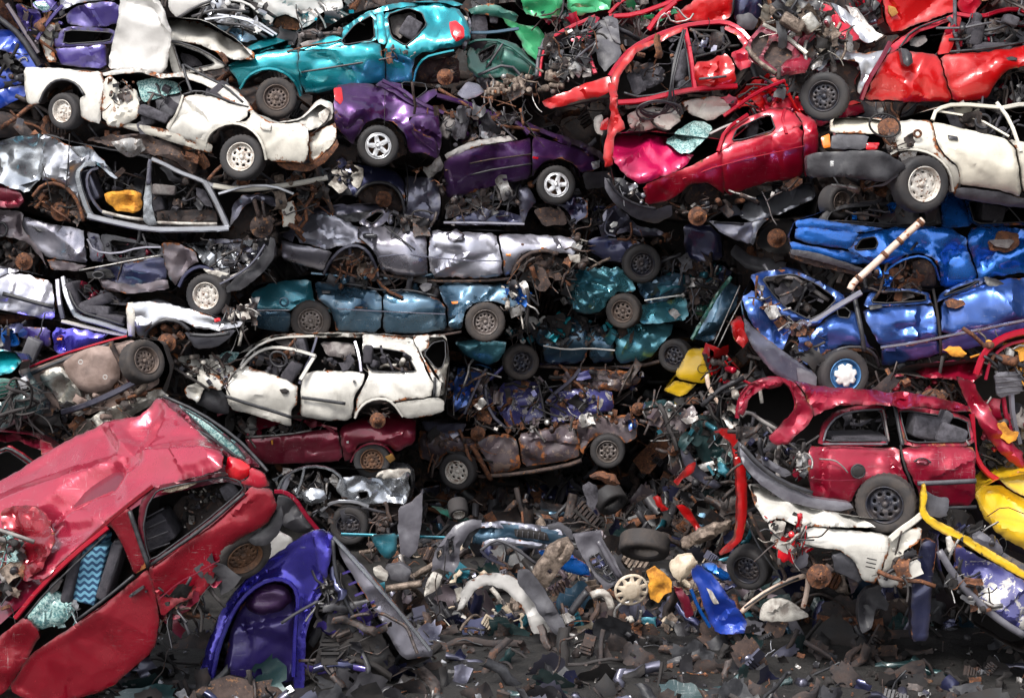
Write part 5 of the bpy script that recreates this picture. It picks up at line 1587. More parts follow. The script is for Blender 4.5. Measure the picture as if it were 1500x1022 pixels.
c.mess('crushed_cabin', '940,386 1040,380 1060,440 1010,450 1000,395', 70, ('black', 'plastic', 'mech', 'brown', 'greyplastic'), d=-.1, dd=.4)
c.wheel(912, 456, 53, 'bigholes', 'steeld', 'rubberdust', yaw=-18, d=-.2)
c = Car('crushed_saloon', 'long petrol teal wreck with scraped doors and two wheels, below the foil crumpled one', 'car', 22.9, 'tealdark',
        '668,506 700,492 740,480 800,466 870,462 960,466 1000,470 1030,480 1020,500 1000,496 976,500 960,520 950,530 890,535 792,536 790,512 770,500 745,510 738,536 690,530', (670, 506, 1020, 500, 32), cr=.1)
c.panel('front_wing', '664,500 700,496 742,500 742,512 730,530 716,536 684,524', 'petrol', cr=.02, label='smooth pale teal wing')
c.panel('bonnet', '738,484 770,472 820,462 850,452 812,470 770,484 745,494', 'tealdark', cr=.14)
c.panel('front_door', '790,470 812,464 858,462 862,530 796,535 794,508 782,498', 'bluegreen', cr=.10)
c.panel('rear_door', '863,474 898,480 900,532 864,531', 'bluegreen', cr=.08)
c.panel('quarter_panel', '901,480 940,472 988,470 984,492 968,506 958,522 940,530 902,532', 'petrol', cr=.10)
c.panel('torn_liner', '904,478 930,482 926,505 908,500', 'brown', cr=.06, d=-.04)
c.bar('scraped_edge', '796,506 830,512 862,510 900,514', 1.5, 'greywhite', d=-.12, jit=1)
c.bar('sill', '790,536 860,540 940,536 970,528', 3, 'brown')
c.mess('torn_metal', '800,465 900,465 895,500 800,500', 70, ('tealdark', 'teal', 'plastic', 'black', 'mech'), d=-.12, dd=.2, size=.9)
c.mess('crushed_front', '740,478 800,468 795,500 750,498', 40, ('tealdark', 'greywhite', 'plastic', 'mech'), d=-.1, dd=.2, size=.8)
c.wheel(765, 531, 54, 'bigholes', 'steelk', 'rubberdust', yaw=10, d=-.25)
c.wheel(987, 521, 50, 'bigholes', 'steelk', 'rubber', yaw=-24, d=-.25)
piece('door_panel', 'dark teal door skin leaning diagonally right of the two teal wrecks', 'body panel', 21.6,
      '1008,496 1030,470 1046,440 1068,412 1086,420,.1 1078,450 1060,476 1044,502', 'bluegreen', cr=.08, th=.05)
piece('door_frame', 'long bare grey window frame beside the diagonal dark teal door skin', 'body panel', 21.3,
      '1010,496 1052,424 1070,402 1074,408 1056,430 1016,500', 'bottlegreen', cr=.02)
rod('chrome_strip', 'thin bright strip leaning on the diagonal dark teal door skin', 'metal strip', 21.4, '1046,504 1062,468 1084,418', 1.0, 'alu')
rod('chrome_strip', 'thin bright strip right of its twin beside the red corner piece', 'metal strip', 21.3, '1052,508 1070,470 1092,430', 1.0, 'alu')
piece('torn_wing', 'small scarlet corner piece beside the violet blue hatchback\'s bumper', 'body panel', 18.2, '1070,472 1086,462 1092,474 1102,490 1090,512 1078,502 1072,488', 'scarlet', cr=.04, th=.08)

# ================================================================ violet blue hatchback, right
c = Car('crushed_hatchback', 'violet blue hatchback with silver star shaped wheel cap on a blue rim', 'car', 17.3, 'blueviolet',
        '1084,440 1100,402 1160,394 1240,432 1262,428 1300,418 1370,424 1440,408 1500,404 1580,398 1600,440 1600,490 1500,502 1440,508 1378,522 1292,540 1284,514 1264,508 1236,508 1212,520 1200,548 1194,572 1124,532 1092,482', (1180, 500, 1580, 454, 46), cr=.055)
c.panel('tailgate', '1098,402,.3 1120,396,.4 1160,393,.5 1200,410,.4 1242,434,.2 1214,458,.05 1196,480 1150,466 1112,434', holes=['1116,407 1162,401 1196,416 1226,438 1206,458 1186,468 1150,450 1130,428'], cr=.03, form=False)
c.panel('tailgate_lower', '1086,434,.1 1104,424,.1 1130,446,.1 1162,482 1146,516 1118,496 1096,466', 'blueviolet', cr=.06, form=False)
c.panel('rear_bumper', '1090,462,.1 1110,484,.05 1146,512 1198,548 1196,576 1168,566 1130,546 1102,510 1090,482', 'slate', cr=.015, d=-.05, form=False)
c.panel('bumper_side', '1166,536 1198,548 1196,576 1170,566', 'bumpergrey', cr=.01, d=-.08, form=False)
c.panel('quarter_panel', '1194,482 1216,462 1252,452 1262,480 1274,506 1284,514 1262,506 1238,506 1212,516 1200,540 1182,528 1178,506', holes=['1226,452.5 1238,450 1246,457 1243,466 1228,464'], cr=.08)
c.panel('rear_door', '1263,454 1310,448 1366,444 1374,470 1375,496 1340,502 1291,508 1280,490 1270,474', cr=.07, label='pale violet blue rear door')
c.panel('rear_door_lower', '1291,510 1340,504 1376,498 1377,521 1292,539', cr=.02, d=-.005)
c.panel('front_door', '1379,440 1420,424 1460,410 1500,405 1580,396 1600,420 1600,450 1500,468 1378,494', cr=.06)
c.panel('front_door_lower', '1378,497 1500,472 1600,452 1600,486 1500,502 1440,508 1380,521', 'blueviolet', cr=.02, d=-.005)
c.bar('side_moulding', '1290,509 1340,502 1377,494 1440,482 1500,469 1600,450', 2.6, 'greypaint', d=-.13, flat=.5)
c.bar('c_pillar', '1166,484 1192,470 1224,450 1262,428', 5, 'lilac', d=-.0, flat=.4, form=False)
c.bar('door_pillar', '1250,428 1256,456 1262,486 1266,514', 4, 'seal', d=-.05)
c.bar('door_gap', '1367,424 1372,450 1378,496 1378,520', 2.2, 'black', d=-.05)
c.panel('window_frame', '1264,450 1272,428 1300,420 1340,422 1362,428 1366,444 1310,448', holes=['1276,442 1286,428 1330,426 1356,432 1356,440 1300,444'], cr=.01)
c.panel('window_frame', '1370,444 1380,426 1420,408 1452,404 1440,416 1400,430', holes=['1380,434 1400,422 1436,410 1420,420'], cr=.01)
c.panel('rust_patch', '1384,440 1396,436 1412,438 1416,446 1400,452 1388,450', 'rust', cr=.02, d=-.10)
c.panel('handle', '1272,446 1292,444 1294,450 1274,454', 'seal', cr=0, d=-.1)
c.bar('roof_strut', '1118,410 1160,404 1188,422 1214,440', 3.6, 'liner', d=.5, form=False)
c.panel('mirror_base', '1440,404 1462,408 1474,416 1464,424 1446,418', 'plastic', cr=.03, d=-.08)
c.mess('lamp_wreck', '1158,482 1190,484 1196,530 1172,536 1160,510', 44, ('rust', 'blueviolet', 'alu', 'black', 'plastic'), d=-.12, dd=.25, size=.8)
c.mess('torn_edge', '1100,410 1160,468 1200,480 1160,490 1110,440', 36, ('rust', 'plastic', 'lilac', 'alu'), d=-.12, dd=.2, size=.6)
c.mess('boot_debris', '1120,410 1165,402 1220,440 1185,462 1140,440', 40, ('black', 'plastic', 'mech', 'fabricdark'), d=.4, dd=.4)
c.bar('arch_lip', '1198,560 1202,536 1214,518 1238,508 1264,508 1282,518 1288,538', 2.4, 'plastic', d=-.03)
c.wheel(1238, 549, 77, 'cap', 'bluerim', yaw=12, d=-.1)

# ================================================================ white estate, left centre
c = Car('crushed_estate', 'white estate with open doors and empty windows, lying on the wine red car', 'car', 20.8, 'white',
        '326,552 350,520 372,502 400,490 440,487 540,487 610,492 655,492 660,540 654,588 648,606 592,613 576,600 562,592 538,595 522,612 430,616 330,600 322,572', (330, 580, 650, 572, 44), cr=.035, shell='body_shell')
c.panel('front_door', '330,556 344,540 356,534 378,540 420,556 438,566 434,592 428,600 426,627 380,612 334,598', cr=.04, d=-.1)
c.bar('door_window_frame', '352,540 366,524 384,512 404,508 432,512 462,521', 2.8, 'white', d=-.15)
c.bar('door_window_frame', '462,520 452,536 440,556', 3.2, 'white', d=-.12)
c.bar('door_moulding', '330,580 360,590 400,602 427,611', 2.6, 'seal', d=-.22, flat=.5)
c.panel('rear_door', '441,548 460,541 500,542 534,545 532,560 518,584 515,617 470,616 438,610', cr=.03)
c.bar('door_moulding', '442,582 480,587 506,591', 2.6, 'seal', d=-.06, flat=.5)
c.panel('quarter_panel', '530,488 560,489 604,494 612,512 626,545 636,562 632,582 576,589 562,582 542,585 527,598 518,613 521,586 535,560 540,546 530,512', holes=['530,509 560,510 594,516 604,532 610,544 575,545 541,543'], cr=.035)
c.panel('rear_bumper', '576,590 610,586 640,581 652,588 650,604 620,612 592,614', cr=.015, d=-.05)
c.panel('d_pillar', '602,490 630,489 629,508 616,516 640,554 648,560 644,582 636,580 636,562 612,512', cr=.02, d=-.02)
c.panel('tailgate', '616,514,.05 632,489,.4 655,490,.7 659,520,.7 656,546,.6 652,578,.3 644,582,.1 646,556,.1', holes=['621,518 634,502 652,498 653,522 648,538 640,541'], cr=.02)
c.bar('tail_light_gap', '637,552 636,580', 2, 'seal', d=-.06)
c.panel('roof', '345,520,.1 372,502,.2 400,489,.3 480,486,.4 560,486,.4 606,492,.2 604,500 560,495 500,494 470,494 430,494 400,498 372,512', cr=.04)
c.bar('gutter', '352,536 362,518 384,502 410,494 460,492', 2.2, 'white', d=-.03)
c.bar('b_pillar', '464,494 456,520 444,546 438,562', 2.6, 'slate', d=-.02)
c.bar('c_pillar', '520,500 526,520 529,544', 3, 'slate', d=-.02)
c.panel('headliner', '466,498 518,500 521,516 506,524 478,520', 'liner', cr=.05, d=.15, rnd=.04)
c.panel('headliner', '396,494 440,494 436,510 408,504', 'liner', cr=.05, d=.25)
c.slab('seat_back', 428, 544, 20, 30, 34, 'fabricdark', .1, .3)
c.slab('seat_back', 442, 508, 18, 30, -10, 'fabric', .5, .3)
c.slab('headrest', 540, 518, 14, 26, 0, 'fabricdark', .2, .2)
c.ring('steering_wheel', 408, 526, 13, 2, 'plastic', .8, 30, d=.05)
c.mess('cabin_debris', '360,520 440,510 440,550 380,545', 50, ('plastic', 'black', 'mech', 'rust', 'fabricdark', 'whitebit'), d=.05, dd=.4)
c.mess('rear_debris', '462,522 525,522 600,520 605,542 470,540', 44, ('plastic', 'fabricdark', 'brown', 'mech', 'black', 'whitebit'), d=.1, dd=.4)
c.panel('handle_hole', '408,570 418,568 424,572 420,578 412,577', 'black', cr=0, d=-.16)
c.panel('fuel_flap', '516,556 521,556 521,561 516,561', 'seal', cr=0, d=-.06)
c.bar('arch_lip', '520,612 526,598 540,586 562,583 576,590 590,610', 2.2, 'white', d=-.03)
c.brake(553, 616, 12, d=-.02, mat='rust', spring=True)
c.panel('front_wing', '246,518 268,520 300,522 334,532 348,540 334,552 326,562 300,552 285,540 270,534', 'white', cr=.12, d=-.05)
c.panel('torn_wing', '286,540 320,548 330,566 322,572 300,568 290,590 276,582 268,568 290,556', 'white', cr=.1, d=-.1)
c.panel('strut_tower', '318,546 350,540 352,566 336,572 322,566', 'greypaint', cr=.12, d=-.02)
c.panel('glass', '318,522 336,512 352,516 340,532 322,532', 'glass', cr=.08, d=.1)
c.panel('arch_liner', '284,590 298,568 318,564 334,580 336,606 316,606 300,598', 'plastic', cr=.04, d=.02)
c.mess('front_debris', '246,520 350,524 340,560 270,560', 50, ('white', 'whitebit', 'mech', 'brown', 'plastic', 'greypaint'), d=-.12, dd=.3, size=.8)

# ================================================================ wine red car under the white estate
c = Car('crushed_saloon', 'wine red saloon with yellow handle, pressed under the white estate', 'car', 21.3, 'wine',
        '318,606 345,598 440,608 560,606 610,614 606,650 578,670 562,652 532,650 514,676 440,680 390,682 330,668', (340, 650, 610, 640, 30), cr=.03)
c.panel('front_door', '358,640 400,638 452,630 494,626 504,676 440,680 390,682 364,660', 'wine', cr=.02)
c.panel('front_wing', '495,626 530,610 560,600 610,612 608,648 582,662 566,652 544,647 524,652 514,674 504,676', 'wine', cr=.04)
c.bar('roof_rail', '318,608 340,600 372,602 420,608 450,618 494,628', 3, 'wine')
c.bar('pillar', '378,604 380,638', 4.5, 'wine')
c.bar('pillar', '436,606 470,620 490,632', 3, 'wine')
c.bar('window_rail', '360,640 420,636 456,630', 1.6, 'alu', d=-.03)
c.panel('repeater', '506,646 511,645 511,650 507,650', 'trim', cr=0, d=-.06)
c.panel('clip', '396,644 400,644 400,652 397,652', 'orange', cr=0, d=-.06)
c.panel('headlight_hole', '588,632 604,628 606,634 592,640', 'black', cr=.01, d=-.03)
c.bar('arch_lip', '514,676 524,656 544,648 564,652 576,666', 2, 'wine', d=-.04)
c.mess('cabin_debris', '330,612 480,618 450,634 350,640', 60, ('plastic', 'fabricdark', 'black', 'wine', 'alu', 'mech'), d=.0, dd=.4)
c.wheel(545, 674, 56, 'holes', 'steelr', 'rubber', yaw=0, d=.02)
c.panel('leaf', '562,668 574,664 580,674 570,680', 'cloth', cr=.05, d=-.15)

# ================================================================ silver crumpled wreck below
c = Car('crushed_hatchback', 'bright silver hatchback crumpled like foil, directly under the wine red saloon', 'car', 21.1, 'chrome',
        '404,700 424,688 450,682 500,684 560,684 602,688 604,712 592,740 520,744 490,742 450,732 410,728', None, cr=.10)
c.panel('quarter_panel', '496,700 520,696 556,702 600,690 602,714 594,738 560,738 524,740 500,728 492,716', holes=['524,720 538,719 540,728 528,732'], cr=.2, sp=3.2, d=-.03)
c.panel('boot', '556,690 580,686 602,688 600,700 574,702 548,700', 'whitebit', cr=.10, d=-.06)
c.bar('window_frame', '406,720 414,700 432,688 456,682 484,686 502,700 504,716', 2.6, 'chrome', d=-.1)
c.bar('pillar', '446,684 442,704 434,724', 2.4, 'chrome', d=-.12)
c.panel('pillar_panel', '408,716 420,692 428,692 418,722', 'lilac', cr=.05, d=-.08)
c.panel('headlamp_bowl', '440,724 452,714 474,716 480,730 460,742 444,738', 'chrome', cr=.16, d=-.1)
c.panel('tail_hole', '460,700 468,690 472,712 460,708', 'alu', cr=.05, d=.1)
c.mess('cabin_debris', '410,700 495,692 490,730 420,728', 56, ('chrome', 'plastic', 'black', 'mech', 'alu'), d=-.02, dd=.4)
c.bar('arch_lip', '470,748 488,734 520,734 540,742', 3, 'silver', d=-.1)
c.wheel(511, 770, 60, 'holes', 'steelk', 'rubber', yaw=-8, d=-.05)
c.mess('underbody', '440,744 600,742 600,780 470,775', 70, ('mech', 'plastic', 'brown', 'under', 'greyplastic'), d=-.1, dd=.4)

# ================================================================ navy and brown rusty wrecks, centre
c = Car('crushed_hatchback', 'navy wreck with paint flaking to white, squeezed above the burnt brown wreck', 'car', 22.9, 'navyflake',
        '692,562 712,544 740,534 860,530 935,540 945,560 905,592 880,604 800,622 742,630 702,604', None, cr=.1)
c.panel('rear_door', '734,562 766,556 792,560 796,590 798,612 746,628 730,604 724,584', cr=.08)
c.panel('front_door', '804,578 850,566 896,572 902,600 850,614 806,622', cr=.09)
c.panel('quarter_panel', '660,604 690,562 712,556 722,584 728,612 700,612', 'navyflake', cr=.11)
c.panel('front_wing', '800,554 850,540 930,544 942,558 904,574 850,566', 'brownwreck', cr=.13)
c.bar('pillar', '714,548 710,572 718,606 744,630', 3, 'slate', d=-.12)
c.bar('pillar', '850,540 838,556 812,576 800,590', 3, 'slate', d=-.12)
c.bar('pillar', '788,556 794,586 800,620', 2, 'plastic', d=-.12)
c.bar('pillar', '738,536 722,552 708,560', 3, 'navyflake', d=-.1)
c.mess('torn_metal', '660,560 945,535 930,580 700,610', 130, ('navyflake', 'brownwreck', 'rust', 'plastic', 'black', 'mech'), d=-.2, dd=.4)
c.brake(935, 599, 10, d=-.25)
c = Car('crushed_estate', 'burnt brown estate wreck with two slotted wheels above the loose scrap', 'car', 22.6, 'brownwreck',
        '612,628 640,616 700,626 800,618 845,612 930,604 938,642 914,652 900,640 880,640 862,656 852,674 764,690 720,698 712,674 690,662 652,666 640,688 614,672', (612, 664, 938, 640, 34), cr=.07)
c.panel('quarter_panel', '612,628 650,634 692,640 700,652 690,662 664,660 648,668 640,686 614,668', cr=.13)
c.panel('rear_door', '698,642 730,634 756,638 765,686 740,692 719,696 712,674 702,660', cr=.05)
c.panel('front_door', '758,637 800,626 840,618 850,648 849,672 800,682 766,686', cr=.06)
c.panel('front_wing', '842,616 880,608 924,606 936,616 934,642 916,650 902,638 880,636 862,650 852,670', cr=.08, label='rust edged front wing')
c.panel('loose_bumper', '616,616 650,618 684,618 678,634 662,644 636,638 620,628', 'slate', cr=.015, d=-.1)
c.panel('lamp_pod', '918,614 932,612 934,626 922,634', 'blueviolet', cr=.04, d=-.12)
c.bar('arch_lip', '690,650 700,668 712,690 720,700', 4, 'rust', d=-.1, jit=2)
c.bar('sill', '700,698 760,694 830,682 852,674', 3.4, 'brown', d=-.02)
c.brake(700, 635, 11, d=-.05)
c.mess('torn_metal', '615,630 700,640 690,680 640,680', 60, ('brownwreck', 'rust', 'brown', 'mech', 'black'), d=-.12, dd=.3)
c.mess('roof_debris', '700,626 930,600 930,616 760,636', 70, ('rust', 'brownwreck', 'mech', 'alu', 'navyflake'), d=-.1, dd=.3, size=.9)
c.wheel(669, 691, 57, 'bigholes', 'steelw', 'rubber', yaw=-12, d=-.15)
c.wheel(890, 661, 53, 'bigholes', 'steelg', 'rubber', yaw=-6, d=-.1)
c = Car('crushed_car', 'bright yellow wreck end with round flap, behind the cream and red rail', 'car', 22.3, 'yellow',
        '970,574 990,548 1010,514 1032,508 1046,540 1040,560 1012,578 990,582', None, cr=.03, W=1.2)
c.panel('wing', '988,548 1004,520 1012,510 1032,509 1042,528 1046,544 1034,562 1012,560 996,556', cr=.03)
c.panel('bumper', '970,572 990,556 1012,562 1022,562 1006,578 994,581', cr=.03, d=-.04)
c.ring('flap', 1029, 540, 7, .5, 'black', .9, d=-.06)
c.brake(1014, 591, 10, d=-.1)
c.mess('shadow_debris', '980,580 1060,560 1060,600 1000,600', 30, ('black', 'plastic', 'under', 'mech'), d=-.05)

# ================================================================ dark green heap and red bumper
c = Car('crushed_car', 'blackish green torn wreck behind the long scarlet bumper strip', 'car', 19.3, 'darkgreen',
        '940,596 1000,590 1060,590 1092,620 1096,700 1080,730 1040,716 1006,690 990,640 950,630', None, cr=.14)
c.panel('side_panel', '1008,610 1050,604 1074,630 1080,680 1062,700 1030,680 1012,650', cr=.15)
c.panel('side_panel', '948,600 1000,596 1012,620 1000,640 966,634', 'brownwreck', cr=.15)
c.panel('bumper', '996,640 1010,660 1030,690 1060,710 1046,718 1016,700 998,676', 'slate', cr=.03, d=-.1)
c.panel('lamp', '1048,672 1070,660 1076,676 1058,686', 'glass', cr=.05, d=-.1)
c.brake(986, 660, 8, d=-.1)
c.mess('torn_metal', '940,596 1090,592 1090,720 1010,700', 170, ('darkgreen', 'brownwreck', 'plastic', 'mech', 'black', 'alu', 'tealdark'), d=-.2, dd=.4)
piece('bumper_strip', 'long scarlet bumper strip standing upright left of the white front wing', 'bumper', 16.3,
      '1044,633,.1 1056,630 1074,630 1084,642 1090,664 1095,700 1096,740 1092,776 1086,794 1068,810 1052,815 1076,792 1080,770 1080,730 1078,690 1072,652 1060,640', 'scarlet', cr=.02, th=.14)
rod('bent_rail', 'cream and red bent rail beside the yellow wreck end', 'metal rail', 21.0, '1035,548 1038,566 1048,584 1062,598 1076,608', 3.6, 'cream2', flat=.6)
rod('bent_rail', 'scarlet bent rail right of the yellow wreck end', 'metal rail', 20.8, '1044,514 1048,530 1050,552 1060,572 1082,598', 4.2, 'scarlet', flat=.6)
c = Car('crushed_car', 'scarlet torn wreck corner between the yellow end and the red estate', 'car', 19.0, 'scarlet',
        '1036,508 1060,520 1090,545 1100,560 1086,600 1070,612 1050,590', None, cr=.1, W=1.2)
c.panel('wing', '1076,552 1094,548 1100,562 1096,590 1084,602 1074,580', 'crimson', cr=.08)
c.mess('torn_metal', '1040,510 1100,550 1085,605 1055,590', 50, ('scarlet', 'plastic', 'black', 'whitebit', 'crimson', 'mech'), d=-.1, dd=.3)

# ================================================================ red estate, right foreground
c = Car('crushed_estate', 'scratched magenta red estate with round fuel hole and rusty black wheel', 'car', 15.4, 'magenta',
        '1078,646 1084,586 1104,562 1134,552 1160,556 1206,576 1310,580 1420,600 1432,660 1428,744 1352,746 1340,714 1314,700 1280,702 1258,718 1246,742 1190,740 1130,724 1090,690', (1180, 690, 1430, 690, 50), cr=.035, hullmat='wine')
c.panel('roof', '1160,554,.5 1200,566,.6 1310,570,.6 1420,590,.6 1424,604,.1 1360,598 1296,592 1232,594 1206,602 1194,612 1190,596 1176,572', 'magenta', cr=.05, form=False)
c.bar('tailgate_ring', '1080,612 1082,592 1090,572 1108,560 1134,553 1156,560 1166,580 1168,598 1160,612', 4.2, 'magenta', d=.05, flat=.6, form=False)
c.panel('tailgate_torn_edge', '1080,606 1084,578 1100,560 1132,550 1150,556 1142,567 1112,572 1096,590 1090,612', 'magenta', cr=.09, d=.0, form=False)
c.bar('tailgate_ring_inner', '1086,610 1096,602 1116,616 1140,630', 3, 'liner', d=.2, form=False)
c.panel('d_pillar', '1150,556,.2 1166,560 1182,584 1194,602 1192,612 1174,634 1152,652 1136,652 1124,642 1150,616 1166,600 1168,588', 'magenta', cr=.05, d=-.05, form=False)
c.panel('quarter_panel', '1184,654 1206,650 1260,652 1319,653 1321,680 1330,704 1336,722 1322,708 1300,699 1275,702 1258,714 1248,738 1220,734 1190,728 1184,700', cr=.05)
c.ring('fuel_hole_rim', 1257, 690, 10, 1.3, 'seal', 1, d=-.02)
c.panel('fuel_hole', '1248,684 1257,680 1266,684 1268,690 1264,698 1256,700 1249,697 1247,690', 'black', cr=0, d=-.04, soft=2)
c.panel('window_frame', '1196,652 1204,620 1222,602 1250,594 1296,590 1306,652', holes=['1207,646 1213,626 1228,609 1254,602 1290,600 1300,645'], cr=.015)
c.bar('window_trim', '1206,646 1212,625 1228,608 1256,601 1292,599', 1.6, 'bumpergrey', d=-.04)
c.bar('window_trim', '1294,600 1302,646', 1.6, 'liner', d=-.04)
c.panel('door_window_frame', '1307,590 1420,606 1430,652 1324,654 1318,620', holes=['1318,600 1416,614 1422,646 1330,648 1322,620'], cr=.015)
c.panel('front_door', '1322,655 1400,652 1430,654 1430,742 1352,744 1344,718 1332,692 1324,672', cr=.045)
c.bar('door_gap', '1319,652 1324,680 1334,704 1340,724', 1.8, 'black', d=-.03)
c.bar('b_pillar', '1310,592 1316,622 1322,652', 3.2, 'seal', d=-.02)
c.bar('side_moulding', '1344,708 1390,706 1430,704', 4, 'greyplastic', d=-.05, flat=.5)
c.bar('door_sill_shadow', '1350,744 1430,742', 3, 'plastic', d=.02)
c.panel('handle', '1340,674 1352,671 1364,676 1360,682 1344,680', 'wine', cr=0, d=-.06)
c.bar('handle_rim', '1339,676 1345,671 1356,671 1364,677', 1.2, 'seal', d=-.07)
c.bar('scratch_rail', '1200,672 1222,673 1234,682 1242,692', 1.2, 'liner', d=-.05)
c.bar('window_ledge', '1205,650 1260,650 1300,650', 1.5, 'bumpergrey', d=-.05)
c.bar('lower_seam', '1186,700 1220,704 1256,702', 1.0, 'wine', d=-.03)
c.panel('rear_bumper', '1082,644,.2 1096,660,.1 1120,686,.05 1150,708 1188,728 1246,736 1252,744 1230,750 1186,744 1144,732 1106,704 1086,676', 'bumpergrey', cr=.015, d=-.12, form=False, sk=.12)
c.bar('bumper_rub_strip', '1086,652 1110,680 1146,706 1190,722', 4, 'plastic', d=-.15, flat=.6, form=False)
c.panel('load_sill', '1104,662 1118,668 1158,690 1160,696 1150,700 1112,678', 'bumpergrey', cr=.02, d=.15, form=False)
c.mess('boot_debris', '1084,620 1150,640 1180,690 1120,680 1090,650', 70, ('plastic', 'black', 'mech', 'fabricdark', 'liner', 'navy'), d=.1, dd=.6)
c.mess('tail_lamp_wreck', '1166,660 1184,656 1184,700 1170,694', 22, ('black', 'plastic', 'magenta', 'alu'), d=-.05, dd=.15, size=.6)
c.slab('seat_back', 1352, 624, 40, 34, 10, 'fabric', .35, .3)
c.slab('seat_back', 1390, 636, 46, 30, 20, 'fabric', .3, .3)
c.slab('headrest', 1382, 612, 16, 24, 30, 'fabric', .3, .2)
c.bar('seat_belt', '1336,608 1346,628 1358,650', 1.6, 'greyplastic', d=.1)
c.bar('body_pillar', '1394,622 1412,640 1420,652', 1.6, 'liner', d=.0)
c.slab('parcel_shelf', 1254, 640, 80, 10, 0, 'fabricdark', .4, .5)
c.mess('cabin_debris', '1212,610 1295,604 1298,644 1212,644', 30, ('black', 'plastic', 'fabricdark'), d=.5, dd=.4)
c.panel('wheel_house', '1250,742 1256,718 1278,702 1302,698 1326,708 1340,730 1340,760 1260,770', 'under', cr=.03, d=.25)
c.wheel(1296, 739, 90, 'bigholes', 'steelk', 'rubberdust', yaw=-26, d=-.15)
c.bar('torn_bracket', '1112,560 1116,590', 3, 'whitebit', d=.2, form=False)

# ================================================================ magenta wreck, right edge
c = Car('crushed_saloon', 'magenta wreck with torn wheel arch and ribbed grey plate at the right edge', 'car', 16.6, 'magenta',
        '1306,546 1332,532 1440,524 1456,506 1484,490 1560,482 1600,560 1600,700 1500,722 1480,716 1440,690 1424,660 1420,600 1400,570 1380,560', None, cr=.06, V=(.5, 1.2, -.2))
c.panel('front_wing', '1304,552,.4 1330,538,.5 1380,528,.5 1432,526,.4 1442,546,.1 1424,562 1398,556 1370,554 1340,552', cr=.06, form=False)
c.panel('torn_wing', '1400,552 1424,556 1446,590 1464,620 1486,650 1500,664 1500,690 1470,670 1446,640 1424,606', cr=.12, d=-.08)
c.bar('arch_lip', '1430,548 1440,520 1456,502 1480,490 1510,484 1560,480', 6, 'crimson', d=-.05, flat=.5)
c.bar('arch_lip', '1444,556 1450,530 1466,510 1490,500 1530,496', 3, 'magenta', d=0)
c.bar('torn_door_edge', '1424,606 1426,640 1428,664 1442,690 1470,708 1496,724', 5, 'crimson', d=-.12, flat=.5)
c.panel('ribbed_plate', '1456,546 1496,542 1500,576 1462,584', 'bumpergrey', cr=.02, d=-.05)
for k in range(4):
    c.bar('plate_rib', f'{1457+k},{552+k*8} {1497+k},{548+k*8}', 1, 'greyplastic', d=-.1)
c.bar('upright', '1482,578 1484,610 1494,650', 5, 'greypaint', d=-.05)
c.bar('upright', '1470,580 1474,610 1486,640', 4, 'magenta', d=0)
c.mess('torn_metal', '1440,500 1510,495 1510,550 1450,552', 50, ('alu', 'rust', 'magenta', 'plastic', 'mech', 'orange'), d=-.05, dd=.3)
c.mess('inner_debris', '1430,600 1510,600 1510,700 1440,680', 70, ('plastic', 'black', 'magenta', 'liner', 'mech', 'fabricdark'), d=.0, dd=.5)
c.panel('orange_bracket', '1461,620 1474,618 1482,632 1494,632 1490,646 1478,650 1464,640', 'orange', cr=.04, d=-.15)
c.brake(1366, 590, 21, d=.1, mat='rust', spring=True)
c.mess('suspension', '1280,556 1400,560 1410,600 1300,580', 70, ('mech', 'brown', 'rust', 'magenta', 'under', 'black'), d=.1, dd=.4)
piece('clump', 'ochre crumpled rag on the magenta wing below the violet blue hatchback', 'rag', 16.3, '1382,512 1394,507 1408,508 1418,518 1406,524 1390,520', 'orange', cr=.08, th=.06)

# ================================================================ yellow wreck and yellow strip
c = Car('crushed_car', 'bright yellow crumpled wreck at the right edge under the magenta one', 'car', 16.0, 'yellow',
        '1424,722 1440,712 1462,700 1500,692 1580,690 1600,760 1560,830 1500,806 1466,786 1438,758', None, cr=.09)
c.panel('wing', '1426,724 1440,712 1470,712 1500,730 1560,760 1560,830 1500,806 1468,788 1440,758', cr=.12)
c.panel('upper_wing', '1464,702 1500,690 1560,690 1560,756 1500,728 1472,712', cr=.09, d=.05)
c.bar('crease', '1446,756 1470,740 1500,752', .8, 'rust', d=-.08)
c = Bit('bumper', 'torn yellow bumper with grey inner side pointing down to the right corner', 'bumper', 15.2, 1420, 850, cr=.02)
c.panel('bumper_end', '1352,712 1362,722 1376,728 1392,730 1390,756 1376,760 1358,756 1350,744', 'greyplastic', cr=.03)
c.panel('painted_edge', '1350,712 1356,707 1360,728 1357,744 1364,757 1400,775 1440,798 1480,822 1540,858 1540,872 1476,836 1430,809 1390,788 1358,768 1347,752', 'yellow', cr=.025, d=-.06, sp=3)
c.panel('inner_face', '1376,768,.1 1400,766,.2 1440,790,.2 1480,812,.2 1540,846,.2 1540,866 1480,830 1430,802', 'greyplastic', cr=.03)
c.panel('torn_clip', '1420,780 1440,778 1470,800 1470,812 1430,800', 'bumpergrey', cr=.05, d=-.04)
c.mess('torn_bits', '1376,750 1450,780 1480,810 1400,780', 26, ('plastic', 'navy', 'alu', 'black'), d=-.05, dd=.2, size=.8)

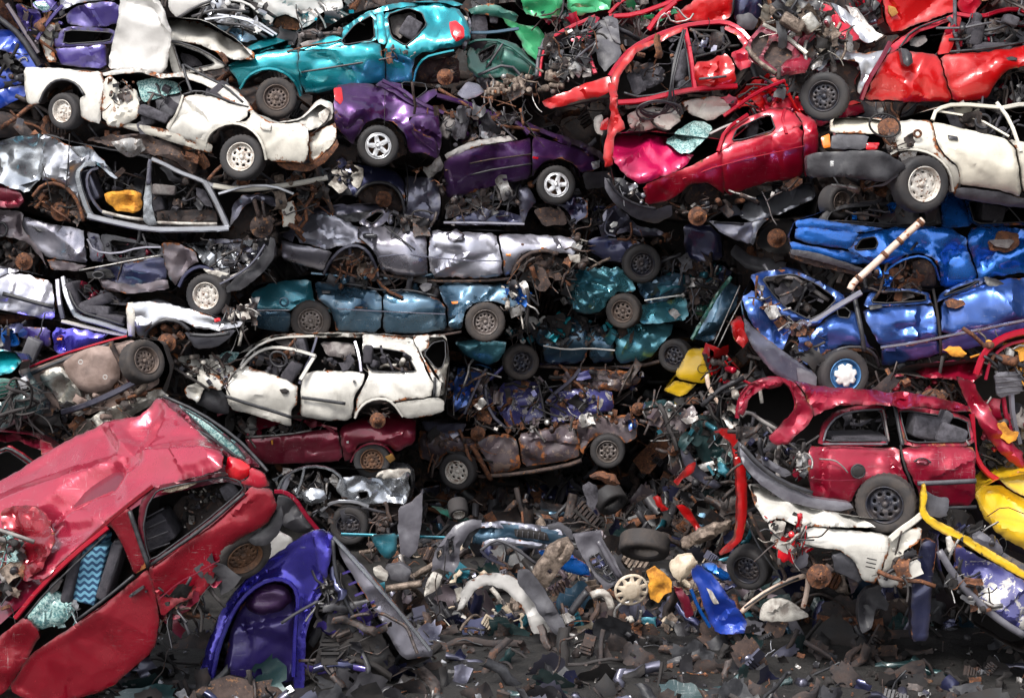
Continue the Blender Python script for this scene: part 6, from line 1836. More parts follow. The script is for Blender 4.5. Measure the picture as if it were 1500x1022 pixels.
# ================================================================ white front, right bottom
c = Car('crushed_hatchback', 'white front end with torn wing and red brake disc under the magenta red estate', 'car', 15.0, 'white',
        '1094,708 1130,716 1180,742 1260,756 1340,762 1352,790 1336,858 1284,858 1264,852 1252,822 1230,806 1200,802 1170,800 1140,780 1120,762', (1160, 800, 1350, 815, 50), cr=.04, W=1.3, V=(.3, 1.2, -.2))
c.panel('bonnet', '1096,706,.6 1130,716,.6 1180,742,.4 1250,754,.4 1290,772,.1 1230,772 1168,770 1140,758 1122,766 1104,736,.3', cr=.019, form=False)
c.panel('front_wing', '1168,771 1220,773 1302,782 1304,800 1294,830 1282,857 1264,852 1252,822 1228,805 1194,802 1176,796', cr=.018)
c.panel('door', '1304,784 1330,776 1350,772 1350,790 1334,802 1336,850 1310,862 1284,858 1296,830', 'whiterust', cr=.07)
c.bar('a_pillar', '1304,790 1320,776 1338,764 1352,752', 6, 'whiterust', d=-.05, flat=.5)
c.panel('sill', '1284,844 1336,838 1336,862 1290,862', 'greywhite', cr=.04, d=-.02)
for k in range(3): c.bar('vent_slot', f'{1270-k},{817+k*6} {1284-k},{820+k*6}', .9, 'black', d=-.12)
c.panel('headlight', '1126,768 1140,760 1152,764 1150,776 1134,782 1128,778', 'whitebit', cr=.05, d=-.08)
c.panel('front_panel', '1134,790 1150,792 1168,804 1166,816 1148,816 1138,804', 'white', cr=.08, d=-.08)
c.panel('arch_liner', '1218,812 1236,808 1254,822 1264,850 1256,854 1240,846 1222,838', 'greyplastic', cr=.03, d=.05)
c.panel('splash_guard', '1164,826 1172,806 1186,812 1184,830 1168,836', 'bumpergrey', cr=.04, d=.0)
c.mess('front_debris', '1130,764 1176,770 1180,815 1140,800', 60, ('whitebit', 'plastic', 'black', 'mech', 'alu', 'redlens'), d=-.08, dd=.25, size=.75)
c.brake(1200, 844, 19, d=.0, mat='rust', spring=True)
c.mess('door_hardware', '1306,800 1336,796 1336,850 1310,850', 30, ('rust', 'plastic', 'white', 'mech'), d=-.05, dd=.2, size=.8)

# ================================================================ dark wrecks filling the centre
c = Car('crushed_car', 'dark slate wreck in shadow between the navy door and the diagonal teal door skin', 'car', 22.9, 'slate',
        '956,392 1010,384 1062,380 1080,404 1060,430 1040,460 1010,466 1004,430', None, cr=.12, W=1.2)
c.panel('side_panel', '1004,394 1050,386 1074,396 1060,420 1030,430 1008,420', 'navy', cr=.14)
c.panel('bonnet', '1010,432 1040,428 1052,440 1036,462 1014,464', 'bottlegreen', cr=.12)
c.mess('engine_bay', '960,385 1080,385 1050,450 1000,465', 80, ('mech', 'brown', 'plastic', 'alu', 'greyplastic', 'tealdark'), d=-.2, dd=.3)
c = Car('crushed_car', 'slate blue wreck slice between the white estate tail and the navy flaking wreck', 'car', 22.6, 'blueviolet',
        '656,540 700,532 722,540 706,570 692,610 668,616 652,606', None, cr=.1, W=1.2)
c.panel('side_panel', '664,552 690,540 706,544 696,568 684,596 664,604', 'blueviolet', cr=.13)
c.bar('seal', '712,540 700,560 690,584 680,606', 2.4, 'slate', d=-.1)
c.mess('torn_metal', '655,540 720,535 700,605 655,605', 50, ('rust', 'blueviolet', 'plastic', 'brown', 'alu'), d=-.15, dd=.25, size=.8)
c = Car('crushed_car', 'brown rusty wreck slice with hanging pipes under the burnt brown estate', 'car', 24.1, 'brownwreck',
        '610,704 700,700 800,690 860,690 866,740 780,760 640,752', None, cr=.12, W=1.3)
c.panel('side_panel', '700,706 760,700 764,730 720,744 700,730', 'brownwreck', cr=.14)
c.panel('door', '612,716 660,706 694,712 690,740 640,744 616,736', 'slate', cr=.10)
c.panel('side_panel', '768,700 830,694 850,716 820,744 774,740', 'navy', cr=.13)
c.mess('hanging_pipes', '610,700 870,690 866,756 620,756', 110, ('mech', 'brown', 'plastic', 'rust', 'black', 'greyplastic'), d=-.25, dd=.3, size=1.3, kinds=(0, 1, 2, 4, 5, 6))
# ================================================================ underside up wreck, left
c = Car('overturned_car', 'overturned car showing its dusty floor pan, spare wheel well and silver heat shield', 'car', 18.8, 'crimson',
        '26,546 110,514 200,492 238,498 252,540 236,580 190,606 130,640 96,652 60,606', None, cr=.04, hullmat='under')
c.panel('floor_pan', '30,546 100,518 200,495 222,530 234,560 206,580 160,600 110,612 70,592', 'underpan', cr=.05)
c.bar('body_edge', '28,544 80,522 160,498 186,492', 2, 'crimson', d=-.05)
c.bar('rear_valance', '34,552 90,528 166,502', 3.2, 'plastic', d=-.06)
c.panel('spare_wheel_well', '88,532 110,516 140,506 164,508 176,530 174,556 158,572 134,578 112,572 96,554', 'underpan', cr=.02, d=-.17, sk=.17, rnd=.07, soft=2)
c.ring('drain_plug', 118, 530, 3, .8, 'greywhite', d=-.25)
c.ring('drain_plug', 154, 552, 3, .8, 'greywhite', d=-.25)
c.panel('heat_shield', '56,550 74,538 90,538 104,552 118,576 118,590 102,600 88,596 74,574 62,562', 'galv', cr=.05, d=-.12, rnd=.03, sk=.1, soft=2)
c.bar('rear_axle', '90,604 130,592 170,574 204,556', 5.5, 'slate', d=-.2)
c.bar('trailing_arm', '200,530 210,548 212,566 200,576', 5, 'cast', d=-.22)
c.bar('tow_bracket', '162,500 166,512 176,530 184,548', 4, 'brown', d=-.12)
c.panel('lower_floor', '108,622 150,602 200,580 232,566 250,580 200,606 150,636 104,652', 'galv', cr=.10, d=-.02)
c.panel('side_member', '176,540 190,530 196,556 188,566', 'magenta', cr=.04, d=-.08)
c.mess('brake_lines', '86,596 200,556 210,580 110,640', 60, ('rust', 'mech', 'brown', 'alu', 'underpan'), d=-.15, dd=.2, size=.8)
c.mess('torn_edge', '60,600 100,600 106,650 70,630', 30, ('plastic', 'black', 'mech', 'brown'), d=-.1, dd=.2)
c.wheel(214, 528, 66, 'holes', 'steeld', 'rubberdust', yaw=52, tilt=-18, d=-.25, w=.2)
c.wheel(66, 592, 66, 'holes', 'steelk', 'rubberdust', yaw=58, tilt=-18, d=-.1, w=.2)
c = Car('crushed_car', 'indigo blue wreck slice with orange indicator under the silver lilac car', 'car', 20.2, 'violet',
        '-40,480 0,478 80,480 150,488 204,492 160,512 120,520 80,528 0,530 -40,530', None, cr=.05)
c.panel('front_wing', '76,480 120,482 160,490 150,500 110,516 80,520', 'violet', cr=.08)
c.panel('door', '18,478 74,480 76,510 40,500 20,490', 'indigo', cr=.04)
c.panel('indicator', '82,495 91,494 91,499 83,499', 'orangelens', cr=0, d=-.05)
c.panel('bonnet_end', '0,480 18,482 30,504 12,510 0,500', 'blue', cr=.08, d=-.1)
c.slab('bumper_roll', 46, 512, 22, 36, 24, 'greyplastic', -.2, .14)
c.mess('torn_metal', '0,478 60,484 60,530 0,520', 34, ('plastic', 'navy', 'blueviolet', 'mech', 'black'), d=-.12, dd=.25)
c = Car('crushed_car', 'dark teal car nose with headlamp at the left edge, beside the overturned car', 'car', 17.3, 'tealdark',
        '-80,508 0,512 24,514 34,528 28,545 40,560 56,590 52,612 24,628 0,636 -80,650', None, cr=.04)
c.panel('bonnet', '-80,510,.4 0,512,.3 22,516,.2 33,528,.1 20,544 0,550 -80,566', 'teal', cr=.05, form=False)
c.panel('headlight', '24,556 36,550 42,558 40,570 30,572', 'clearlens', cr=.02, d=-.05)
c.panel('grille', '-60,566 0,552 22,556 28,572 0,584 -60,600', 'bottlegreen', cr=.03)
for k in range(4): c.bar('grille_bar', f'-60,{574+k*6} 0,{560+k*6} 24,{560+k*4}', .9, 'plastic', d=-.06)
c.panel('front_bumper', '-60,604 0,588 40,572 56,588 52,606 24,622 0,632 -60,650', 'darkgreen', cr=.03, d=-.04)
c.mess('wire_tangle', '0,560 50,570 50,610 0,620', 34, ('darkgreen', 'tealdark', 'black'), d=-.15, dd=.15, kinds=(0, 4))
c = Car('crushed_car', 'crimson wreck corner with a black window seal, left edge above the faded cherry roof', 'car', 17.0, 'crimson',  # the cherry roof's paler red is sky sheen put into its paint
        '-80,626 0,630 50,636 80,658 70,668 40,690 0,712 -80,740', None, cr=.04, hullmat='wine')
c.panel('roof', '-60,628,.3 0,630,.3 50,638,.2 82,658 70,668 56,658 40,648 0,642,.1 -60,640', 'wine', cr=.07, form=False)
c.panel('corner', '56,644 70,648 82,660 72,672 60,668', 'magenta', cr=.09, d=-.05)
c.panel('door_frame', '-60,690 0,656 14,652 34,664 58,682 40,690 0,716 -60,750', 'crimson', holes=['-50,700 0,664 12,660 30,672 46,684 0,706 -50,736'], cr=.02, d=-.08)
c.bar('window_seal', '0,660 12,655 34,668 52,682', 2.4, 'seal', d=-.12)

# ================================================================ faded cherry hatchback, left foreground
def zigzag_mat():
    g = NT('blue zigzag seat cloth')
    tc = g.n('TexCoord')
    sx = g.n('SeparateXYZ')
    g.l(tc.outputs['Object'], sx.inputs[0])
    t = g.math('ADD', g.math('MULTIPLY', sx.outputs[2], 95.0), g.math('MULTIPLY', g.math('SINE', g.math('MULTIPLY', sx.outputs[0], 75.0)), 1.3))
    f = g.ramp(g.math('SINE', t), -.2, .2)
    g.setb('Base Color', g.mix(f, (.02, .06, .13), (.14, .34, .48)))
    g.setb('Roughness', .9)
    M['zigzag'] = g.m
zigzag_mat()
c = Car('crushed_hatchback', 'big faded cherry red hatchback tipped on its side, blue zigzag seat showing', 'car', 14.3, 'pinkred',
        '330,694 362,704 398,716 408,742 392,772 356,790 332,806 324,850 300,880 236,906 220,960 130,1030 -40,1050 -60,960 0,900 60,850 150,762 215,720', None, cr=.015, W=1.3, V=(-.75, 1.02, .28), hullmat='wine', inset=10)
c.panel('roof', '214,594,1.15 229,579,1.2 262,606,.95 300,640,.5 331,668,.05 326,690,.0 270,704,0 220,714,0 196,734,0 160,760,0 110,806,0 68,848,0 34,852,.2 28,830,.4 14,800,.7 -10,770,1.0 -60,760,1.2 -60,724,1.3 0,702,1.3 60,664,1.3 100,640,1.3 160,614,1.2 200,608,1.15', cr=.035, sp=3.2, form=False, lin='330,668,0 68,848,0 229,579,1.2', d=-.10, mat='skysheenroof', folds=[(60,765,196,668,20,-.13,.8),(196,668,332,664,34,.10,.8),(196,668,218,592,26,-.09,.8),(0,740,196,668,30,.06,.5),(150,610,196,668,14,.06,1)], label='sun faded caved in roof')
c.panel('windscreen_pillar', '0,744,.6 30,740,.6 56,742,.55 70,760,.35 80,790,.1 72,812,0 60,836,-.05 36,850,0 30,826,.2 34,806,.3 0,800,.5', 'pinkred', cr=.08, d=-.05, form=False, label='crumpled windscreen corner')
c.panel('tailgate', '230,580,1.2 250,586,1.2 300,614,1.0 350,650,.5 384,684,.1 360,682,.05 330,668,.05 300,640,.5 262,606,.95', 'wine', holes=['262,594,1.1 300,616,.9 346,652,.5 362,674,.1 338,664,.1 300,630,.6'], cr=.01, form=False, d=.01)
c.panel('rear_window', '256,590 300,614 350,652 366,678 336,664 298,630', 'glass', cr=.01, d=.55, form=False)
c.bar('rear_wiper', '290,630,.6 320,648,.4 348,670,.1', 2, 'plastic', d=-.05, form=False)
c.bar('hatch_seal', '240,580,1.15 290,602,1.0 346,640,.5 380,676,.1 392,690,0', 2.4, 'seal', d=-.03, form=False)
c.panel('tail_light', '332,668 352,674 366,684 364,698 348,708 334,704 327,690', 'redlens', cr=0, d=-.05, form=False, rnd=.05)
c.panel('tail_light_housing', '366,684 386,692 396,712 380,716 350,708 364,698', 'crimson', cr=.01, d=-.03, form=False)
c.panel('side_panel', '216,832 236,818 300,774 358,722 366,712 398,716 407,742 392,768 356,786 334,802 326,812 318,830 312,850 296,872 262,884 236,905 228,876', cr=.02, form=False, d=-.02, sp=5)
c.panel('quarter_window_frame', '200,776 204,734 224,712 270,702 328,690 362,706 360,722 300,776 236,820 217,832 204,802', holes=['210,770 216,740 230,718 262,710 330,698 350,704 357,716 300,764 220,822 214,800'], cr=.015, form=False, d=-.025, mat='wine')
c.bar('window_rubber', '222,826 300,772 358,722', 2.8, 'seal', d=-.06, form=False)
c.panel('b_pillar', '150,764 168,750 188,742 200,776 216,830 196,842 182,806 166,776', cr=.01, form=False, d=-.05)
c.bar('b_pillar_cover', '190,748 204,790 218,830', 3.6, 'seal', d=-.07, form=False)
c.bar('roof_edge', '60,852 110,808 158,764 200,730 224,712', 4, 'pinkred', d=-.04, form=False)
c.bar('door_frame', '22,905 60,858 110,810 158,772', 4.4, 'crimson', d=-.05, form=False)
c.bar('door_seal', '36,905 66,868 114,822 156,782', 1.8, 'seal', d=-.03, form=False)
c.panel('door', '112,912 160,878 200,846 216,832 226,858 234,906 228,950 160,1010 60,1040 10,1010 40,960', cr=.02, form=False, d=-.03, sp=5)
c.panel('front_wing', '-60,990 0,930 38,900 60,930 40,965 8,1015 -60,1050', 'pinkred', cr=.05, form=False, d=-.02, sp=5)
c.bar('door_waist', '112,908 160,872 196,842', 2.4, 'seal', d=-.07, form=False)
c.panel('handle', '187,872 208,857 212,861 190,877', 'seal', cr=0, d=-.08, form=False)
c.panel('lock', '211,865 215,864 215,868 212,869', 'plastic', cr=0, d=-.08, form=False)
c.panel('rear_bumper', '392,770 404,748 412,740 416,760 408,784 390,800 372,800 360,790', 'plastic', cr=.02, d=.05, form=False)
c.slab('seat_back', 136, 836, 36, 92, 14, 'zigzag', .25, .3, bump=.012)
c.slab('seat_bolster', 110, 838, 16, 80, 14, 'fabricdark', .22, .35)
c.slab('seat_bolster', 166, 832, 18, 90, 18, 'fabricdark', .24, .35)
c.slab('headrest', 150, 786, 20, 20, 14, 'zigzag', .35, .2, bump=.01)
c.slab('rear_seat', 232, 774, 44, 50, 60, 'fabricdark', .5, .4)
for k in range(4): c.bar('seat_rib', f'{214+k*1},{758+k*16} {240+k*3},{744+k*17}', 1.4, 'greyplastic', d=.25, form=False)
c.slab('rear_speaker', 338, 716, 26, 24, -30, 'fabric', .25, .2)
c.panel('torn_liner', '232,722 256,712 292,704 280,714 250,722', 'cream', cr=.05, d=.02, form=False)
c.mess('glass_grit', '270,720 335,706 320,740 270,780', 80, ('brown', 'whitebit', 'alu', 'fabricdark', 'black'), d=.4, dd=.3, size=.35, kinds=(1, 2, 3))
c.panel('boot_floor', '256,730 340,704 352,720 300,764 240,800', 'under', cr=.03, d=.7, form=False)
c.panel('shattered_glass', '38,905 54,878 72,864 96,872 112,886 108,900 92,915 40,925', 'glass', cr=.10, d=.1, form=False)
c.mess('glass_shards', '40,900 60,868 110,884 100,912', 40, ('glass', 'clearlens', 'glass'), d=.02, dd=.15, size=.45, kinds=(1, 0))
c.mess('engine_wreck', '-10,775 30,780 40,850 30,890 -10,905', 70, ('cast', 'mech', 'liner', 'plastic', 'rust', 'black', 'glass'), d=.05, dd=.4, size=.9)
c.panel('mirror_pocket', '70,858 84,846 92,850 84,866 74,872', 'liner', cr=.03, d=.05, form=False)
c.panel('wheel_house', '316,836 326,812 348,796 372,784 394,778 388,812 350,860 320,866', 'under', cr=.03, d=.3, form=False)
c.bar('body_crease', '232,878 262,852 290,838 322,820', 1.1, 'wine', d=-.06, form=False)
c.mess('torn_sill', '232,880 320,832 316,860 240,930', 50, ('wine', 'brown', 'plastic', 'rust', 'black'), d=-.02, dd=.3, kinds=(1, 4, 0))
c.wheel(358, 816, 90, 'holes', 'steelr', 'rubberdust', yaw=30, tilt=22, d=.16)

# ================================================================ violet front wing, bottom left
c = Car('crushed_car', 'glossy indigo violet car corner with big wheel arch at the bottom', 'car', 15.1, 'violet',
        '320,905 336,874 372,836 412,806 458,776 490,782 520,816 600,910 640,960 560,1000 420,1010 300,980', None, cr=.02, W=1.3, V=(-.3, 1.15, -.3), hullmat='plastic')
c.panel('front_wing', '282,1022 304,940 322,896 346,862 376,832 412,805 436,788 458,776 484,780 490,792 484,826 476,858 462,890 448,930 446,1022 428,1022 432,930 437,900 435,878 428,858 408,848 380,856 354,878 336,908 322,950 308,1022', cr=.035, form=False, sp=4.2)
c.bar('arch_lip', '310,996 320,946 336,906 354,876 380,854 408,846 430,856 437,878 433,910 430,990', 4, 'violet', d=-.06, flat=.6, form=False)
c.panel('wing_highlight_fold', '456,778 470,774 490,786 486,812 478,850 466,838 460,806', 'violet', cr=.05, d=-.05, form=False)
c.panel('arch_liner', '318,1020 334,930 350,890 376,862 410,852 430,872 432,900 430,1020', 'indigo', cr=.04, d=.2, rnd=.06, form=False)
c.panel('magenta_tyre_cover', '356,884 372,862 400,854 422,864 428,882 410,898 380,904 362,898', 'purple', cr=.03, d=.1, rnd=.06, form=False, soft=2)
c.bar('chrome_strip', '488,786 520,822 556,862 592,904 630,952', 3.4, 'chrome', d=-.1, flat=.5, form=False)
c.panel('door_inner', '490,788 506,800 548,846 594,904 640,960 590,968 552,902 520,850 500,818', 'greypaint', cr=.02, d=-.05, form=False)
c.panel('door_card', '492,816 516,850 546,900 580,970 560,990 452,1000 466,950 480,890 486,850', 'black', cr=.06, d=.02, form=False)
for k in range(6): c.bar('door_rib', f'{502+k*9},{840+k*16} {522+k*9},{832+k*16}', 2.4, 'indigo', d=-.03, form=False)
c.mess('door_internals', '496,830 540,900 575,975 470,985 485,890', 70, ('plastic', 'indigo', 'black', 'navy', 'mech', 'seal'), d=-.1, dd=.2, kinds=(1, 2, 4, 6, 7, 5))
c.bar('door_seal', '488,790 490,830 500,870 520,905', 3, 'seal', d=-.08, form=False)
c.bar('washer_rail', '412,912 436,896 466,880', 2.4, 'greyplastic', d=-.15, form=False)
c.mess('hinge_bits', '470,850 490,830 486,900 460,910', 18, ('violet', 'black', 'plastic', 'alu'), d=-.1, dd=.15, size=.6)
c = Bit('bumper', 'black bumper shell with magenta painted edge behind the violet corner', 'bumper', 17.4, 440, 785, cr=.03)
c.bar('painted_edge', '402,720 416,720 432,730 446,752 462,772 474,786', 4, 'magenta', d=-.08, flat=.6)
c.panel('inner_shell', '406,722 428,732 444,754 462,776 440,782 412,770 404,748', 'plastic', cr=.05)
piece('roof_panel', 'white drilled panel between the cherry hatchback wheel and the violet corner', 'body panel', 16.6, '388,776 404,776 430,790 424,804 396,836 378,846 384,806', 'greywhite', cr=.03)
# ================================================================ loose pieces in front
piece('bumper_section', 'dusty grey bumper section standing upright in the scrap, below the foil silver hatchback', 'bumper', 18.6,
      '583,744 600,738 616,722 620,716 618,770 612,806 600,818 586,812 582,780', 'bumpergrey', cr=.02, th=.10)
c = Bit('bumper', 'pale blue front bumper with black grille slots lying across the scrap', 'bumper', 18.3, 760, 806, cr=.02)
c.panel('bumper_skin', '702,768,.1 740,766 790,772 832,780 838,790 820,802 770,796 724,790 706,798 690,796 694,778', 'bluegreen', cr=.03, d=0)
c.panel('upper_lip', '700,764,.1 740,762,.1 800,770,.1 834,778,.1 832,784 780,778 720,772 700,772', 'lilac', cr=.02, d=-.05)
c.panel('lower_lip', '706,792 740,786 800,796 822,802 800,806 740,798 704,802', 'lilac', cr=.03, d=-.06)
c.panel('grille', '752,775 770,774 800,780 806,792 780,790 754,786', 'black', cr=.01, d=-.07)
for k in range(6): c.bar('grille_bar', f'{758+k*8},{776+k} {757+k*8},{786+k}', .7, 'greyplastic', d=-.1)
c = Bit('bumper', 'blackened front bumper shell with two round lamp holes', 'bumper', 17.9, 665, 842, cr=.04)
c.panel('bumper_skin', '648,790 664,770 688,760 706,762 704,772 690,778 676,800 672,830 664,842 644,832 632,838 634,812', 'bumpergrey', holes=['640,808 648,802 648,812 641,818', '656,792 664,788 664,806 658,814'], cr=.07)
c.panel('rim', '676,800 684,782 700,768 706,772 694,786 684,806', 'plastic', cr=.03, d=.05)
c = Bit('front_grille', 'grey front panel with slatted grille standing on edge beside the loose tyre', 'grille', 17.2, 880, 870, cr=.02)
c.panel('panel', '838,782 850,780 866,778 880,776 884,790 900,816 914,842 904,856 888,866 872,846 858,826 846,804', 'bumpergrey', holes=['862,818 876,808 892,832 902,848 892,852 874,838'], cr=.03)
for k in range(4): c.bar('slat', f'{866+k*8},{814+k*9.5} {878+k*7},{808+k*9.5}', 1.2, 'greyplastic', d=-.02)
c.bar('slat', '870,812 884,832 898,850', 1.0, 'greyplastic', d=-.03)
c.bar('panel_edge', '876,792 892,820 908,846', 4, 'bumpergrey', d=-.04, flat=.5)
piece('liner_trough', 'brown stained trough shaped liner with a round hole, left of the grille panel', 'body panel', 17.1,
      '776,842 786,826 804,800 820,790 832,788 842,800 836,818 820,834 802,862 790,856', 'cast', cr=.04, th=.12, holes=['801,836 806,832 810,837 806,842'])
c = Bit('wheel_arch', 'white curved wheel arch strip lying in the scrap in front', 'wheel arch', 16.6, 740, 905, cr=.03)
c.panel('arch', '674,868 684,852 704,841 730,839 752,845 776,860 792,882 806,900 822,910 800,930 780,928 770,900 756,880 738,864 716,858 700,862 690,874 684,886 674,884', 'greywhite', cr=.05, form=False)
c.panel('torn_tip', '670,884 682,872 686,880 680,892 668,896', 'greywhite', cr=.05)
piece('bumper_strip', 'long dark blue grey plastic strip crossing the white wheel arch strip', 'body panel', 16.4,
      '756,834 776,834 786,846 800,866 822,902 836,930 812,930 796,908 778,880 758,856', 'greyplastic', cr=.04, th=.04)
def loose_tyre(name, label, x, y, d, Y, yaw, tilt, mat='rubberdust', rim=None):
    t = bpy.data.objects.new(name, None); C.objects.link(t)
    t.location = P(x, y, Y)
    wheel_meshes(t, d / 2 / (F / Y), 'holes', rim or 'steelk', mat, yaw, tilt)
    if rim is None:
        for ch in list(t.children):
            if not ch.name.startswith('tyre'): bpy.data.objects.remove(ch)
    tag(t, label, 'tyre' if rim is None else 'wheel')
loose_tyre('loose_tyre', 'bare dusty tyre lying nearly flat in the middle of the scrap', 943, 808, 76, 17.6, -14, 55)
loose_tyre('loose_tyre', 'dark bare tyre half buried below the burnt brown estate\'s right wheel', 898, 738, 48, 20.2, 30, 35, 'rubber')
loose_tyre('loose_wheel', 'black wheel leaning behind the folded cobalt blue panel', 1094, 834, 68, 16.6, -30, 10, 'rubber', 'steelk')
loose_tyre('loose_wheel', 'dusty wheel rim lying under the teal panel strip', 672, 752, 30, 20.0, 10, 40, 'rubber', 'steelw')
# hubcap with ten spokes
c = Bit('hub_cap', 'cream multi spoke hubcap beside the ochre rag', 'hubcap', 16.2, 925, 888)
bm = bmesh.new()
r = 26 / (F / 16.2)
ctr = P(925, 864, 16.2)
H = []
for k in range(10):
    a = k * math.tau / 10
    H.append([(r * .60 * math.cos(a - .10), r * .60 * math.sin(a - .10), 0), (r * .90 * math.cos(a - .22), r * .90 * math.sin(a - .22), 0), (r * .90 * math.cos(a + .22), r * .90 * math.sin(a + .22), 0), (r * .60 * math.cos(a + .10), r * .60 * math.sin(a + .10), 0)])
disc_holes(bm, r, H, lambda q: -.03 * (1 - (q / r) ** 2) - (.01 if q < r * .55 else 0), Matrix.Translation(ctr) @ Matrix.Rotation(.25, 4, 'X') @ Matrix.Rotation(.15, 4, 'Z'), sp=r / 9)
o = finish(bm, 'hub_cap', M['cream'], None, c.org)
solo(c, o, 'hub_cap', 'cream multi spoke hubcap beside the ochre rag', 'hubcap')
piece('rag', 'ochre crumpled rag between the hubcap and the loose tyre', 'rag', 16.3, '946,838 958,830 972,836 984,850 986,868 974,874 966,884 954,880 948,864 950,850', 'orange', cr=.10, th=.05)
piece('rubber_flap', 'curved maroon flap left of the folded cobalt blue panel', 'body panel', 16.4, '984,856 1000,862 1010,876 1018,900 1004,906 996,884', 'wine', cr=.05)
c = Bit('folded_sheet', 'folded cobalt blue panel with cream scuffs standing on end in the scrap', 'body panel', 16.2, 1050, 930, cr=.06, col='cobalt')
c.panel('outer_face', '1010,836 1024,826 1040,838 1060,860 1078,884 1096,912 1090,930 1050,930 1034,900 1024,870', 'cobalt', cr=.09)
c.panel('inner_face', '1024,826 1046,822 1068,840 1074,850 1060,852 1040,840', 'blue', cr=.08, d=.1)
c.panel('scuff', '1034,860 1044,866 1054,884 1046,886 1038,872', 'whitebit', cr=.04, d=-.09)
c.bar('edge', '1012,862 1022,888 1040,918', 3, 'blue', d=-.05, flat=.5)
c = Bit('door_frame', 'cream bare window frame lying at the bottom, left of the red brake disc', 'window frame', 16.0, 1130, 900, cr=.01)
c.bar('upper_bar', '1098,750 1112,780 1132,812 1150,840 1150,852', 3.2, 'brown', flat=.6)
c.bar('upper_bar', '1094,762 1108,794 1126,822 1144,846', 1.6, 'seal', d=-.03)
c.bar('cross_bar', '1086,896 1110,874 1150,852 1180,842', 4.4, 'cream2', flat=.6)
c.bar('cross_bar', '1090,890 1130,862 1170,846', 1.6, 'seal', d=-.05)
c.bar('side_bar', '1184,846 1182,868 1176,890', 4.4, 'cream2', flat=.6)
c.panel('corner', '1116,888 1130,876 1150,876 1164,884 1190,902 1160,912 1112,910', 'whitebit', cr=.06, d=-.1)
piece('torn_sheet', 'rust brown folded sheet lying against the scarlet bumper strip', 'body panel', 17.0, '996,792 1020,776 1050,764 1072,762 1068,776 1040,790 1012,802 998,804', 'cast', cr=.12, th=.06)
piece('torn_strip', 'torn scarlet sill piece lying in the dark scrap', 'metal strip', 18.4, '990,742 1000,738 1010,744 1020,760 1030,776 1020,780 1008,762 996,752', 'scarlet', cr=.08)
piece('torn_strip', 'crumpled scarlet scrap above the torn scarlet sill piece', 'metal strip', 18.6, '986,706 996,694 1010,680 1020,676 1018,690 1004,702 992,712', 'scarlet', cr=.12)
piece('torn_strip', 'small scarlet bracket left of the torn scarlet sill piece', 'metal strip', 18.5, '956,728 966,724 972,738 982,744 970,750 962,740', 'scarlet', cr=.10)
piece('bumper_strip', 'upright navy bumper strip under the torn white door at bottom right', 'bumper', 15.2, '1348,796 1362,790 1374,794 1368,840 1364,902 1360,940 1336,940 1334,880 1338,830', 'navy', cr=.02, th=.12)
piece('arch_liner', 'black curved wheel arch liner standing near the bottom right', 'body panel', 15.5, '1256,902 1258,878 1268,864 1286,856 1294,850 1292,868 1304,884 1300,896 1284,892 1280,920 1262,930', 'plastic', cr=.04, th=.1)
c = Car('crushed_car', 'navy wreck with white flaked paint in the bottom right corner', 'car', 15.0, 'navyflake',
        '1372,780 1400,784 1440,812 1500,846 1580,880 1600,960 1500,960 1430,920 1396,880 1376,830', None, cr=.06, W=1.2)
c.panel('door', '1392,790 1430,812 1470,832 1520,862 1580,890 1580,950 1500,930 1450,900 1416,860 1398,820', 'navyflake', cr=.08)
c.bar('sill', '1376,806 1396,840 1430,880 1470,912 1500,930', 6, 'bumpergrey', d=-.08, flat=.6)
c.panel('lamp', '1386,788 1394,784 1400,800 1396,814 1388,808', 'whitebit', cr=.05, d=-.1)
c.mess('torn_edge', '1380,800 1420,840 1480,900 1440,900 1390,850', 44, ('rust', 'navyflake', 'black', 'alu', 'plastic'), d=-.12, dd=.2, size=.8)
piece('wing_sheet', 'flat teal wing panel buried left of the upright grey bumper section', 'body panel', 18.9, '540,784 582,780 582,812 566,820 552,806', 'tealdark', cr=.05)
rod('sill_strip', 'thin teal strip lying across the scrap behind the upright grey bumper section', 'metal strip', 19.0, '500,782 560,784 620,786 680,788', 2.6, 'tealdark', flat=.5)
piece('wing_sheet', 'bottle green panel strip under the burnt brown estate\'s left wheel', 'body panel', 20.2, '630,740 650,744 690,760 682,768 650,756', 'bottlegreen', cr=.05)
rod('exhaust_pipe', 'short rusty exhaust pipe beside the blackened bumper shell', 'pipe', 17.2, '566,862 590,858 618,854', 5.5, 'cast', 10)
rod('exhaust_pipe', 'cut grey pipe below the trough shaped liner', 'pipe', 16.4, '836,898 848,880 860,866', 6, 'plastic', 12)
rod('elbow_pipe', 'pale elbow pipe above the cut grey pipe', 'pipe', 16.5, '866,872 880,866 890,872 896,890', 6, 'whitebit', 12)
piece('foil_bundle', 'crushed white foil bundle beside the short rusty exhaust pipe', 'scrap', 16.9, '626,846 636,838 648,842 646,856 634,870 620,874 622,860', 'whitebit', cr=.2, th=.06)
c = Bit('door_frame', 'bent grey window frame lying behind the white wheel arch strip', 'window frame', 17.6, 720, 830)
c.bar('frame_bar', '704,806 724,790 740,794 760,806 786,826', 2.6, 'greyplastic', flat=.6)
c.bar('frame_bar', '704,806 716,818 740,828', 2.6, 'slate', flat=.6)
piece('steering_shroud', 'cream and green torn box left of the folded cobalt blue panel', 'scrap', 16.8, '982,824 996,812 1016,812 1024,826 1010,840 998,852 984,846', 'cream', cr=.12, th=.1)
piece('side_panel', 'dark blue door skin half buried behind the grille panel', 'body panel', 17.9, '786,806 830,806 862,828 868,846 830,838 800,822', 'blue', cr=.05)
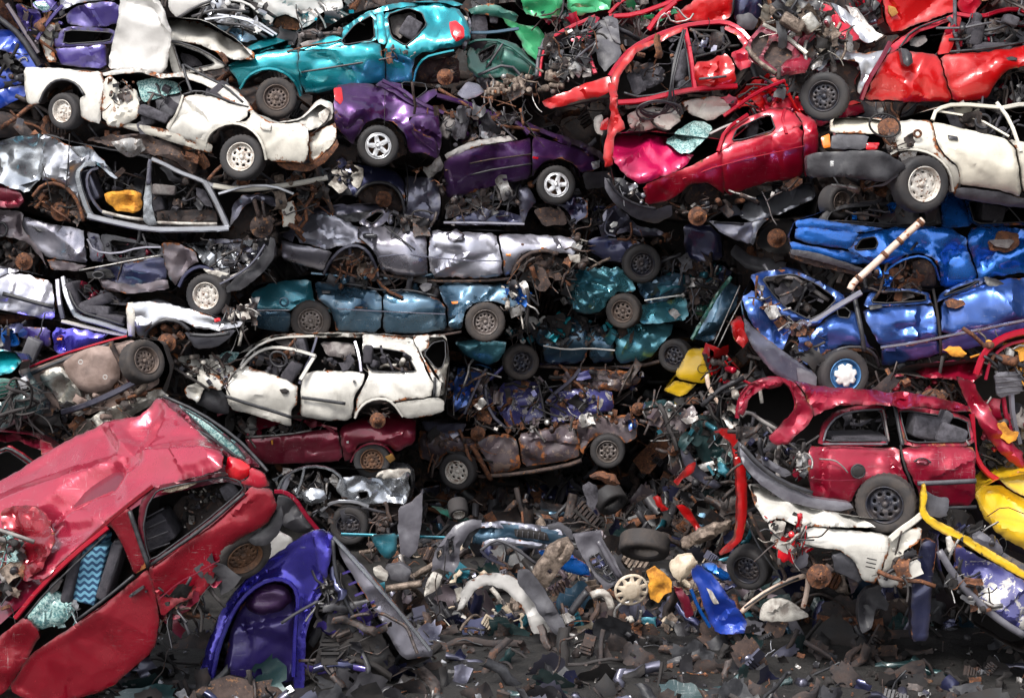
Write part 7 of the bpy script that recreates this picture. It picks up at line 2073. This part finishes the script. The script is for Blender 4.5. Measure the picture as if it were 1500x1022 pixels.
piece('bumper_strip', 'black bent bumper strip arching behind the grille panel', 'bumper', 17.7, '800,770 820,764 838,776 842,792 834,790 822,776 804,778', 'greyplastic', cr=.03)
piece('engine_cover', 'dirty grey plastic engine cover lying low on the left of the scrap', 'scrap', 17.3, '562,830 590,824 604,836 596,856 570,850', 'greyplastic', cr=.08, th=.1)
piece('white_cover', 'dirty white plastic cover beside the grey engine cover', 'scrap', 17.2, '544,832 556,828 570,842 566,852 550,846', 'whitebit', cr=.06, th=.08)
piece('folded_sheet', 'pinkish crumpled rag hanging below the burnt brown estate', 'rag', 19.8, '852,712 866,704 878,716 876,740 868,752 860,738', 'fabric', cr=.15, th=.05)
piece('brake_shield', 'rust orange ragged casing hanging under the burnt brown estate', 'scrap', 19.6, '862,698 880,690 900,694 910,710 896,712 880,704', 'rust', cr=.12, th=.08)

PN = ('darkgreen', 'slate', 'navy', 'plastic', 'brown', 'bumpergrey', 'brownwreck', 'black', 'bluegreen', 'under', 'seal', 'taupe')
litter_later = [
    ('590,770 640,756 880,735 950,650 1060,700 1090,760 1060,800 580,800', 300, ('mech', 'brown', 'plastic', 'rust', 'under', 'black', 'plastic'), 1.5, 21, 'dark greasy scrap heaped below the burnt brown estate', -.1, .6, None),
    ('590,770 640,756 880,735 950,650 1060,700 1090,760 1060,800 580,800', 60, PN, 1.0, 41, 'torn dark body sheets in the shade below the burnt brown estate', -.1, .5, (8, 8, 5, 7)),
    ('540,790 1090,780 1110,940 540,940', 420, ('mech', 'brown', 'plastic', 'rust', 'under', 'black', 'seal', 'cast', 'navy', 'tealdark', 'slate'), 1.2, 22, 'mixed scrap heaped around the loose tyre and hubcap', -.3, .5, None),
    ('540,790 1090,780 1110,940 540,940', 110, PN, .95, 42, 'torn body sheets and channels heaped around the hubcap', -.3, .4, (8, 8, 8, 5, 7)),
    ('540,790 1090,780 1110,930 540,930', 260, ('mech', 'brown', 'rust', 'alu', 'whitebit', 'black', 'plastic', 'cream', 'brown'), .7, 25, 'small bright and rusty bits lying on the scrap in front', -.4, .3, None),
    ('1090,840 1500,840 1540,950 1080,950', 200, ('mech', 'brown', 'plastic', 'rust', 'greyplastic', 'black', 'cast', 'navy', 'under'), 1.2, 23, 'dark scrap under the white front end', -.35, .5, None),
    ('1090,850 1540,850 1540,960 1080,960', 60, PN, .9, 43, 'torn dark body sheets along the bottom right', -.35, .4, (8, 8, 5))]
# ================================================================ setting
def ground():
    bm = bmesh.new()
    rg = random.Random(5)
    n = 90
    def gx(i): 
        t = i / n * 2 - 1
        return 11 * t if abs(t) < .8 else (8.8 + (abs(t) - .8) / .2 * 900) * (1 if t > 0 else -1)
    def gy(j):
        t = j / n
        return -600 if j == 0 else (6 + 26 * t if j < n else 900)
    vs_ = [[bm.verts.new((gx(i), gy(j), 0 if not (0 < i < n and 0 < j < n) else noise.noise(Vector((gx(i) * .5, gy(j) * .5, 0))) * .06)) for j in range(n + 1)] for i in range(n + 1)]
    for i in range(n):
        for j in range(n):
            bm.faces.new((vs_[i][j], vs_[i + 1][j], vs_[i + 1][j + 1], vs_[i][j + 1]))
    g = NT('oily dark yard ground')
    co = g.coord()
    n1 = g.noise(co, 1.2, 8, .7)
    base = g.mix(g.ramp(n1, .4, .6), (.010, .010, .010), (.022, .020, .019))
    base = g.mix(g.ramp(g.noise(co, 22, 5, .7), .6, .68), base, (.045, .04, .035))
    g.setb('Base Color', base)
    g.setb('Roughness', g.ramp(n1, .4, .6, .45, .9))
    bp = g.n('Bump', Strength=.8, Distance=.03)
    g.l(g.noise(co, 14, 8, .7), bp.inputs['Height'])
    g.l(bp.outputs[0], g.b.inputs['Normal'])
    tag(finish(bm, 'ground', g.m), kind='structure')
ground()

def faceY(x, y):
    """distance of the pile face seen at a photo pixel"""
    cx = 24.3 - 3.4 * max(0, (420 - x) / 420) - 6.0 * max(0, (x - 950) / 550)
    cx -= .8 * max(0, (500 - y) / 500) * (1 if x < 900 else 0)
    if x < 560 and y < 175: cx += 2.3 * min(1, (175 - y) / 70) * min(1, (560 - x) / 200)
    if y > 720: cx = cx + (17.3 - cx) * min(1, (y - 720) / 190)
    return cx

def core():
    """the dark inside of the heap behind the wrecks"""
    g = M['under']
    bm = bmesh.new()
    nx, ny = 90, 64
    V_ = []
    for i in range(nx + 1):
        col_ = []
        for j in range(ny + 1):
            x, y = -260 + 2020 * i / nx, -130 + 1050 * j / ny
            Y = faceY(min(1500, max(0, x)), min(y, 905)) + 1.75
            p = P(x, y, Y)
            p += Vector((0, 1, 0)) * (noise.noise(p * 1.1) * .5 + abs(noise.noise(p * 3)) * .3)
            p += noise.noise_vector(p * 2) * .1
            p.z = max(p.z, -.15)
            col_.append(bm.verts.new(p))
        V_.append(col_)
    for i in range(nx):
        for j in range(ny):
            f = bm.faces.new((V_[i][j], V_[i][j + 1], V_[i + 1][j + 1], V_[i + 1][j]))
    # the heap's back, so that it is a body and not a screen
    top = [V_[i][0] for i in range(nx + 1)]
    bk = [bm.verts.new((t.co.x, t.co.y + 7, t.co.z - .8)) for t in top]
    bk2 = [bm.verts.new((t.co.x, t.co.y + 10, -.2)) for t in top]
    for A, B in ((top, bk), (bk, bk2)):
        for i in range(nx):
            bm.faces.new((A[i], A[i + 1], B[i + 1], B[i]))
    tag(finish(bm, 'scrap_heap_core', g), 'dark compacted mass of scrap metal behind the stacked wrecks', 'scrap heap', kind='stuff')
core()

def litter(name, label, poly, n, ms, dY=-.0, dd=1.2, size=1.0, seed=1, kinds=(0, 1, 2, 3, 4)):
    bm = bmesh.new()
    rg = random.Random(seed)
    scatter(bm, T(poly), n, lambda x, y: faceY(x, y) + dY, dd, size, rg, len(ms), kinds)
    tag(finish(bm, name, [M[k] for k in ms]), label, 'scrap', kind='stuff')
MS = ('mech', 'brown', 'plastic', 'rust', 'under', 'greyplastic', 'mech', 'black')
KALL = (0, 1, 1, 1, 2, 2, 3, 4, 4, 5, 5, 6, 7)
litter('scrap_debris', 'dark greasy scraps, wires and brackets wedged between the wrecks', '-40,-20 1540,-20 1540,760 -40,760', 2300, MS, .2, 1.3, 1.6, 1, KALL)
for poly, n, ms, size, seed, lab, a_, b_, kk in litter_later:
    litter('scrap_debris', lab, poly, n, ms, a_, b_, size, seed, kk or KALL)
for k, (x0, x1) in enumerate(((-300, -75), (1585, 1800))):
    side = ('left', 'right')[k]
    litter('scrap_debris', 'crumpled body sheets packed in the heap beyond the %s end of the stacks' % side, f'{x0},-120 {x1},-120 {x1},900 {x0},900', 420,
           ('slate', 'navy', 'taupe', 'wine', 'brownwreck', 'greypaint', 'bluegreen', 'plastic', 'under', 'brown', 'greyplastic', 'mech'), .5, 1.2, 1.7, 51 + k, (8, 8, 8, 5, 8, 1))
def groundY(x, y):
    b = -(y - 511) / F
    return CAM_H / (SP - b * CP) * (CP + b * SP) - .12
for n, size, seed, ms, lab, kk in ((460, 1.0, 31, ('mech', 'plastic', 'under', 'black', 'under', 'slate', 'seal', 'navy'), 'dark scrap spilled on the yard ground at the foot of the heap', KALL),
                               (170, .85, 33, ('plastic', 'under', 'black', 'slate', 'under', 'brown', 'seal', 'black', 'darkgreen'), 'torn dark body sheets lying on the yard ground', (8, 8, 5)),
                               (900, .4, 32, ('mech', 'rust', 'brown', 'black', 'alu', 'plastic', 'clearlens', 'under'), 'small broken bits strewn over the yard ground', (1, 2, 3, 1, 4))):
    bm = bmesh.new()
    rg = random.Random(seed)
    scatter(bm, T('-60,895 1560,895 1640,1060 -140,1060'), n, groundY, .1, size, rg, len(ms), kk)
    tag(finish(bm, 'scrap_debris', [M[k] for k in ms]), lab, 'scrap', kind='stuff')
